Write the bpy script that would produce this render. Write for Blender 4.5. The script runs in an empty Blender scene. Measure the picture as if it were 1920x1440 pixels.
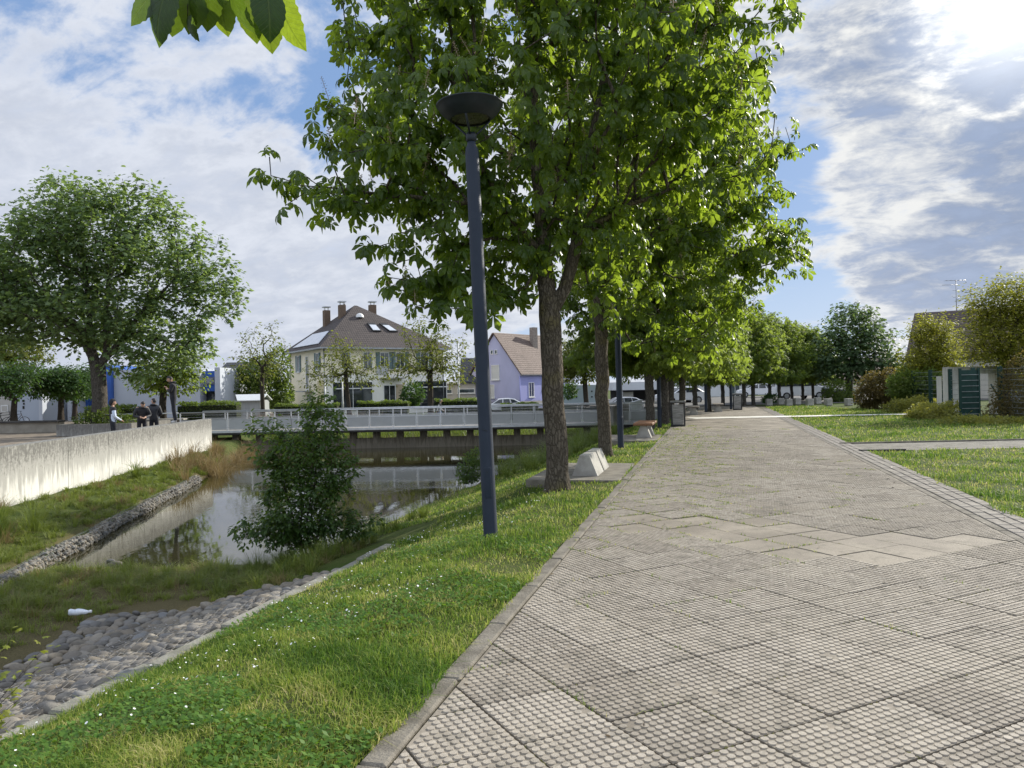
import bpy, bmesh, math, random
import numpy as np
from mathutils import Vector, Matrix

rng = np.random.default_rng(11)
random.seed(11)
scene = bpy.context.scene
COL = scene.collection
PI = math.pi
R = math.radians

# ------------------------------------------------------------------ camera maths
FPX = 1440.0
CAMH = 1.62
PITCH = R(0.25)
ROLL = R(1.2)
_f0 = np.array([0, math.cos(PITCH), math.sin(PITCH)])
_u0 = np.array([0, -math.sin(PITCH), math.cos(PITCH)])
_r0 = np.array([1.0, 0, 0])
C_R = math.cos(ROLL) * _r0 - math.sin(ROLL) * _u0
C_U = math.sin(ROLL) * _r0 + math.cos(ROLL) * _u0
C_F = _f0
C_O = np.array([0, 0, CAMH])


def ray(px, py):
    return C_F + (px - 960) / FPX * C_R - (py - 720) / FPX * C_U


def at(px, py, Y):
    """world point seen in direction (px,py) of the 1920x1440 frame at distance Y"""
    d = ray(px, py)
    return C_O + d * (Y / d[1])


def gnd(px, py, z=0.0):
    d = ray(px, py)
    return C_O + d * ((z - CAMH) / d[2])


def proj(P):
    P = np.asarray(P, float) - C_O
    w = P @ C_F
    w = np.where(np.abs(w) < 1e-6, 1e-6, w)
    return 960 + FPX * (P @ C_R) / w, 720 - FPX * (P @ C_U) / w, w


# ------------------------------------------------------------------ object helpers
def tag(o, label=None, cat=None, group=None, kind=None):
    if label: o['label'] = label
    if cat: o['category'] = cat
    if group: o['group'] = group
    if kind: o['kind'] = kind
    return o


def thing(name, loc, label, cat, group=None, rz=0.0):
    o = bpy.data.objects.new(name, None)
    o.empty_display_size = 0.2
    COL.objects.link(o)
    o.location = [float(c) for c in loc]
    o.rotation_euler = (0, 0, rz)
    return tag(o, label, cat, group)


def root_loc(o):
    v = np.zeros(3)
    while o is not None:
        v += np.array(o.location)
        o = o.parent
    return v


def link(name, me, parent=None, label=None, cat=None, group=None, kind=None):
    o = bpy.data.objects.new(name, me)
    COL.objects.link(o)
    if parent is not None: o.parent = parent
    return tag(o, label, cat, group, kind)


def copy_tree(o, parent=None):
    c = o.copy()
    COL.objects.link(c)
    c.parent = parent
    for ch in list(o.children):
        copy_tree(ch, c)
    return c


def mesh_np(name, V, Fs, mats, tint=None, midx=None, smooth=False):
    V = np.ascontiguousarray(V, dtype=np.float32)
    if not isinstance(Fs, (list, tuple)): Fs = [Fs]
    Fs = [np.asarray(f, dtype=np.int32) for f in Fs if len(f)]
    me = bpy.data.meshes.new(name)
    me.vertices.add(len(V))
    me.vertices.foreach_set('co', V.ravel())
    nl = sum(f.size for f in Fs)
    npol = sum(len(f) for f in Fs)
    me.loops.add(nl)
    me.loops.foreach_set('vertex_index', np.concatenate([f.ravel() for f in Fs]))
    me.polygons.add(npol)
    starts, o = [], 0
    for f in Fs:
        starts.append(o + np.arange(len(f)) * f.shape[1])
        o += f.size
    me.polygons.foreach_set('loop_start', np.concatenate(starts).astype(np.int32))
    if not isinstance(mats, (list, tuple)): mats = [mats]
    for m in mats: me.materials.append(m)
    if midx is not None:
        me.polygons.foreach_set('material_index', np.asarray(midx, dtype=np.int32))
    me.polygons.foreach_set('use_smooth', np.full(npol, bool(smooth)))
    me.update(calc_edges=True)
    if tint is not None:
        a = me.attributes.new('tint', 'FLOAT', 'POINT')
        a.data.foreach_set('value', np.ascontiguousarray(tint, dtype=np.float32))
    return me


class MB:
    """collects simple solids in one coordinate frame and links them as ONE mesh"""
    def __init__(s):
        s.v = []; s.f = []; s.m = []; s.sm = []; s.mats = []

    def mi(s, mat):
        if mat not in s.mats: s.mats.append(mat)
        return s.mats.index(mat)

    def raw(s, verts, faces, mat, smooth=False):
        o = len(s.v)
        s.v += [tuple(float(c) for c in p) for p in verts]
        k = s.mi(mat)
        for f in faces:
            s.f.append([o + i for i in f]); s.m.append(k); s.sm.append(smooth)
        return s

    def box(s, c, size, mat, rz=0.0, bev=0.0, R3=None):
        x, y, z = [d / 2 for d in size]
        if bev <= 0:
            P = [(a * x, b * y, e * z) for e in (-1, 1) for b in (-1, 1) for a in (-1, 1)]
            F = [(0, 2, 3, 1), (4, 5, 7, 6), (0, 1, 5, 4), (2, 6, 7, 3), (0, 4, 6, 2), (1, 3, 7, 5)]
        else:
            b = min(bev, x * .95, y * .95, z * .95)
            P = []; idx = {}
            for ez in (-1, 1):
                for ey in (-1, 1):
                    for ex in (-1, 1):
                        for ax in range(3):
                            q = [ex * (x - b), ey * (y - b), ez * (z - b)]
                            q[ax] = (ex * x, ey * y, ez * z)[ax]
                            idx[(ex, ey, ez, ax)] = len(P); P.append(tuple(q))
            F = []
            g = lambda ex, ey, ez, ax: idx[(ex, ey, ez, ax)]
            for e in (-1, 1):
                q = [g(e, -1, -1, 0), g(e, 1, -1, 0), g(e, 1, 1, 0), g(e, -1, 1, 0)]; F.append(q if e > 0 else q[::-1])
                q = [g(-1, e, -1, 1), g(-1, e, 1, 1), g(1, e, 1, 1), g(1, e, -1, 1)]; F.append(q if e > 0 else q[::-1])
                q = [g(-1, -1, e, 2), g(1, -1, e, 2), g(1, 1, e, 2), g(-1, 1, e, 2)]; F.append(q if e > 0 else q[::-1])
            for a in (-1, 1):
                for c2 in (-1, 1):
                    q = [g(-1, a, c2, 1), g(1, a, c2, 1), g(1, a, c2, 2), g(-1, a, c2, 2)]; F.append(q if a * c2 < 0 else q[::-1])
                    q = [g(a, -1, c2, 0), g(a, 1, c2, 0), g(a, 1, c2, 2), g(a, -1, c2, 2)]; F.append(q if a * c2 > 0 else q[::-1])
                    q = [g(a, c2, -1, 0), g(a, c2, 1, 0), g(a, c2, 1, 1), g(a, c2, -1, 1)]; F.append(q if a * c2 < 0 else q[::-1])
            for ex in (-1, 1):
                for ey in (-1, 1):
                    for ez in (-1, 1):
                        q = [g(ex, ey, ez, 0), g(ex, ey, ez, 1), g(ex, ey, ez, 2)]
                        F.append(q if ex * ey * ez > 0 else q[::-1])
        if R3 is not None:
            P = [tuple(R3 @ Vector(p) + Vector(c)) for p in P]
        else:
            ca, sa = math.cos(rz), math.sin(rz)
            P = [(c[0] + p[0] * ca - p[1] * sa, c[1] + p[0] * sa + p[1] * ca, c[2] + p[2]) for p in P]
        return s.raw(P, F, mat)

    def tube(s, pts, rad, mat, n=8, caps=True, smooth=True):
        pts = [Vector(p) for p in pts]
        if not hasattr(rad, '__len__'): rad = [rad] * len(pts)
        P = []; F = []
        t0 = (pts[1] - pts[0]).normalized()
        ref = Vector((0, 0, 1)) if abs(t0.z) < .9 else Vector((1, 0, 0))
        u = t0.cross(ref).normalized()
        for i, p in enumerate(pts):
            t = (pts[min(i + 1, len(pts) - 1)] - pts[max(i - 1, 0)])
            t = t.normalized() if t.length > 1e-9 else t0
            u = (u - t * u.dot(t)); u = u.normalized() if u.length > 1e-6 else t.orthogonal().normalized()
            w = t.cross(u)
            for k in range(n):
                a = 2 * PI * k / n
                P.append(p + (u * math.cos(a) + w * math.sin(a)) * rad[i])
        for i in range(len(pts) - 1):
            for k in range(n):
                k2 = (k + 1) % n
                F.append((i * n + k, i * n + k2, (i + 1) * n + k2, (i + 1) * n + k))
        s.raw(P, F, mat, smooth)
        if caps:
            o = len(s.v) - len(P)
            k = s.mi(mat)
            s.f.append([o + i for i in range(n)][::-1]); s.m.append(k); s.sm.append(False)
            s.f.append([o + (len(pts) - 1) * n + i for i in range(n)]); s.m.append(k); s.sm.append(False)
        return s

    def lathe(s, prof, mat, n=24, c=(0, 0, 0), smooth=True, caps=True):
        P = []; F = []
        for r, z in prof:
            for k in range(n):
                a = 2 * PI * k / n
                P.append((c[0] + r * math.cos(a), c[1] + r * math.sin(a), c[2] + z))
        for i in range(len(prof) - 1):
            for k in range(n):
                k2 = (k + 1) % n
                F.append((i * n + k, i * n + k2, (i + 1) * n + k2, (i + 1) * n + k))
        s.raw(P, F, mat, smooth)
        if caps:
            o = len(s.v) - len(P); kk = s.mi(mat)
            if prof[0][0] > 1e-4: s.f.append([o + i for i in range(n)][::-1]); s.m.append(kk); s.sm.append(False)
            if prof[-1][0] > 1e-4: s.f.append([o + (len(prof) - 1) * n + i for i in range(n)]); s.m.append(kk); s.sm.append(False)
        return s

    def prism(s, poly, d, mat):
        """poly: list of 3d points (planar), d: extrusion vector"""
        n = len(poly); d = Vector(d)
        A = [Vector(p) for p in poly]; B = [p + d for p in A]
        F = [tuple(range(n))[::-1], tuple(range(n, 2 * n))] + [(i, (i + 1) % n, n + (i + 1) % n, n + i) for i in range(n)]
        return s.raw(A + B, F, mat)

    def build(s, name, parent=None, local=True, **kw):
        off = np.zeros(3) if (local or parent is None) else root_loc(parent)
        me = bpy.data.meshes.new(name)
        me.from_pydata([tuple(np.array(p) - off) for p in s.v], [], s.f)
        for m in s.mats: me.materials.append(m)
        me.polygons.foreach_set('material_index', s.m)
        me.polygons.foreach_set('use_smooth', s.sm)
        bm = bmesh.new(); bm.from_mesh(me)
        bmesh.ops.recalc_face_normals(bm, faces=bm.faces)
        bm.to_mesh(me); bm.free()
        me.update()
        return link(name, me, parent, **kw)


# ------------------------------------------------------------------ node helpers
class NT:
    def __init__(s, tree):
        s.t = tree; tree.nodes.clear()

    def add(s, typ, props=None, **ins):
        n = s.t.nodes.new(typ)
        for k, v in (props or {}).items(): setattr(n, k, v)
        for k, v in ins.items():
            k = k.replace('_', ' ')
            sock = None
            for q in n.inputs:
                if q.name == k and q.enabled: sock = q; break
            if sock is None and k.isdigit(): sock = n.inputs[int(k)]
            if sock is None: sock = n.inputs[k]
            s.put(sock, v)
        return n

    def put(s, sock, v):
        if isinstance(v, bpy.types.NodeSocket): s.t.links.new(v, sock)
        elif isinstance(v, bpy.types.Node): s.t.links.new(v.outputs[0], sock)
        else:
            if hasattr(v, '__len__') and sock.type == 'RGBA' and len(v) == 3: v = (*v, 1)
            sock.default_value = v

    def math(s, op, a, b=0.0, clamp=False):
        n = s.t.nodes.new('ShaderNodeMath'); n.operation = op; n.use_clamp = clamp
        s.put(n.inputs[0], a); s.put(n.inputs[1], b)
        return n.outputs[0]

    def vmath(s, op, a, b=None, scale=None, out=0):
        n = s.t.nodes.new('ShaderNodeVectorMath'); n.operation = op
        s.put(n.inputs[0], a)
        if b is not None: s.put(n.inputs[1], b)
        if scale is not None: s.put(n.inputs['Scale'], scale)
        return n.outputs[out]

    def mix(s, fac, a, b, mode='MIX'):
        n = s.t.nodes.new('ShaderNodeMix'); n.data_type = 'RGBA'; n.blend_type = mode
        n.clamp_factor = True
        s.put(n.inputs[0], fac); s.put(n.inputs[6], a); s.put(n.inputs[7], b)
        return n.outputs[2]

    def ramp(s, fac, stops):
        n = s.t.nodes.new('ShaderNodeValToRGB')
        e = n.color_ramp.elements
        while len(e) < len(stops): e.new(0.5)
        for i, (p, c) in enumerate(stops):
            e[i].position = p
            e[i].color = (c, c, c, 1) if not hasattr(c, '__len__') else (*c, 1)
        s.put(n.inputs[0], fac)
        return n.outputs[0]

    def sstep(s, x, a, b):
        n = s.t.nodes.new('ShaderNodeMapRange'); n.interpolation_type = 'SMOOTHSTEP'
        s.put(n.inputs[0], x); s.put(n.inputs[1], a); s.put(n.inputs[2], b)
        return n.outputs[0]

    def noise(s, vec, scale, detail=4, rough=.55, dist=0.0, out=0):
        n = s.add('ShaderNodeTexNoise', Scale=scale, Detail=detail, Roughness=rough, Distortion=dist)
        if vec is not None: s.put(n.inputs['Vector'], vec)
        return n.outputs[out]


def new_mat(name):
    m = bpy.data.materials.new(name); m.use_nodes = True
    n = NT(m.node_tree)
    out = n.add('ShaderNodeOutputMaterial')
    return m, n, out


def pmat(name, c1, c2=None, scale=4.0, rough=.8, metal=0.0, bump=0.0, bscale=30.0, spec=.4,
         stretch=None, lo=.35, hi=.65, detail=5, speck=0.0, speck_scale=150.0, rvar=0.0):
    """plain surface: two tones mixed by noise, fine speckle and bump"""
    m, n, out = new_mat(name)
    tc = n.add('ShaderNodeTexCoord')
    v = tc.outputs['Object']
    if stretch is not None: v = n.vmath('MULTIPLY', v, stretch)
    nz = n.noise(v, scale, detail)
    col = n.mix(n.sstep(nz, lo, hi), c1, c2 if c2 is not None else c1)
    if speck > 0:
        sp = n.noise(tc.outputs['Object'], speck_scale, 2)
        g = n.math('ADD', n.math('MULTIPLY', n.math('SUBTRACT', sp, .5), 2 * speck), 1.0)
        col = n.vmath('SCALE', col, scale=g)
    b = n.add('ShaderNodeBsdfPrincipled', Base_Color=col, Roughness=rough, Metallic=metal)
    b.inputs['Specular IOR Level'].default_value = spec
    if rvar > 0:
        n.put(b.inputs['Roughness'], n.math('ADD', n.math('MULTIPLY', n.math('SUBTRACT', nz, .5), rvar * 2), rough, True))
    if bump > 0:
        bn = n.add('ShaderNodeBump', Strength=bump, Distance=.02, Height=n.noise(tc.outputs['Object'], bscale, 5))
        n.put(b.inputs['Normal'], bn.outputs[0])
    n.put(out.inputs[0], b.outputs[0])
    return m


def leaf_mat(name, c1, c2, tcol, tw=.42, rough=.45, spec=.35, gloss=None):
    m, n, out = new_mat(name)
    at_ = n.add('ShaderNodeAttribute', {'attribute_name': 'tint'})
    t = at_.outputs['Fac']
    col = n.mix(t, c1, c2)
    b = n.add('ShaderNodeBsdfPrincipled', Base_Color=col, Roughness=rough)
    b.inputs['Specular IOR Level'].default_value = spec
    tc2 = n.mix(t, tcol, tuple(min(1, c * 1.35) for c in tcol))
    tr = n.add('ShaderNodeBsdfTranslucent', Color=tc2)
    mx = n.add('ShaderNodeMixShader', Fac=tw)
    n.put(mx.inputs[1], b.outputs[0]); n.put(mx.inputs[2], tr.outputs[0])
    n.put(out.inputs[0], mx.outputs[0])
    return m


def turf_mat(name, stops, tw=.4):
    m, n, out = new_mat(name)
    t = n.add('ShaderNodeAttribute', {'attribute_name': 'tint'}).outputs['Fac']
    col = n.ramp(t, stops)
    b = n.add('ShaderNodeBsdfPrincipled', Base_Color=col, Roughness=.55)
    b.inputs['Specular IOR Level'].default_value = .3
    tr = n.add('ShaderNodeBsdfTranslucent', Color=n.vmath('SCALE', col, scale=1.25))
    mx = n.add('ShaderNodeMixShader', Fac=tw)
    n.put(mx.inputs[1], b.outputs[0]); n.put(mx.inputs[2], tr.outputs[0]); n.put(out.inputs[0], mx.outputs[0])
    return m


def glass_mat(name, col=(.03, .04, .045), rough=.05):
    m, n, out = new_mat(name)
    tc = n.add('ShaderNodeTexCoord')
    c = n.mix(n.sstep(n.noise(tc.outputs['Object'], 1.3, 3), .4, .65), col, tuple(x * 2.2 + .01 for x in col))
    b = n.add('ShaderNodeBsdfPrincipled', Base_Color=c, Roughness=rough)
    b.inputs['Specular IOR Level'].default_value = .6
    n.put(out.inputs[0], b.outputs[0])
    return m


# ------------------------------------------------------------------ camera, sun, sky
cam = bpy.data.cameras.new('camera')
cam.sensor_fit = 'HORIZONTAL'; cam.sensor_width = 36; cam.lens = FPX / 1920 * 36
cam.clip_start = .05; cam.clip_end = 3000
co = bpy.data.objects.new('camera', cam); COL.objects.link(co)
Rm = Matrix((tuple(C_R), tuple(C_U), tuple(-C_F))).transposed()
co.matrix_world = Matrix.Translation(Vector(C_O)) @ Rm.to_4x4()
scene.camera = co

SUN_AZ = R(50.0)     # from +Y towards +X
SUN_EL = R(27.0)
sdir = Vector((math.sin(SUN_AZ) * math.cos(SUN_EL), math.cos(SUN_AZ) * math.cos(SUN_EL), math.sin(SUN_EL)))
sl = bpy.data.lights.new('sun', 'SUN'); sl.energy = 5.0; sl.angle = R(.6); sl.color = (1.0, .945, .84)
so = bpy.data.objects.new('sun', sl); COL.objects.link(so)
so.rotation_euler = (-sdir).to_track_quat('-Z', 'Y').to_euler()

scene.view_settings.view_transform = 'Standard'
scene.view_settings.look = 'None'
scene.view_settings.exposure = 0.36
scene.view_settings.gamma = 1.0
scene.view_settings.use_curve_mapping = False
scene.cycles.max_bounces = 8
scene.cycles.diffuse_bounces = 3
scene.cycles.glossy_bounces = 3
scene.cycles.transmission_bounces = 4
scene.cycles.transparent_max_bounces = 8
scene.cycles.use_adaptive_sampling = True
scene.cycles.use_denoising = True


def build_sky():
    w = bpy.data.worlds.new('World'); scene.world = w; w.use_nodes = True
    n = NT(w.node_tree)
    out = n.add('ShaderNodeOutputWorld')
    sky = n.add('ShaderNodeTexSky', {'sky_type': 'NISHITA', 'sun_disc': False, 'sun_elevation': SUN_EL,
                                     'sun_rotation': SUN_AZ, 'air_density': 1.0, 'dust_density': 1.0, 'ozone_density': 1.5})
    tc = n.add('ShaderNodeTexCoord')
    d = n.vmath('NORMALIZE', tc.outputs['Generated'])
    sep = n.add('ShaderNodeSeparateXYZ', Vector=d)
    den = n.math('ADD', n.math('MAXIMUM', sep.outputs[2], 0.0), .34)
    p = n.add('ShaderNodeCombineXYZ', X=n.math('DIVIDE', sep.outputs[0], den), Y=n.math('DIVIDE', sep.outputs[1], den), Z=3.7)
    p = p.outputs[0]
    # rotate a little so that the bands run obliquely
    pr = n.add('ShaderNodeVectorRotate', {'rotation_type': 'Z_AXIS'}, Vector=p, Angle=R(24)).outputs[0]
    ps = n.vmath('MULTIPLY', pr, (1.0, 1.35, 1.0))
    n_big = n.noise(ps, 2.1, 3, .5, .3)
    n_mid = n.noise(ps, 5.2, 10, .60, .25)
    n_fin = n.noise(ps, 15, 8, .64, .3)
    n_sh = n.noise(n.vmath('ADD', ps, (7.3, 2.1, 5.0)), 7.6, 10, .62, .4)

    def blob(px, py, k, amp):
        c = ray(px, py); c = c / np.linalg.norm(c)
        dist = n.vmath('DISTANCE', d, tuple(c), out=1)
        e = n.math('MULTIPLY', n.math('MULTIPLY', dist, dist), -k)
        return n.math('MULTIPLY', n.math('EXPONENT', e), amp)

    def total(lst):
        acc = lst[0]
        for b in lst[1:]: acc = n.math('ADD', acc, b)
        return acc
    cov = total([blob(120, 110, 60, -.08), blob(330, 200, 60, -.13), blob(560, 60, 90, -.10), blob(580, 230, 160, -.13), blob(40, 60, 120, -.07),
                 blob(1500, 250, 700, -.15), blob(1490, 350, 420, -.17), blob(1530, 430, 500, -.10), blob(1790, 362, 1400, -.17), blob(1690, 405, 1400, -.15),
                 blob(1560, 610, 420, -.13), blob(1490, 540, 400, -.12), blob(1680, 600, 500, -.10),
                 blob(150, 430, 14, .16), blob(420, 560, 16, .18), blob(1690, 190, 40, .13), blob(1740, 490, 110, .17), blob(1880, 450, 90, .14),
                 blob(900, 300, 20, .05)])
    nz = n.math('SUBTRACT', total([n.math('MULTIPLY', n_mid, .62), n.math('MULTIPLY', n_big, .28), n.math('MULTIPLY', n_fin, .10)]), .50)
    cloud_in = n.math('ADD', n.math('ADD', nz, cov), .045)
    mask = n.sstep(cloud_in, -.05, .085)
    edge = n.sstep(cloud_in, .16, .03)
    dark = total([blob(1740, 495, 150, .46), blob(1900, 440, 160, .24), blob(1600, 120, 160, .28), blob(1540, 30, 200, .16), blob(1890, 250, 200, .28), blob(1780, 120, 600, .2),
                  blob(150, 520, 9, .16), blob(480, 620, 14, .10), blob(1850, 600, 260, -.22), blob(1640, 330, 160, -.22), blob(1690, 420, 500, -.15), blob(250, 230, 30, -.10)])
    sunpt = ray(1890, 10); sunpt = sunpt / np.linalg.norm(sunpt)
    dsun = n.math('MAXIMUM', n.vmath('DOT_PRODUCT', d, tuple(sunpt), out=1), 0.0)
    glow = n.math('POWER', dsun, 420.0)
    glow2 = n.math('POWER', dsun, 8.0)
    tone = total([n.math('MULTIPLY', n.math('SUBTRACT', n_fin, .5), .95), n.math('MULTIPLY', n.math('SUBTRACT', n_sh, .5), 2.7), n.math('MULTIPLY', n.math('SUBTRACT', n_mid, .5), 1.2), n.math('MULTIPLY', glow2, .24), dark, n.math('MULTIPLY', edge, -.42)])
    shade = n.sstep(tone, -.42, .78)
    white = n.mix(glow2, (.575, .61, .685), (.72, .72, .70))
    grey = n.mix(glow2, (.42, .46, .545), (.225, .285, .41))
    grey = n.vmath('SCALE', grey, scale=n.math('ADD', .62, n.math('MULTIPLY', n_sh, .8)))
    ccol = n.mix(shade, white, grey)
    hot = n.vmath('SCALE', (1.5, 1.45, 1.3), scale=n.math('MULTIPLY', glow, n.math('SUBTRACT', 1.25, n.math('MULTIPLY', shade, .8))))
    ccol = n.vmath('ADD', ccol, hot)
    # unseen clouds behind the camera and overhead are brightened to fill the shadows
    back_fill = n.sstep(n.math('ADD', n.math('MULTIPLY', sep.outputs[1], -1.0), n.math('MULTIPLY', sep.outputs[2], .8)), .05, .7)
    ccol = n.vmath('SCALE', ccol, scale=n.math('ADD', 1.0, n.math('MULTIPLY', back_fill, .85)))
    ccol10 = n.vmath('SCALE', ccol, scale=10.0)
    # clear part: the physical sky, a little paler towards the horizon
    blue = n.vmath('SCALE', sky.outputs[0], scale=.62)
    blue = n.mix(.65, blue, (2.4, 3.9, 6.9))
    hz = n.sstep(sep.outputs[2], .22, .0)
    blue = n.mix(n.math('MULTIPLY', hz, .6), blue, (5.2, 6.3, 7.8))
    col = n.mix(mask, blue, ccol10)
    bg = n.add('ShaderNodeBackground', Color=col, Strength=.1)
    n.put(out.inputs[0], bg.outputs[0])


build_sky()
# ------------------------------------------------------------------ layout of the ground
PA = R(14.5); PS, PC = math.sin(PA), math.cos(PA)
K0 = np.array([-.70, 3.30])
PW = 4.92            # paving + brick strip
WATER = -1.35


def to_st(X, Y):
    x = X - K0[0]; y = Y - K0[1]
    return x * PS + y * PC, x * PC - y * PS


def from_st(s, t):
    return K0[0] + s * PS + t * PC, K0[1] + s * PC - t * PS


def wallX(Y): return -11.1 - .1135 * (Y - 16.7)
def gabX(Y): return -8.2 - .195 * (Y - 13.7)


PADS = [(11.4, -.83, 2.9, 1.62), (20.6, -.83, 2.6, 1.62)]


def zt(X, Y):
    X = np.asarray(X, float); Y = np.asarray(Y, float)
    s, t = to_st(X, Y)
    bank = np.interp(t, [-12, -8, -5.6, -3.1, -.9, 0], [-2.5, -1.95, -1.36, -.68, -.06, 0])
    e = gabX(Y) - X
    wd = np.maximum(gabX(Y) - wallX(Y), .8)
    led = np.interp(e, [-3, -.6, 0, .35], [-2.5, -1.75, -1.40, -1.12]) + .36 * np.clip((e - .35) / (wd - .35), 0, 1)
    flo = np.interp(Y, [0, 11.2, 13.2, 14.6, 20], [-1.2, -1.22, -1.33, -1.75, -2.5])
    flo = np.where(t > -5.4, np.minimum(flo, -1.2), flo)
    far = np.interp(Y, [42, 44, 46, 49, 100, 150], [-2.5, -1.5, -1.15, -.92, -.9, -.4])
    z = np.maximum(np.maximum(bank, led), np.maximum(flo, far))
    for s_, t_, L_, W_ in PADS:
        dd = np.hypot(np.maximum(np.abs(s - s_) - L_ / 2, 0), np.maximum(np.abs(t - t_) - W_ / 2, 0))
        z = np.maximum(z, -.085 - .45 * dd)
    z = np.where(t >= 0, 0.0, z)
    bump = .018 * np.sin(X * 2.1 + 1) * np.sin(Y * 1.7) + .012 * np.sin(X * 5.3) * np.sin(Y * 4.1 + 2)
    w = np.clip((-t) / 1.0, 0, 1)
    z = z + bump * w
    # lie well below the paving
    inp = (t > .02) & (t < PW - .02) & (s < 60)
    z = np.where(inp, -.06, z)
    return z


def axis(*segs):
    out = []
    for a, b, st_ in segs:
        k = max(1, int(round((b - a) / st_)))
        out.append(np.linspace(a, b, k, endpoint=False))
    out.append([segs[-1][1]])
    return np.concatenate(out)


gx = axis((-900, -100, 100), (-100, -20, 10), (-20, -14, 1.0), (-14, 12, .2), (12, 30, 1.5), (30, 100, 10), (100, 900, 100))
gy = axis((-200, -10, 30), (-10, 0, 2), (0, 20, .2), (20, 50, .4), (50, 100, 3), (100, 300, 25), (300, 1500, 150))
GX, GY = np.meshgrid(gx, gy)
GZ = zt(GX, GY)
nx, ny = len(gx), len(gy)
idx = (np.arange(ny - 1)[:, None] * nx + np.arange(nx - 1)[None, :]).ravel()
QF = np.stack([idx, idx + 1, idx + nx + 1, idx + nx], 1)


def ground_mat():
    m, n, out = new_mat('turf soil')
    tc = n.add('ShaderNodeTexCoord'); v = tc.outputs['Object']
    a = n.noise(v, .9, 6, .6); b = n.noise(v, 9, 5, .6); c = n.noise(v, 60, 3)
    green = n.mix(n.sstep(a, .35, .65), (.055, .085, .018), (.085, .105, .030))
    soil = n.mix(c, (.06, .045, .028), (.12, .095, .06))
    f = n.sstep(n.math('ADD', n.math('MULTIPLY', b, .7), n.math('MULTIPLY', a, .3)), .56, .66)
    col = n.mix(f, green, soil)
    sep = n.add('ShaderNodeSeparateXYZ', Vector=v)
    wet = n.sstep(sep.outputs[2], -1.0, -1.2)
    col = n.mix(n.math('MULTIPLY', wet, .85), col, n.mix(c, (.075, .06, .03), (.17, .135, .075)))
    col = n.mix(n.sstep(sep.outputs[2], -1.31, -1.36), col, (.03, .026, .014))
    g = n.math('ADD', n.math('MULTIPLY', n.math('SUBTRACT', c, .5), .9), 1.0)
    col = n.vmath('SCALE', col, scale=g)
    bs = n.add('ShaderNodeBsdfPrincipled', Base_Color=col, Roughness=.95)
    bs.inputs['Specular IOR Level'].default_value = .1
    bn = n.add('ShaderNodeBump', Strength=.8, Distance=.04, Height=n.noise(v, 30, 6, .7))
    n.put(bs.inputs['Normal'], bn.outputs[0])
    n.put(out.inputs[0], bs.outputs[0])
    return m


link('ground', mesh_np('ground', np.stack([GX.ravel(), GY.ravel(), GZ.ravel()], 1), QF, ground_mat(), smooth=True), kind='structure')


# ------------------------------------------------------------------ water
def water_mat():
    m, n, out = new_mat('pond water')
    tc = n.add('ShaderNodeTexCoord'); v = tc.outputs['Object']
    b = n.add('ShaderNodeBsdfPrincipled', Base_Color=n.mix(n.noise(v, .4, 4), (.022, .021, .008), (.040, .036, .013)), Roughness=.03, IOR=1.36)
    b.inputs['Specular IOR Level'].default_value = .62
    st = n.vmath('MULTIPLY', v, (1.0, .45, 1.0))
    h = n.math('ADD', n.noise(st, 5.5, 3, .5), n.math('MULTIPLY', n.noise(st, 1.3, 2), .8))
    patch = n.sstep(n.noise(v, .35, 3), .40, .68)
    bn = n.add('ShaderNodeBump', Strength=n.math('ADD', n.math('MULTIPLY', patch, .06), .014), Distance=.05, Height=h)
    n.put(b.inputs['Normal'], bn.outputs[0])
    n.put(out.inputs[0], b.outputs[0])
    return m


WV = [(-9.0, 10.5), (-2.0, 10.5), (-1.5, 18), (4.5, 40), (9, 52), (-18, 52), (-17, 32), (-14, 30)]
wb = MB(); wb.raw([(x, y, WATER) for x, y in WV], [tuple(range(len(WV)))], water_mat()); wb.build('pond_water', kind='structure')


# ------------------------------------------------------------------ paving
def slab_mat():
    m, n, out = new_mat('studded concrete paving')
    tc = n.add('ShaderNodeTexCoord'); v = tc.outputs['Object']
    at_ = n.add('ShaderNodeAttribute', {'attribute_name': 'tint'}); t = at_.outputs['Fac']
    base = n.ramp(t, [(0, (.175, .150, .117)), (.35, (.248, .216, .173)), (.7, (.358, .318, .260)), (1, (.44, .393, .322))])
    a = n.noise(v, 1.1, 5, .6); b = n.noise(v, 55, 4, .7); c = n.noise(v, 260, 2, .6); d = n.noise(v, 7, 5, .65)
    col = n.mix(n.math('MULTIPLY', n.sstep(a, .40, .62), .38), base, (.37, .325, .255))
    col = n.mix(n.math('MULTIPLY', n.sstep(d, .49, .70), .60), col, (.14, .125, .095))
    g = n.math('ADD', n.math('MULTIPLY', n.math('SUBTRACT', b, .5), .75), n.math('ADD', n.math('MULTIPLY', n.math('SUBTRACT', c, .5), .9), 1.0))
    col = n.vmath('SCALE', col, scale=g)
    bs = n.add('ShaderNodeBsdfPrincipled', Base_Color=col, Roughness=.82)
    bs.inputs['Specular IOR Level'].default_value = .35
    bn = n.add('ShaderNodeBump', Strength=.45, Distance=.006, Height=n.math('ADD', b, c))
    n.put(bs.inputs['Normal'], bn.outputs[0])
    n.put(out.inputs[0], bs.outputs[0])
    return m


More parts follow.
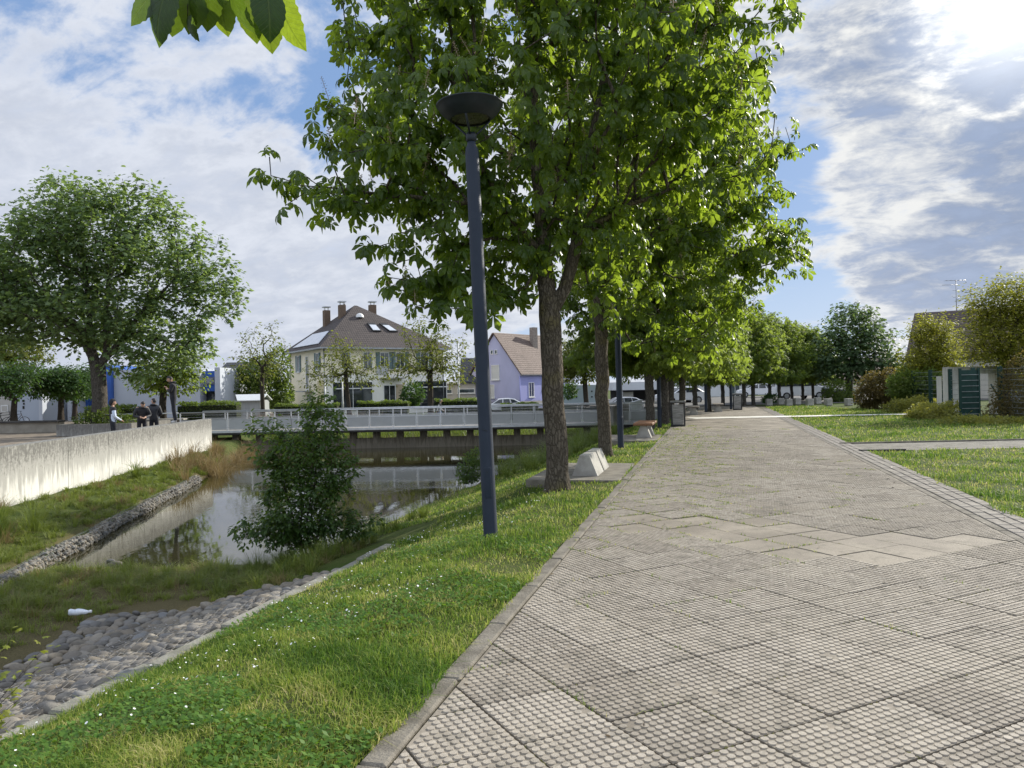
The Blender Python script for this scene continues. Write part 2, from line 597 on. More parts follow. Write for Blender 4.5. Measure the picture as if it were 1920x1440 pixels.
M_slab = slab_mat()
M_dirt = pmat('joint soil', (.05, .042, .026), (.085, .075, .04), 14, .95, bump=.6, bscale=80, speck=.3)
M_kerb = pmat('weathered kerb concrete', (.115, .102, .080), (.20, .18, .145), 5, .9, bump=.5, bscale=60, speck=.45, speck_scale=110)
M_conc = pmat('grey concrete', (.30, .285, .255), (.42, .40, .36), 2.5, .88, bump=.35, bscale=50, speck=.25)
M_brick = pmat('paving setts', (.185, .165, .14), (.27, .245, .21), 7, .88, bump=.4, bscale=70, speck=.35)

SL = .468
UA = R(27.0)
U = np.array([math.cos(UA), math.sin(UA)]); Vv = np.array([-math.sin(UA), math.cos(UA)])
ORG = np.array([1.060, 3.452])
TP0, TP1 = .15, 4.36      # studded slabs between kerb and brick strip
S0, S1 = -5.0, 52.0
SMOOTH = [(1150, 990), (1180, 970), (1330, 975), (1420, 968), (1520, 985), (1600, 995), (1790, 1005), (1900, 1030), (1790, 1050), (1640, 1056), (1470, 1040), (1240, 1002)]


def inpoly(x, y, poly):
    ins = False
    for i in range(len(poly)):
        x1, y1 = poly[i]; x2, y2 = poly[i - 1]
        if (y1 > y) != (y2 > y) and x < (x2 - x1) * (y - y1) / (y2 - y1) + x1: ins = not ins
    return ins


def clip_poly(P, tlo, thi):
    def cut(P, f):
        o = []
        for i in range(len(P)):
            a, b = P[i - 1], P[i]
            fa, fb = f(a), f(b)
            if (fa >= 0) != (fb >= 0):
                k = fa / (fa - fb); o.append(a + (b - a) * k)
            if fb >= 0: o.append(b)
        return o
    tt = lambda p: to_st(p[0], p[1])[1]
    P = cut(P, lambda p: tt(p) - tlo)
    if P: P = cut(P, lambda p: thi - tt(p))
    return P


def build_paving():
    SV, SF, ST, SM_ = [], [], [], []
    mats = [M_slab, M_dirt, M_kerb, M_brick]
    DP, DT, DN = [], [], []
    joints = []
    n_ = 150
    for i in range(-n_, n_):
        for j in range(-n_, n_):
            c = ORG + (i + .5) * SL * U + (j + .5) * SL * Vv
            s, t = to_st(c[0], c[1])
            if s < S0 or s > S1 or t < TP0 - .4 or t > TP1 + .4: continue
            if c[1] < .5: continue
            P = [c + (a * U + b * Vv) * (SL / 2 - .0060) for a, b in ((-1, -1), (1, -1), (1, 1), (-1, 1))]
            Pc = clip_poly(P, TP0, TP1)
            if len(Pc) < 3: continue
            px, py, w = proj((c[0], c[1], .02))
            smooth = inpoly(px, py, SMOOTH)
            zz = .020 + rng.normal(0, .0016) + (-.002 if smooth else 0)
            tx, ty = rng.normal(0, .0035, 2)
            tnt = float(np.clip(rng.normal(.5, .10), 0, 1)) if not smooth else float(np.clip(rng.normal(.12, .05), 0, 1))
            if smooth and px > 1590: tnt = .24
            o = len(SV); k = len(Pc)
            hz = lambda p: zz + (p - c) @ U * tx + (p - c) @ Vv * ty
            for p in Pc: SV.append((p[0], p[1], hz(p)))
            for p in Pc: SV.append((p[0], p[1], -.01))
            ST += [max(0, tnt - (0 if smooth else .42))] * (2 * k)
            SF.append(list(range(o, o + k))); SM_.append(0)
            for a in range(k):
                b = (a + 1) % k
                SF.append([o + a, o + k + a, o + k + b, o + b]); SM_.append(0)
            d = math.hypot(c[0], c[1])
            if k >= 3 and not smooth and d < 27:
                q = (np.arange(10) - 4.5) * .0460
                A, B = np.meshgrid(q, q)
                pts = c + A.ravel()[:, None] * U + B.ravel()[:, None] * Vv
                _, tp = to_st(pts[:, 0], pts[:, 1])
                ok = (tp > TP0 + .02) & (tp < TP1 - .02) & (rng.random(100) > .006)
                pts = pts[ok]
                zc = zz + (pts - c) @ U * tx + (pts - c) @ Vv * ty
                DP.append(np.column_stack([pts, zc])); DT.append(np.clip(np.full(len(pts), tnt) + .10 + rng.normal(0, .1, len(pts)), 0, 1)); DN.append(np.full(len(pts), d))
            joints.append((c, d))
    DP = np.concatenate(DP); DT = np.concatenate(DT); DN = np.concatenate(DN)
    V = [np.array(SV)]; T = [np.array(ST)]; F = {}
    base = len(SV)
    polys = {}
    for f, mi_ in zip(SF, SM_): polys.setdefault(len(f), []).append(f)
    FS = {k: [np.array(v)] for k, v in polys.items()}
    for lo, hi, m in ((0, 8, 12), (8, 15, 8), (15, 28, 6)):
        sel = (DN >= lo) & (DN < hi)
        C = DP[sel]; tt_ = DT[sel]
        if not len(C): continue
        a = np.arange(m) * 2 * PI / m
        r1 = .0186; r0 = .0202; h = .0056
        ring = np.stack([np.cos(a), np.sin(a)], 1)
        low = np.concatenate([ring * r0, np.full((m, 1), -.001)], 1)
        top = np.concatenate([ring * r1, np.full((m, 1), h)], 1)
        tm = np.concatenate([low, top])
        VV = (C[:, None, :] + tm[None]).reshape(-1, 3)
        off = base + np.arange(len(C))[:, None, None] * 2 * m
        side = np.array([[k, (k + 1) % m, m + (k + 1) % m, m + k] for k in range(m)])
        FS.setdefault(4, []).append((off + side[None]).reshape(-1, 4))
        FS.setdefault(m, []).append((off[:, 0, :] + (m + np.arange(m))[None]).reshape(-1, m))
        V.append(VV); T.append(np.repeat(tt_, 2 * m)); base += len(VV)
    # soil under the slabs, kerb, brick strip
    FL = [np.concatenate(v) for v in FS.values()]
    link('path', mesh_np('path', np.concatenate(V), FL, [M_slab], np.concatenate(T)), kind='structure')
    b = MB()
    q = [from_st(S0, .0), from_st(S1, .0), from_st(S1, PW), from_st(S0, PW)]
    b.raw([(x, y, .004) for x, y in q[::-1]], [(0, 1, 2, 3)], M_dirt)
    b.build('path_bed', kind='structure')
    b = MB()
    s = S0
    while s < S1:
        L = 1.0
        c = from_st(s + L / 2, .070 + random.uniform(-.006, .006))
        b.box((c[0], c[1], -.098), (.125, L - .010, .24 + random.uniform(-.008, .008)), M_kerb, rz=-PA + random.uniform(-.006, .006), bev=.012)
        s += L
    b.build('kerb', kind='structure')
    b = MB()
    s = S0
    while s < 45:
        c = from_st(s + .5, TP1 + .055)
        b.box((c[0], c[1], -.085), (.10, .99, .215), M_kerb, rz=-PA, bev=.008)
        s += 1.0
    for r_ in range(3):
        s = S0 + r_ * .09
        while s < 45:
            L = .21
            c = from_st(s + L / 2, TP1 + .185 + r_ * .145)
            b.box((c[0], c[1], -.05 + random.uniform(-.004, .004)), (.135, L - .012, .145), M_brick, rz=-PA + random.uniform(-.02, .02), bev=.008)
            s += L
    b.build('brick_edging', kind='structure')
    return joints


JOINTS = build_paving()

M_gravel = pmat('grit path', (.15, .14, .115), (.235, .22, .185), 3, .95, bump=.8, bscale=90, speck=.5, speck_scale=90)
b = MB()
b.raw([(from_st(14.9, PW)[0] + .0, 17.45, .006), (60, 17.3, .006), (60, 19.3, .006), (from_st(16.6, PW)[0], 19.5, .006)], [(0, 1, 2, 3)], M_gravel)
b.build('cross_path', kind='structure')
b = MB()
x0 = from_st(14.9, PW)[0]
b.box((x0 + 3.2 + .4, 19.52, .0), (6.2, .07, .09), M_kerb, bev=.01)
b.box((x0 + .55, 17.38, .012), (1.0, .16, .07), pmat('dark drain iron', (.02, .02, .02), (.05, .045, .04), 8, .7, .3))
b.build('path_edging', kind='structure')
M_white_strip = pmat('pale concrete strip', (.62, .60, .54), (.74, .72, .66), 2, .85, speck=.12)
b = MB()
b.raw([(8.25, 34.6, .032), (18.4, 34.5, .032), (18.4, 35.3, .032), (8.1, 36.2, .032)], [(0, 1, 2, 3)], M_white_strip)
b.build('crossing_strip', kind='structure')
# asphalt lane beyond the end of the path
M_asph = pmat('old asphalt', (.075, .072, .068), (.12, .115, .105), 2, .9, bump=.3, bscale=80, speck=.3)
b = MB()
b.raw([(10, 55, .012), (46, 55, .012), (70, 90, .012), (-10, 90, .012)], [(0, 1, 2, 3)], M_asph)
b.raw([(-80, 70, -.885), (4, 66, -.885), (4, 71, -.885), (-80, 77, -.885)], [(0, 1, 2, 3)], M_asph)
b.build('road', kind='structure')
# plaza behind the retaining wall
M_plaza = pmat('brown plaza paving', (.16, .13, .10), (.235, .195, .15), 3, .9, bump=.3, bscale=60, speck=.3)
b = MB()
b.raw([(wallX(0) - .3, 0, -.30), (wallX(33) - .3, 33, -.30), (-16.9, 33.4, -.30), (-17.2, 44, -.30), (-21, 72, -.25), (-90, 78, -.25), (-90, 0, -.30)], [tuple(range(7))], M_plaza)
b.build('plaza', kind='structure')
b = MB(); b.prism([(-16.9, 33.4, -1.5), (-17.2, 44, -1.5), (-21, 72, -1.5), (-90, 78, -1.5), (-90, 78.3, -1.5), (-20.7, 72.3, -1.5), (-16.9, 44, -1.5), (-16.6, 33.1, -1.5)], (0, 0, 1.22), M_kerb); b.build('plaza_edge', kind='structure')
# bench pads on the bank
for s_, t_, L, W_ in ((11.4, -.83, 2.9, 1.62), (20.6, -.83, 2.6, 1.62), (44.2, -.83, 2.6, 1.62), (51.0, -.83, 2.6, 1.62)):
    c = from_st(s_, t_)
    b = MB(); b.box((c[0], c[1], -.12), (W_, L, .27), M_gravel if False else pmat('bench pad concrete', (.14, .125, .10), (.21, .19, .155), 4, .9, bump=.5, bscale=70, speck=.35), rz=-PA, bev=.012)
    b.build('pavement', kind='structure')
# concrete edging along the foot of the lawn bank
M_edge = pmat('mossy edging concrete', (.17, .165, .13), (.27, .26, .22), 3, .9, bump=.6, bscale=45, speck=.4)
b = MB()
s = -2.5
while s < 6.6:
    c = from_st(s + .5, -3.12)
    zc = float(zt(*c))
    b.box((c[0], c[1], zc - .075), (.16, .985, .22), M_edge, rz=-PA + random.uniform(-.008, .008), bev=.02)
    s += 1.0
b.build('bank_edging', kind='structure')


# ------------------------------------------------------------------ grass
def blades(P, h, w, lean=.35, jit=.5, curl=1.0, heading=None, clump=None):
    """P (n,3) roots; returns V, [quads, tris], per-vertex tint index"""
    n = len(P)
    hd = rng.uniform(0, 2 * PI, n) if heading is None else heading
    h = np.broadcast_to(h, n) * rng.uniform(1 - jit, 1 + jit * .6, n)
    w = np.broadcast_to(w, n) * rng.uniform(.7, 1.3, n)
    ln = np.abs(rng.normal(0, lean, n)) + .05
    dx_, dy_ = np.cos(hd), np.sin(hd)
    sx, sy = -dy_, dx_
    D = np.stack([dx_, dy_, np.zeros(n)], 1); S = np.stack([sx, sy, np.zeros(n)], 1); Z = np.array([0, 0, 1.0])
    hw = w[:, None] / 2
    h_ = h[:, None]; l_ = ln[:, None]
    v0 = P - S * hw; v1 = P + S * hw
    m = P + D * h_ * l_ * .35 + Z * h_ * .55
    v2 = m + S * hw * .8; v3 = m - S * hw * .8
    tp = P + D * h_ * l_ * (.9 + .5 * curl) + Z * h_ * (1 - .25 * np.minimum(l_ * curl, 2))
    V = np.stack([v0, v1, v2, v3, tp], 1).reshape(-1, 3)
    o = np.arange(n)[:, None] * 5
    Q = o + np.array([[0, 1, 2, 3]]); T = o + np.array([[3, 2, 4]])
    return V, [Q, T]


M_grass = turf_mat('lawn grass', [(0, (.060, .130, .014)), (.3, (.145, .235, .025)), (.55, (.28, .33, .055)), (.8, (.44, .42, .14)), (1, (.54, .46, .24))], .45)
M_sedge = leaf_mat('sedge grass', (.065, .115, .022), (.20, .22, .055), (.20, .26, .035), .38, .5, .3)
M_dry = leaf_mat('dry grass', (.17, .125, .060), (.30, .235, .125), (.25, .18, .07), .3, .7, .2)


def inframe(P, m=60):
    px, py, w = proj(P)
    return (w > .3) & (px > -m) & (px < 1920 + m) & (py > -m) & (py < 1440 + m * 2)


def scatter(fn, n, xr, yr):
    X = rng.uniform(*xr, n); Y = rng.uniform(*yr, n)
    k = fn(X, Y)
    return X[k], Y[k]


def vnoise(X, Y, f, seed=0):
    a = np.sin(X * f + 1.3 + seed) * np.cos(Y * f * 1.13 - .7 * seed) + .5 * np.sin(X * f * 2.3 - seed + Y * f * 1.7) + .35 * np.sin(X * f * 4.9 + Y * f * 3.1 + seed * 2) * np.cos(Y * f * 5.3)
    return a / 1.85


def in_pads(X, Y):
    s, t = to_st(X, Y)
    k = np.zeros(len(X), bool)
    for s_, t_, L, W_ in PADS:
        k |= (np.abs(s - s_) < L / 2) & (np.abs(t - t_) < W_ / 2)
    return k


def make_lawn(name, region, xr, yr, K, dmax):
    """blade density follows 1/distance^2 so near turf is fine and far turf coarse"""
    Vs, Qs, Ts, TT = [], [], [], []
    off = 0
    ys = np.concatenate([np.arange(yr[0], 12, .8), np.arange(12, yr[1], 2.5)])
    for y0, y1 in zip(ys[:-1], ys[1:]):
        d = (y0 + y1) / 2
        dens = np.clip(K / d ** 2, 130, 9000)
        n = int(dens * (y1 - y0) * (xr[1] - xr[0]))
        X = rng.uniform(xr[0], xr[1], n); Y = rng.uniform(y0, y1, n)
        k = region(X, Y)
        X, Y = X[k], Y[k]
        if not len(X): continue
        s_, t_ = to_st(X, Y)
        zz = np.where((t_ > .0) & (t_ < PW), .018, zt(X, Y))
        P = np.stack([X, Y, zz], 1)
        k = inframe(P); P = P[k]
        if not len(P): continue
        patch = vnoise(P[:, 0], P[:, 1], 1.4, 1)
        fine = vnoise(P[:, 0], P[:, 1], 5.0, 3)
        med0 = vnoise(P[:, 0], P[:, 1], 2.6, 7)
        keep = rng.random(len(P)) < np.clip(.72 + .40 * patch + .35 * fine + .35 * med0, .10, 1)
        P = P[keep]; patch = patch[keep]; fine = fine[keep]
        w = .0050 * max(1.0, d / 5.0) ** .9
        h = np.clip(.050 + .024 * patch + .020 * vnoise(P[:, 0], P[:, 1], 2.6, 7) + .010 * fine, .018, .13) * max(1, (d / 9) ** .3)
        V, (Q, T) = blades(P, h, w, lean=.75, jit=.7)
        Vs.append(V); Qs.append(Q + off); Ts.append(T + off); off += len(V)
        med = vnoise(P[:, 0], P[:, 1], 2.6, 7)
        tint = np.clip(.40 - .28 * patch - .27 * med + .20 * fine + rng.normal(0, .20, len(P)), 0, 1)
        TT.append(np.repeat(tint, 5))
    me = mesh_np(name, np.concatenate(Vs), [np.concatenate(Qs), np.concatenate(Ts)], M_grass, np.concatenate(TT))
    return link(name, me, kind='stuff', label='short green lawn grass', cat='grass')


def bank_region(X, Y):
    s, t = to_st(X, Y)
    z = zt(X, Y)
    cob = (t < -3.06) & (s < 10.0)
    return (t < .035 + .05 * vnoise(X, Y, 3.1, 2)) & (t > -6.2) & (z > WATER + .03) & ~cob & ~in_pads(X, Y)


def lawn_region(X, Y):
    s, t = to_st(X, Y)
    cr = (Y > 17.4) & (Y < 19.5) & (X > from_st(15.5, PW)[0] - 1)
    st_ = (Y > 34.5) & (Y < 35.4)
    return (t > PW - .06 - .10 * vnoise(X, Y, 2.2, 6)) & ~cr & ~st_ & (X < 21.5 - .05 * Y)


o = make_lawn('grass', bank_region, (-8.5, 9.5), (2.4, 38), 1.25e5, 38)
tag(o, 'short sunlit grass growing on the sloping bank between kerb and pond', 'grass')
o = make_lawn('grass', lawn_region, (4.5, 23), (6.5, 50), 1.05e5, 50)
tag(o, 'mown lawn grass beside the brick edged side of the path', 'grass')


def clover(name, n):
    """broad leaved weeds and daisies in the near turf"""
    X, Y = rng.uniform(-5, 1, n), rng.uniform(2.6, 10, n)
    k = bank_region(X, Y) & (vnoise(X, Y, 1.9, 5) > .12) & (rng.random(n) < (4.5 / Y) ** 1.3)
    X, Y = X[k], Y[k]; m = len(X)
    a = rng.uniform(0, 2 * PI, m); s = rng.uniform(.010, .026, m); tl = rng.uniform(.1, .7, m)
    z = zt(X, Y) + rng.uniform(.02, .05, m)
    D = np.stack([np.cos(a) * np.cos(tl), np.sin(a) * np.cos(tl), np.sin(tl)], 1); S = np.stack([-np.sin(a), np.cos(a), np.zeros(m)], 1)
    P = np.stack([X, Y, z], 1); s = s[:, None]
    V = np.stack([P, P + D * s * .9 + S * s * .55, P + D * s * 1.7, P + D * s * .9 - S * s * .55], 1).reshape(-1, 3)
    F = np.arange(m)[:, None] * 4 + np.arange(4)[None]
    me = mesh_np(name, V, F, leaf_mat('clover leaf', (.055, .135, .014), (.11, .20, .03), (.16, .28, .02), .35, .5, .3), np.repeat(rng.random(m), 4))
    link(name, me, kind='stuff', label='bright green clover and broad leaved weeds in the near turf', cat='clover')


clover('clover', 110000)


def daisies():
    n = 11000
    X, Y = rng.uniform(-5, 2, n), rng.uniform(2.8, 15, n)
    s_, t_ = to_st(X, Y)
    k = bank_region(X, Y) & (rng.random(n) < np.clip(.10 + .45 * (vnoise(X, Y, 1.1, 2) + .45 * vnoise(X, Y, 3.7, 9)), .02, .5)) & (t_ < -.7)
    X, Y = X[k], Y[k]; m = len(X)
    z = zt(X, Y) + rng.uniform(.05, .085, m)
    P = np.stack([X, Y, z], 1); r = rng.uniform(.0045, .0095, m)
    q = np.arange(7) * 2 * PI / 7
    tilt = rng.normal(0, .35, (m, 2))
    ring = np.stack([np.cos(q), np.sin(q)], 1)
    off = np.einsum('ij,kj->ik', tilt, ring)
    V = P[:, None, :] + np.concatenate([ring[None] * r[:, None, None], (off * r[:, None])[..., None]], 2)
    V = V.reshape(-1, 3)
    F = np.arange(m)[:, None] * 7 + np.arange(7)[None]
    me = mesh_np('daisies', V, F, pmat('daisy petals', (.80, .80, .77), rough=.7))
    link('daisies', me, kind='stuff', label='tiny white daisies dotted through the bank grass', cat='daisies')


daisies()


def joint_weeds():
    """grass tufts along the slab joints, thickest towards the lawn side"""
    P = []
    for c, d in JOINTS:
        if d > 30: continue
        s, t = to_st(c[0], c[1])
        pr = (.26 if d < 9 else .48) * math.exp(-max(0, t - .3) / 1.0) + .018
        if 7 < d < 24: pr += .75 * math.exp(-((t - .9) / 1.25) ** 2)
        for e in (0, 1):
            if rng.random() > pr: continue
            k = int(rng.integers(6, 42) * (.8 if d < 9 else 1.0))
            u = rng.normal(0, .11, k).clip(-.23, .23) + rng.uniform(-.1, .1)
            q = c + (SL / 2) * (Vv if e else U) + u[:, None] * (U if e else Vv) + rng.normal(0, .007, (k, 2))
            P.append(q)
    P = np.concatenate(P)
    _, t = to_st(P[:, 0], P[:, 1]); P = P[(t > .1) & (t < 4.3)]
    P3 = np.column_stack([P, np.full(len(P), .015)])
    d = np.linalg.norm(P, axis=1)
    V, F = blades(P3, .034, .0032 * np.clip(d / 4.5, 1, 5), lean=1.1)
    me = mesh_np('joint_weeds', V, F, M_grass, np.repeat(np.clip(rng.normal(.45, .3, len(P)), 0, 1), 5))
    link('joint_weeds', me, kind='stuff', label='grass tufts and moss growing in the paving joints', cat='weeds')
    # moss pads
    P = []
    for c, d in JOINTS:
        if d > 14: continue
        for e in (0, 1):
            if rng.random() > .55: continue
            k = int(rng.integers(4, 26))
            u = rng.uniform(-.23, .23) + rng.normal(0, .06, k)
            P.append(c + (SL / 2) * (Vv if e else U) + u[:, None] * (U if e else Vv) + rng.normal(0, .004, (k, 2)))
    P = np.concatenate(P); _, t = to_st(P[:, 0], P[:, 1]); P = P[(t > .15) & (t < 4.3)]
    n = len(P); r = rng.uniform(.004, .011, n)
    q = np.arange(5) * 2 * PI / 5
    ring = np.stack([np.cos(q), np.sin(q)], 1)
    b0 = np.concatenate([P[:, None, :] + ring[None] * r[:, None, None], np.full((n, 5, 1), .012)], 2)
    t0 = np.concatenate([P[:, None, :], (.019 + r * .55)[:, None, None]], 2)
    V = np.concatenate([b0, t0], 1).reshape(-1, 3)
    F = np.concatenate([np.arange(n)[:, None] * 6 + np.array([[k, (k + 1) % 5, 5]]) for k in range(5)])
    me = mesh_np('joint_moss', V, F, pmat('moss', (.07, .075, .02), (.13, .12, .035), 20, .95, speck=.4), smooth=True)
    link('joint_moss', me, kind='stuff', label='olive moss in the near paving joints', cat='moss')


joint_weeds()


def litter():
    """dead leaves, crumbs and pale specks lying on the paving"""
    n = 1500
    S, T = rng.uniform(-2.5, 24, n), rng.uniform(.1, 4.8, n)
    k = rng.random(n) < np.where(S < 8, .30, .8) * (.35 + .65 * np.exp(-T / 2.2)); S, T = S[k], T[k]; m = len(S)
    X, Y = from_st(S, T)
    a = rng.uniform(0, 2 * PI, m); r = rng.uniform(.006, .024, m); d = np.hypot(X, Y); r = r * np.clip(d / 6, .8, 1.6)
    z = np.full(m, .031)
    D = np.stack([np.cos(a), np.sin(a), rng.uniform(0, .35, m)], 1) * r[:, None]; Sd = np.stack([-np.sin(a), np.cos(a), rng.uniform(-.2, .5, m)], 1) * r[:, None] * .5
    P = np.stack([X, Y, z], 1)
    V = np.stack([P - D, P + Sd, P + D, P - Sd], 1).reshape(-1, 3); V[:, 2] = np.maximum(V[:, 2], .0285)
    mm = turf_mat('dead leaf litter', [(0, (.035, .026, .018)), (.6, (.10, .07, .04)), (.85, (.20, .15, .09)), (1, (.5, .46, .38))], .1)
    link('leaf_litter', mesh_np('leaf_litter', V, np.arange(m)[:, None] * 4 + np.arange(4)[None], mm, np.repeat(rng.random(m), 4)), kind='stuff', label='dead leaf bits and pale crumbs scattered on the paving', cat='litter')


litter()


def sedges():
    """long arching grass: pond floor, ledge under the wall, water edge"""
    C, H, K, TN = [], [], [], []

    def add(n, xr, yr, fn, h, k, tn):
        X, Y = rng.uniform(*xr, n), rng.uniform(*yr, n)
        q = fn(X, Y); X, Y = X[q], Y[q]
        P = np.stack([X, Y, zt(X, Y)], 1)
        q = inframe(P, 150); P = P[q]
        C.append(P); H.append(rng.uniform(h[0], h[1], len(P))); K.append(np.full(len(P), k)); TN.append(np.full(len(P), tn) + rng.normal(0, .13, len(P)))

    def floor(X, Y):
        s, t = to_st(X, Y)
        return (((t < -6.3) & (s > -1) & (rng.random(len(X)) < .8)) | ((s > 6.15 + .2 * np.sin(3 * X)) & (t < -3.9))) & (Y < 12.75) & (gabX(Y) - X < -.1) & (zt(X, Y) > WATER + .02) & (vnoise(X, Y, 1.7, 4) > -.45)
    add(330, (-10, -2.2), (7.0, 13.3), floor, (.12, .32), 90, .72)
    add(1500, (-10, -2.2), (6.5, 13.0), lambda X, Y: ((to_st(X, Y)[1] < -6.1) | ((to_st(X, Y)[0] > 6.0) & (to_st(X, Y)[1] < -4.0))) & (gabX(Y) - X < 0) & (zt(X, Y) > WATER + .015), (.05, .14), 40, .85)
    ledge = lambda X, Y: (gabX(Y) - X > .12) & (X > wallX(Y) + .05)
    add(3400, (-13, -8), (9, 33), ledge, (.05, .20), 34, .62)
    add(46, (-13, -8), (13, 31), lambda X, Y: (gabX(Y) - X > .9) & (X > wallX(Y) + .25) & (vnoise(X, Y, .9, 2) > .2), (.5, .8), 130, .25)

    def edge(X, Y):
        s, t = to_st(X, Y)
        return (t < -4.0) & (t > -6.0) & (zt(X, Y) > WATER - .02)
    add(260, (-6, 6), (10.6, 15.5), edge, (.2, .42), 70, .35)
    add(420, (-6, 8), (22, 38), lambda X, Y: edge(X, Y) | ((to_st(X, Y)[1] < -2.4) & (to_st(X, Y)[1] > -5.6)), (.35, .75), 60, .35)
    Cc = np.concatenate(C); Hh = np.concatenate(H); Kk = np.concatenate(K).astype(int); Tt = np.concatenate(TN)
    rep = np.repeat(np.arange(len(Cc)), Kk)
    n = len(rep)
    a = rng.uniform(0, 2 * PI, n); rr = np.abs(rng.normal(0, .055, n))
    P = Cc[rep] + np.stack([np.cos(a) * rr, np.sin(a) * rr, np.zeros(n)], 1)
    d = np.linalg.norm(P[:, :2], axis=1)
    V, F = blades(P, Hh[rep], .0042 * np.clip(d / 8, 1, 4), lean=.75, heading=a + rng.normal(0, .5, n), curl=1.2)
    me = mesh_np('sedge_grass', V, F, M_sedge, np.repeat(np.clip(Tt[rep] + rng.normal(0, .22, n), 0, 1), 5))
    link('sedge_grass', me, kind='stuff', label='long arching sedge grass in tufts around the pond', cat='sedge grass')
    # dry straw: foot of the wall near the bridge and dead leaves under the tufts
    C, H, K, TN = [], [], [], []
    add(300, (-14.5, -9.5), (22, 40), lambda X, Y: (gabX(Y) - X > -.5) & (gabX(Y) - X < 2.2) & (X > wallX(np.minimum(Y, 33)) + .1) & (Y > 24 + 6 * rng.random(len(Y))), (.4, .95), 70, .5)
    add(240, (-10, -2.2), (7.0, 13.2), floor, (.10, .25), 26, .4)
    add(70, (-13, -8), (12, 30), ledge, (.15, .4), 50, .5)
    Cc = np.concatenate(C); Hh = np.concatenate(H); Kk = np.concatenate(K).astype(int)
    rep = np.repeat(np.arange(len(Cc)), Kk); n = len(rep)
    a = rng.uniform(0, 2 * PI, n); rr = np.abs(rng.normal(0, .09, n))
    P = Cc[rep] + np.stack([np.cos(a) * rr, np.sin(a) * rr, np.zeros(n)], 1)
    d = np.linalg.norm(P[:, :2], axis=1)
    V, F = blades(P, Hh[rep], .0036 * np.clip(d / 8, 1, 4), lean=.9, heading=a + rng.normal(0, .6, n))
    me = mesh_np('dry_grass', V, F, M_dry, np.repeat(rng.random(n), 5))
    link('dry_grass', me, kind='stuff', label='dry straw coloured grass below the wall and among the sedges', cat='dry grass')


sedges()
# ------------------------------------------------------------------ plants
def grow(base_lines, lobes, n_attr, seg=.42, up=.25, mind=None, shell=3.2):
    """greedy branch growth towards points spread through the crown lobes (world coordinates)"""
    P, par, L, D = [], [], [], []

    def addnode(p, pa):
        p = np.asarray(p, float)
        if pa < 0: d = np.array([0, 0, 1.0]); l = 0
        else:
            d = p - P[pa]; q = np.linalg.norm(d); l = L[pa] + q; d = d / max(q, 1e-6)
        P.append(p); par.append(pa); L.append(l); D.append(d)
        return len(P) - 1
    for line, start in base_lines:
        k = start
        for i, p in enumerate(line):
            if k >= 0 and i == 0 and np.linalg.norm(np.asarray(p) - P[k]) < 1e-6: continue
            k = addnode(p, k)
    nbase = len(P)
    forkz = base_lines[0][0][-1][2] if len(base_lines) == 1 else max(b[0][0][2] for b in base_lines[1:])
    lob = np.array(lobes, float)
    vol = lob[:, 3] * lob[:, 4] * lob[:, 5]
    pick = rng.choice(len(lob), n_attr * 5, p=vol ** .85 / (vol ** .85).sum())
    d = rng.normal(0, 1, (len(pick), 3)); d /= np.linalg.norm(d, axis=1)[:, None]
    r = rng.random(len(pick)) ** (1 / shell)
    A = lob[pick, :3] + d * r[:, None] * lob[pick, 3:6]
    if mind is None: mind = (4.19 * vol.sum() / n_attr) ** (1 / 3) * .42
    keep = []
    cells = {}
    for i, p in enumerate(A):
        c = tuple((p / mind).astype(int))
        bad = False
        for dx in (-1, 0, 1):
            for dy in (-1, 0, 1):
                for dz in (-1, 0, 1):
                    for q in cells.get((c[0] + dx, c[1] + dy, c[2] + dz), ()):
                        if ((A[q] - p) ** 2).sum() < mind * mind: bad = True
        if not bad:
            cells.setdefault(c, []).append(i); keep.append(i)
            if len(keep) >= n_attr: break
    A = A[keep]
    cen = np.array(P[nbase - 1] if len(base_lines) == 1 else np.mean([P[i] for i in range(nbase)], 0))
    A = A[np.argsort(np.linalg.norm(A - cen, axis=1))]
    tips = []
    cap = nbase + len(A) * 14
    PP = np.zeros((cap, 3)); LL = np.zeros(cap); DD = np.zeros((cap, 3)); n = len(P)
    PP[:n] = P; LL[:n] = L; DD[:n] = D
    allow = np.zeros(cap, bool); allow[:n] = PP[:n, 2] >= forkz - .6
    if not allow.any(): allow[:n] = True
    for a in A:
        v = a - PP[:n]; dist = np.linalg.norm(v, axis=1) + 1e-6
        cosang = (v * DD[:n]).sum(1) / dist
        cost = dist * (1 + .45 * (1 - cosang)) + .22 * LL[:n] + np.where(allow[:n], 0, 1e3)
        k = int(np.argmin(cost)); dd = dist[k]
        m = max(1, int(math.ceil(dd / seg)))
        c = PP[k] + DD[k] * dd * .38 + np.array([0, 0, up * dd * .3])
        prev = k
        for q in range(1, m + 1):
            t = q / m
            p = (1 - t) ** 2 * PP[k] + 2 * t * (1 - t) * c + t * t * a + rng.normal(0, .035 * min(dd, 1), 3) * (q < m)
            if n >= cap: break
            e = p - PP[prev]; ln = np.linalg.norm(e) + 1e-6
            PP[n] = p; LL[n] = LL[prev] + ln; DD[n] = e / ln; allow[n] = True
            par.append(prev); prev = n; n += 1
        tips.append(prev)
    return PP[:n].copy(), np.array(par[:n]), np.array(tips), DD[:n].copy(), nbase


def radii(par, n, rtip=.006, p=2.35, rbase=None):
    r = np.zeros(n); ch = np.zeros(n)
    acc = np.zeros(n)
    for i in range(n - 1, -1, -1):
        if acc[i] == 0: acc[i] = rtip ** p
        if par[i] >= 0: acc[par[i]] += acc[i]
    r = acc ** (1 / p)
    if rbase is not None:
        k = math.log(rbase / rtip) / math.log(r[0] / rtip)
        r = rtip * (r / rtip) ** k
    return r


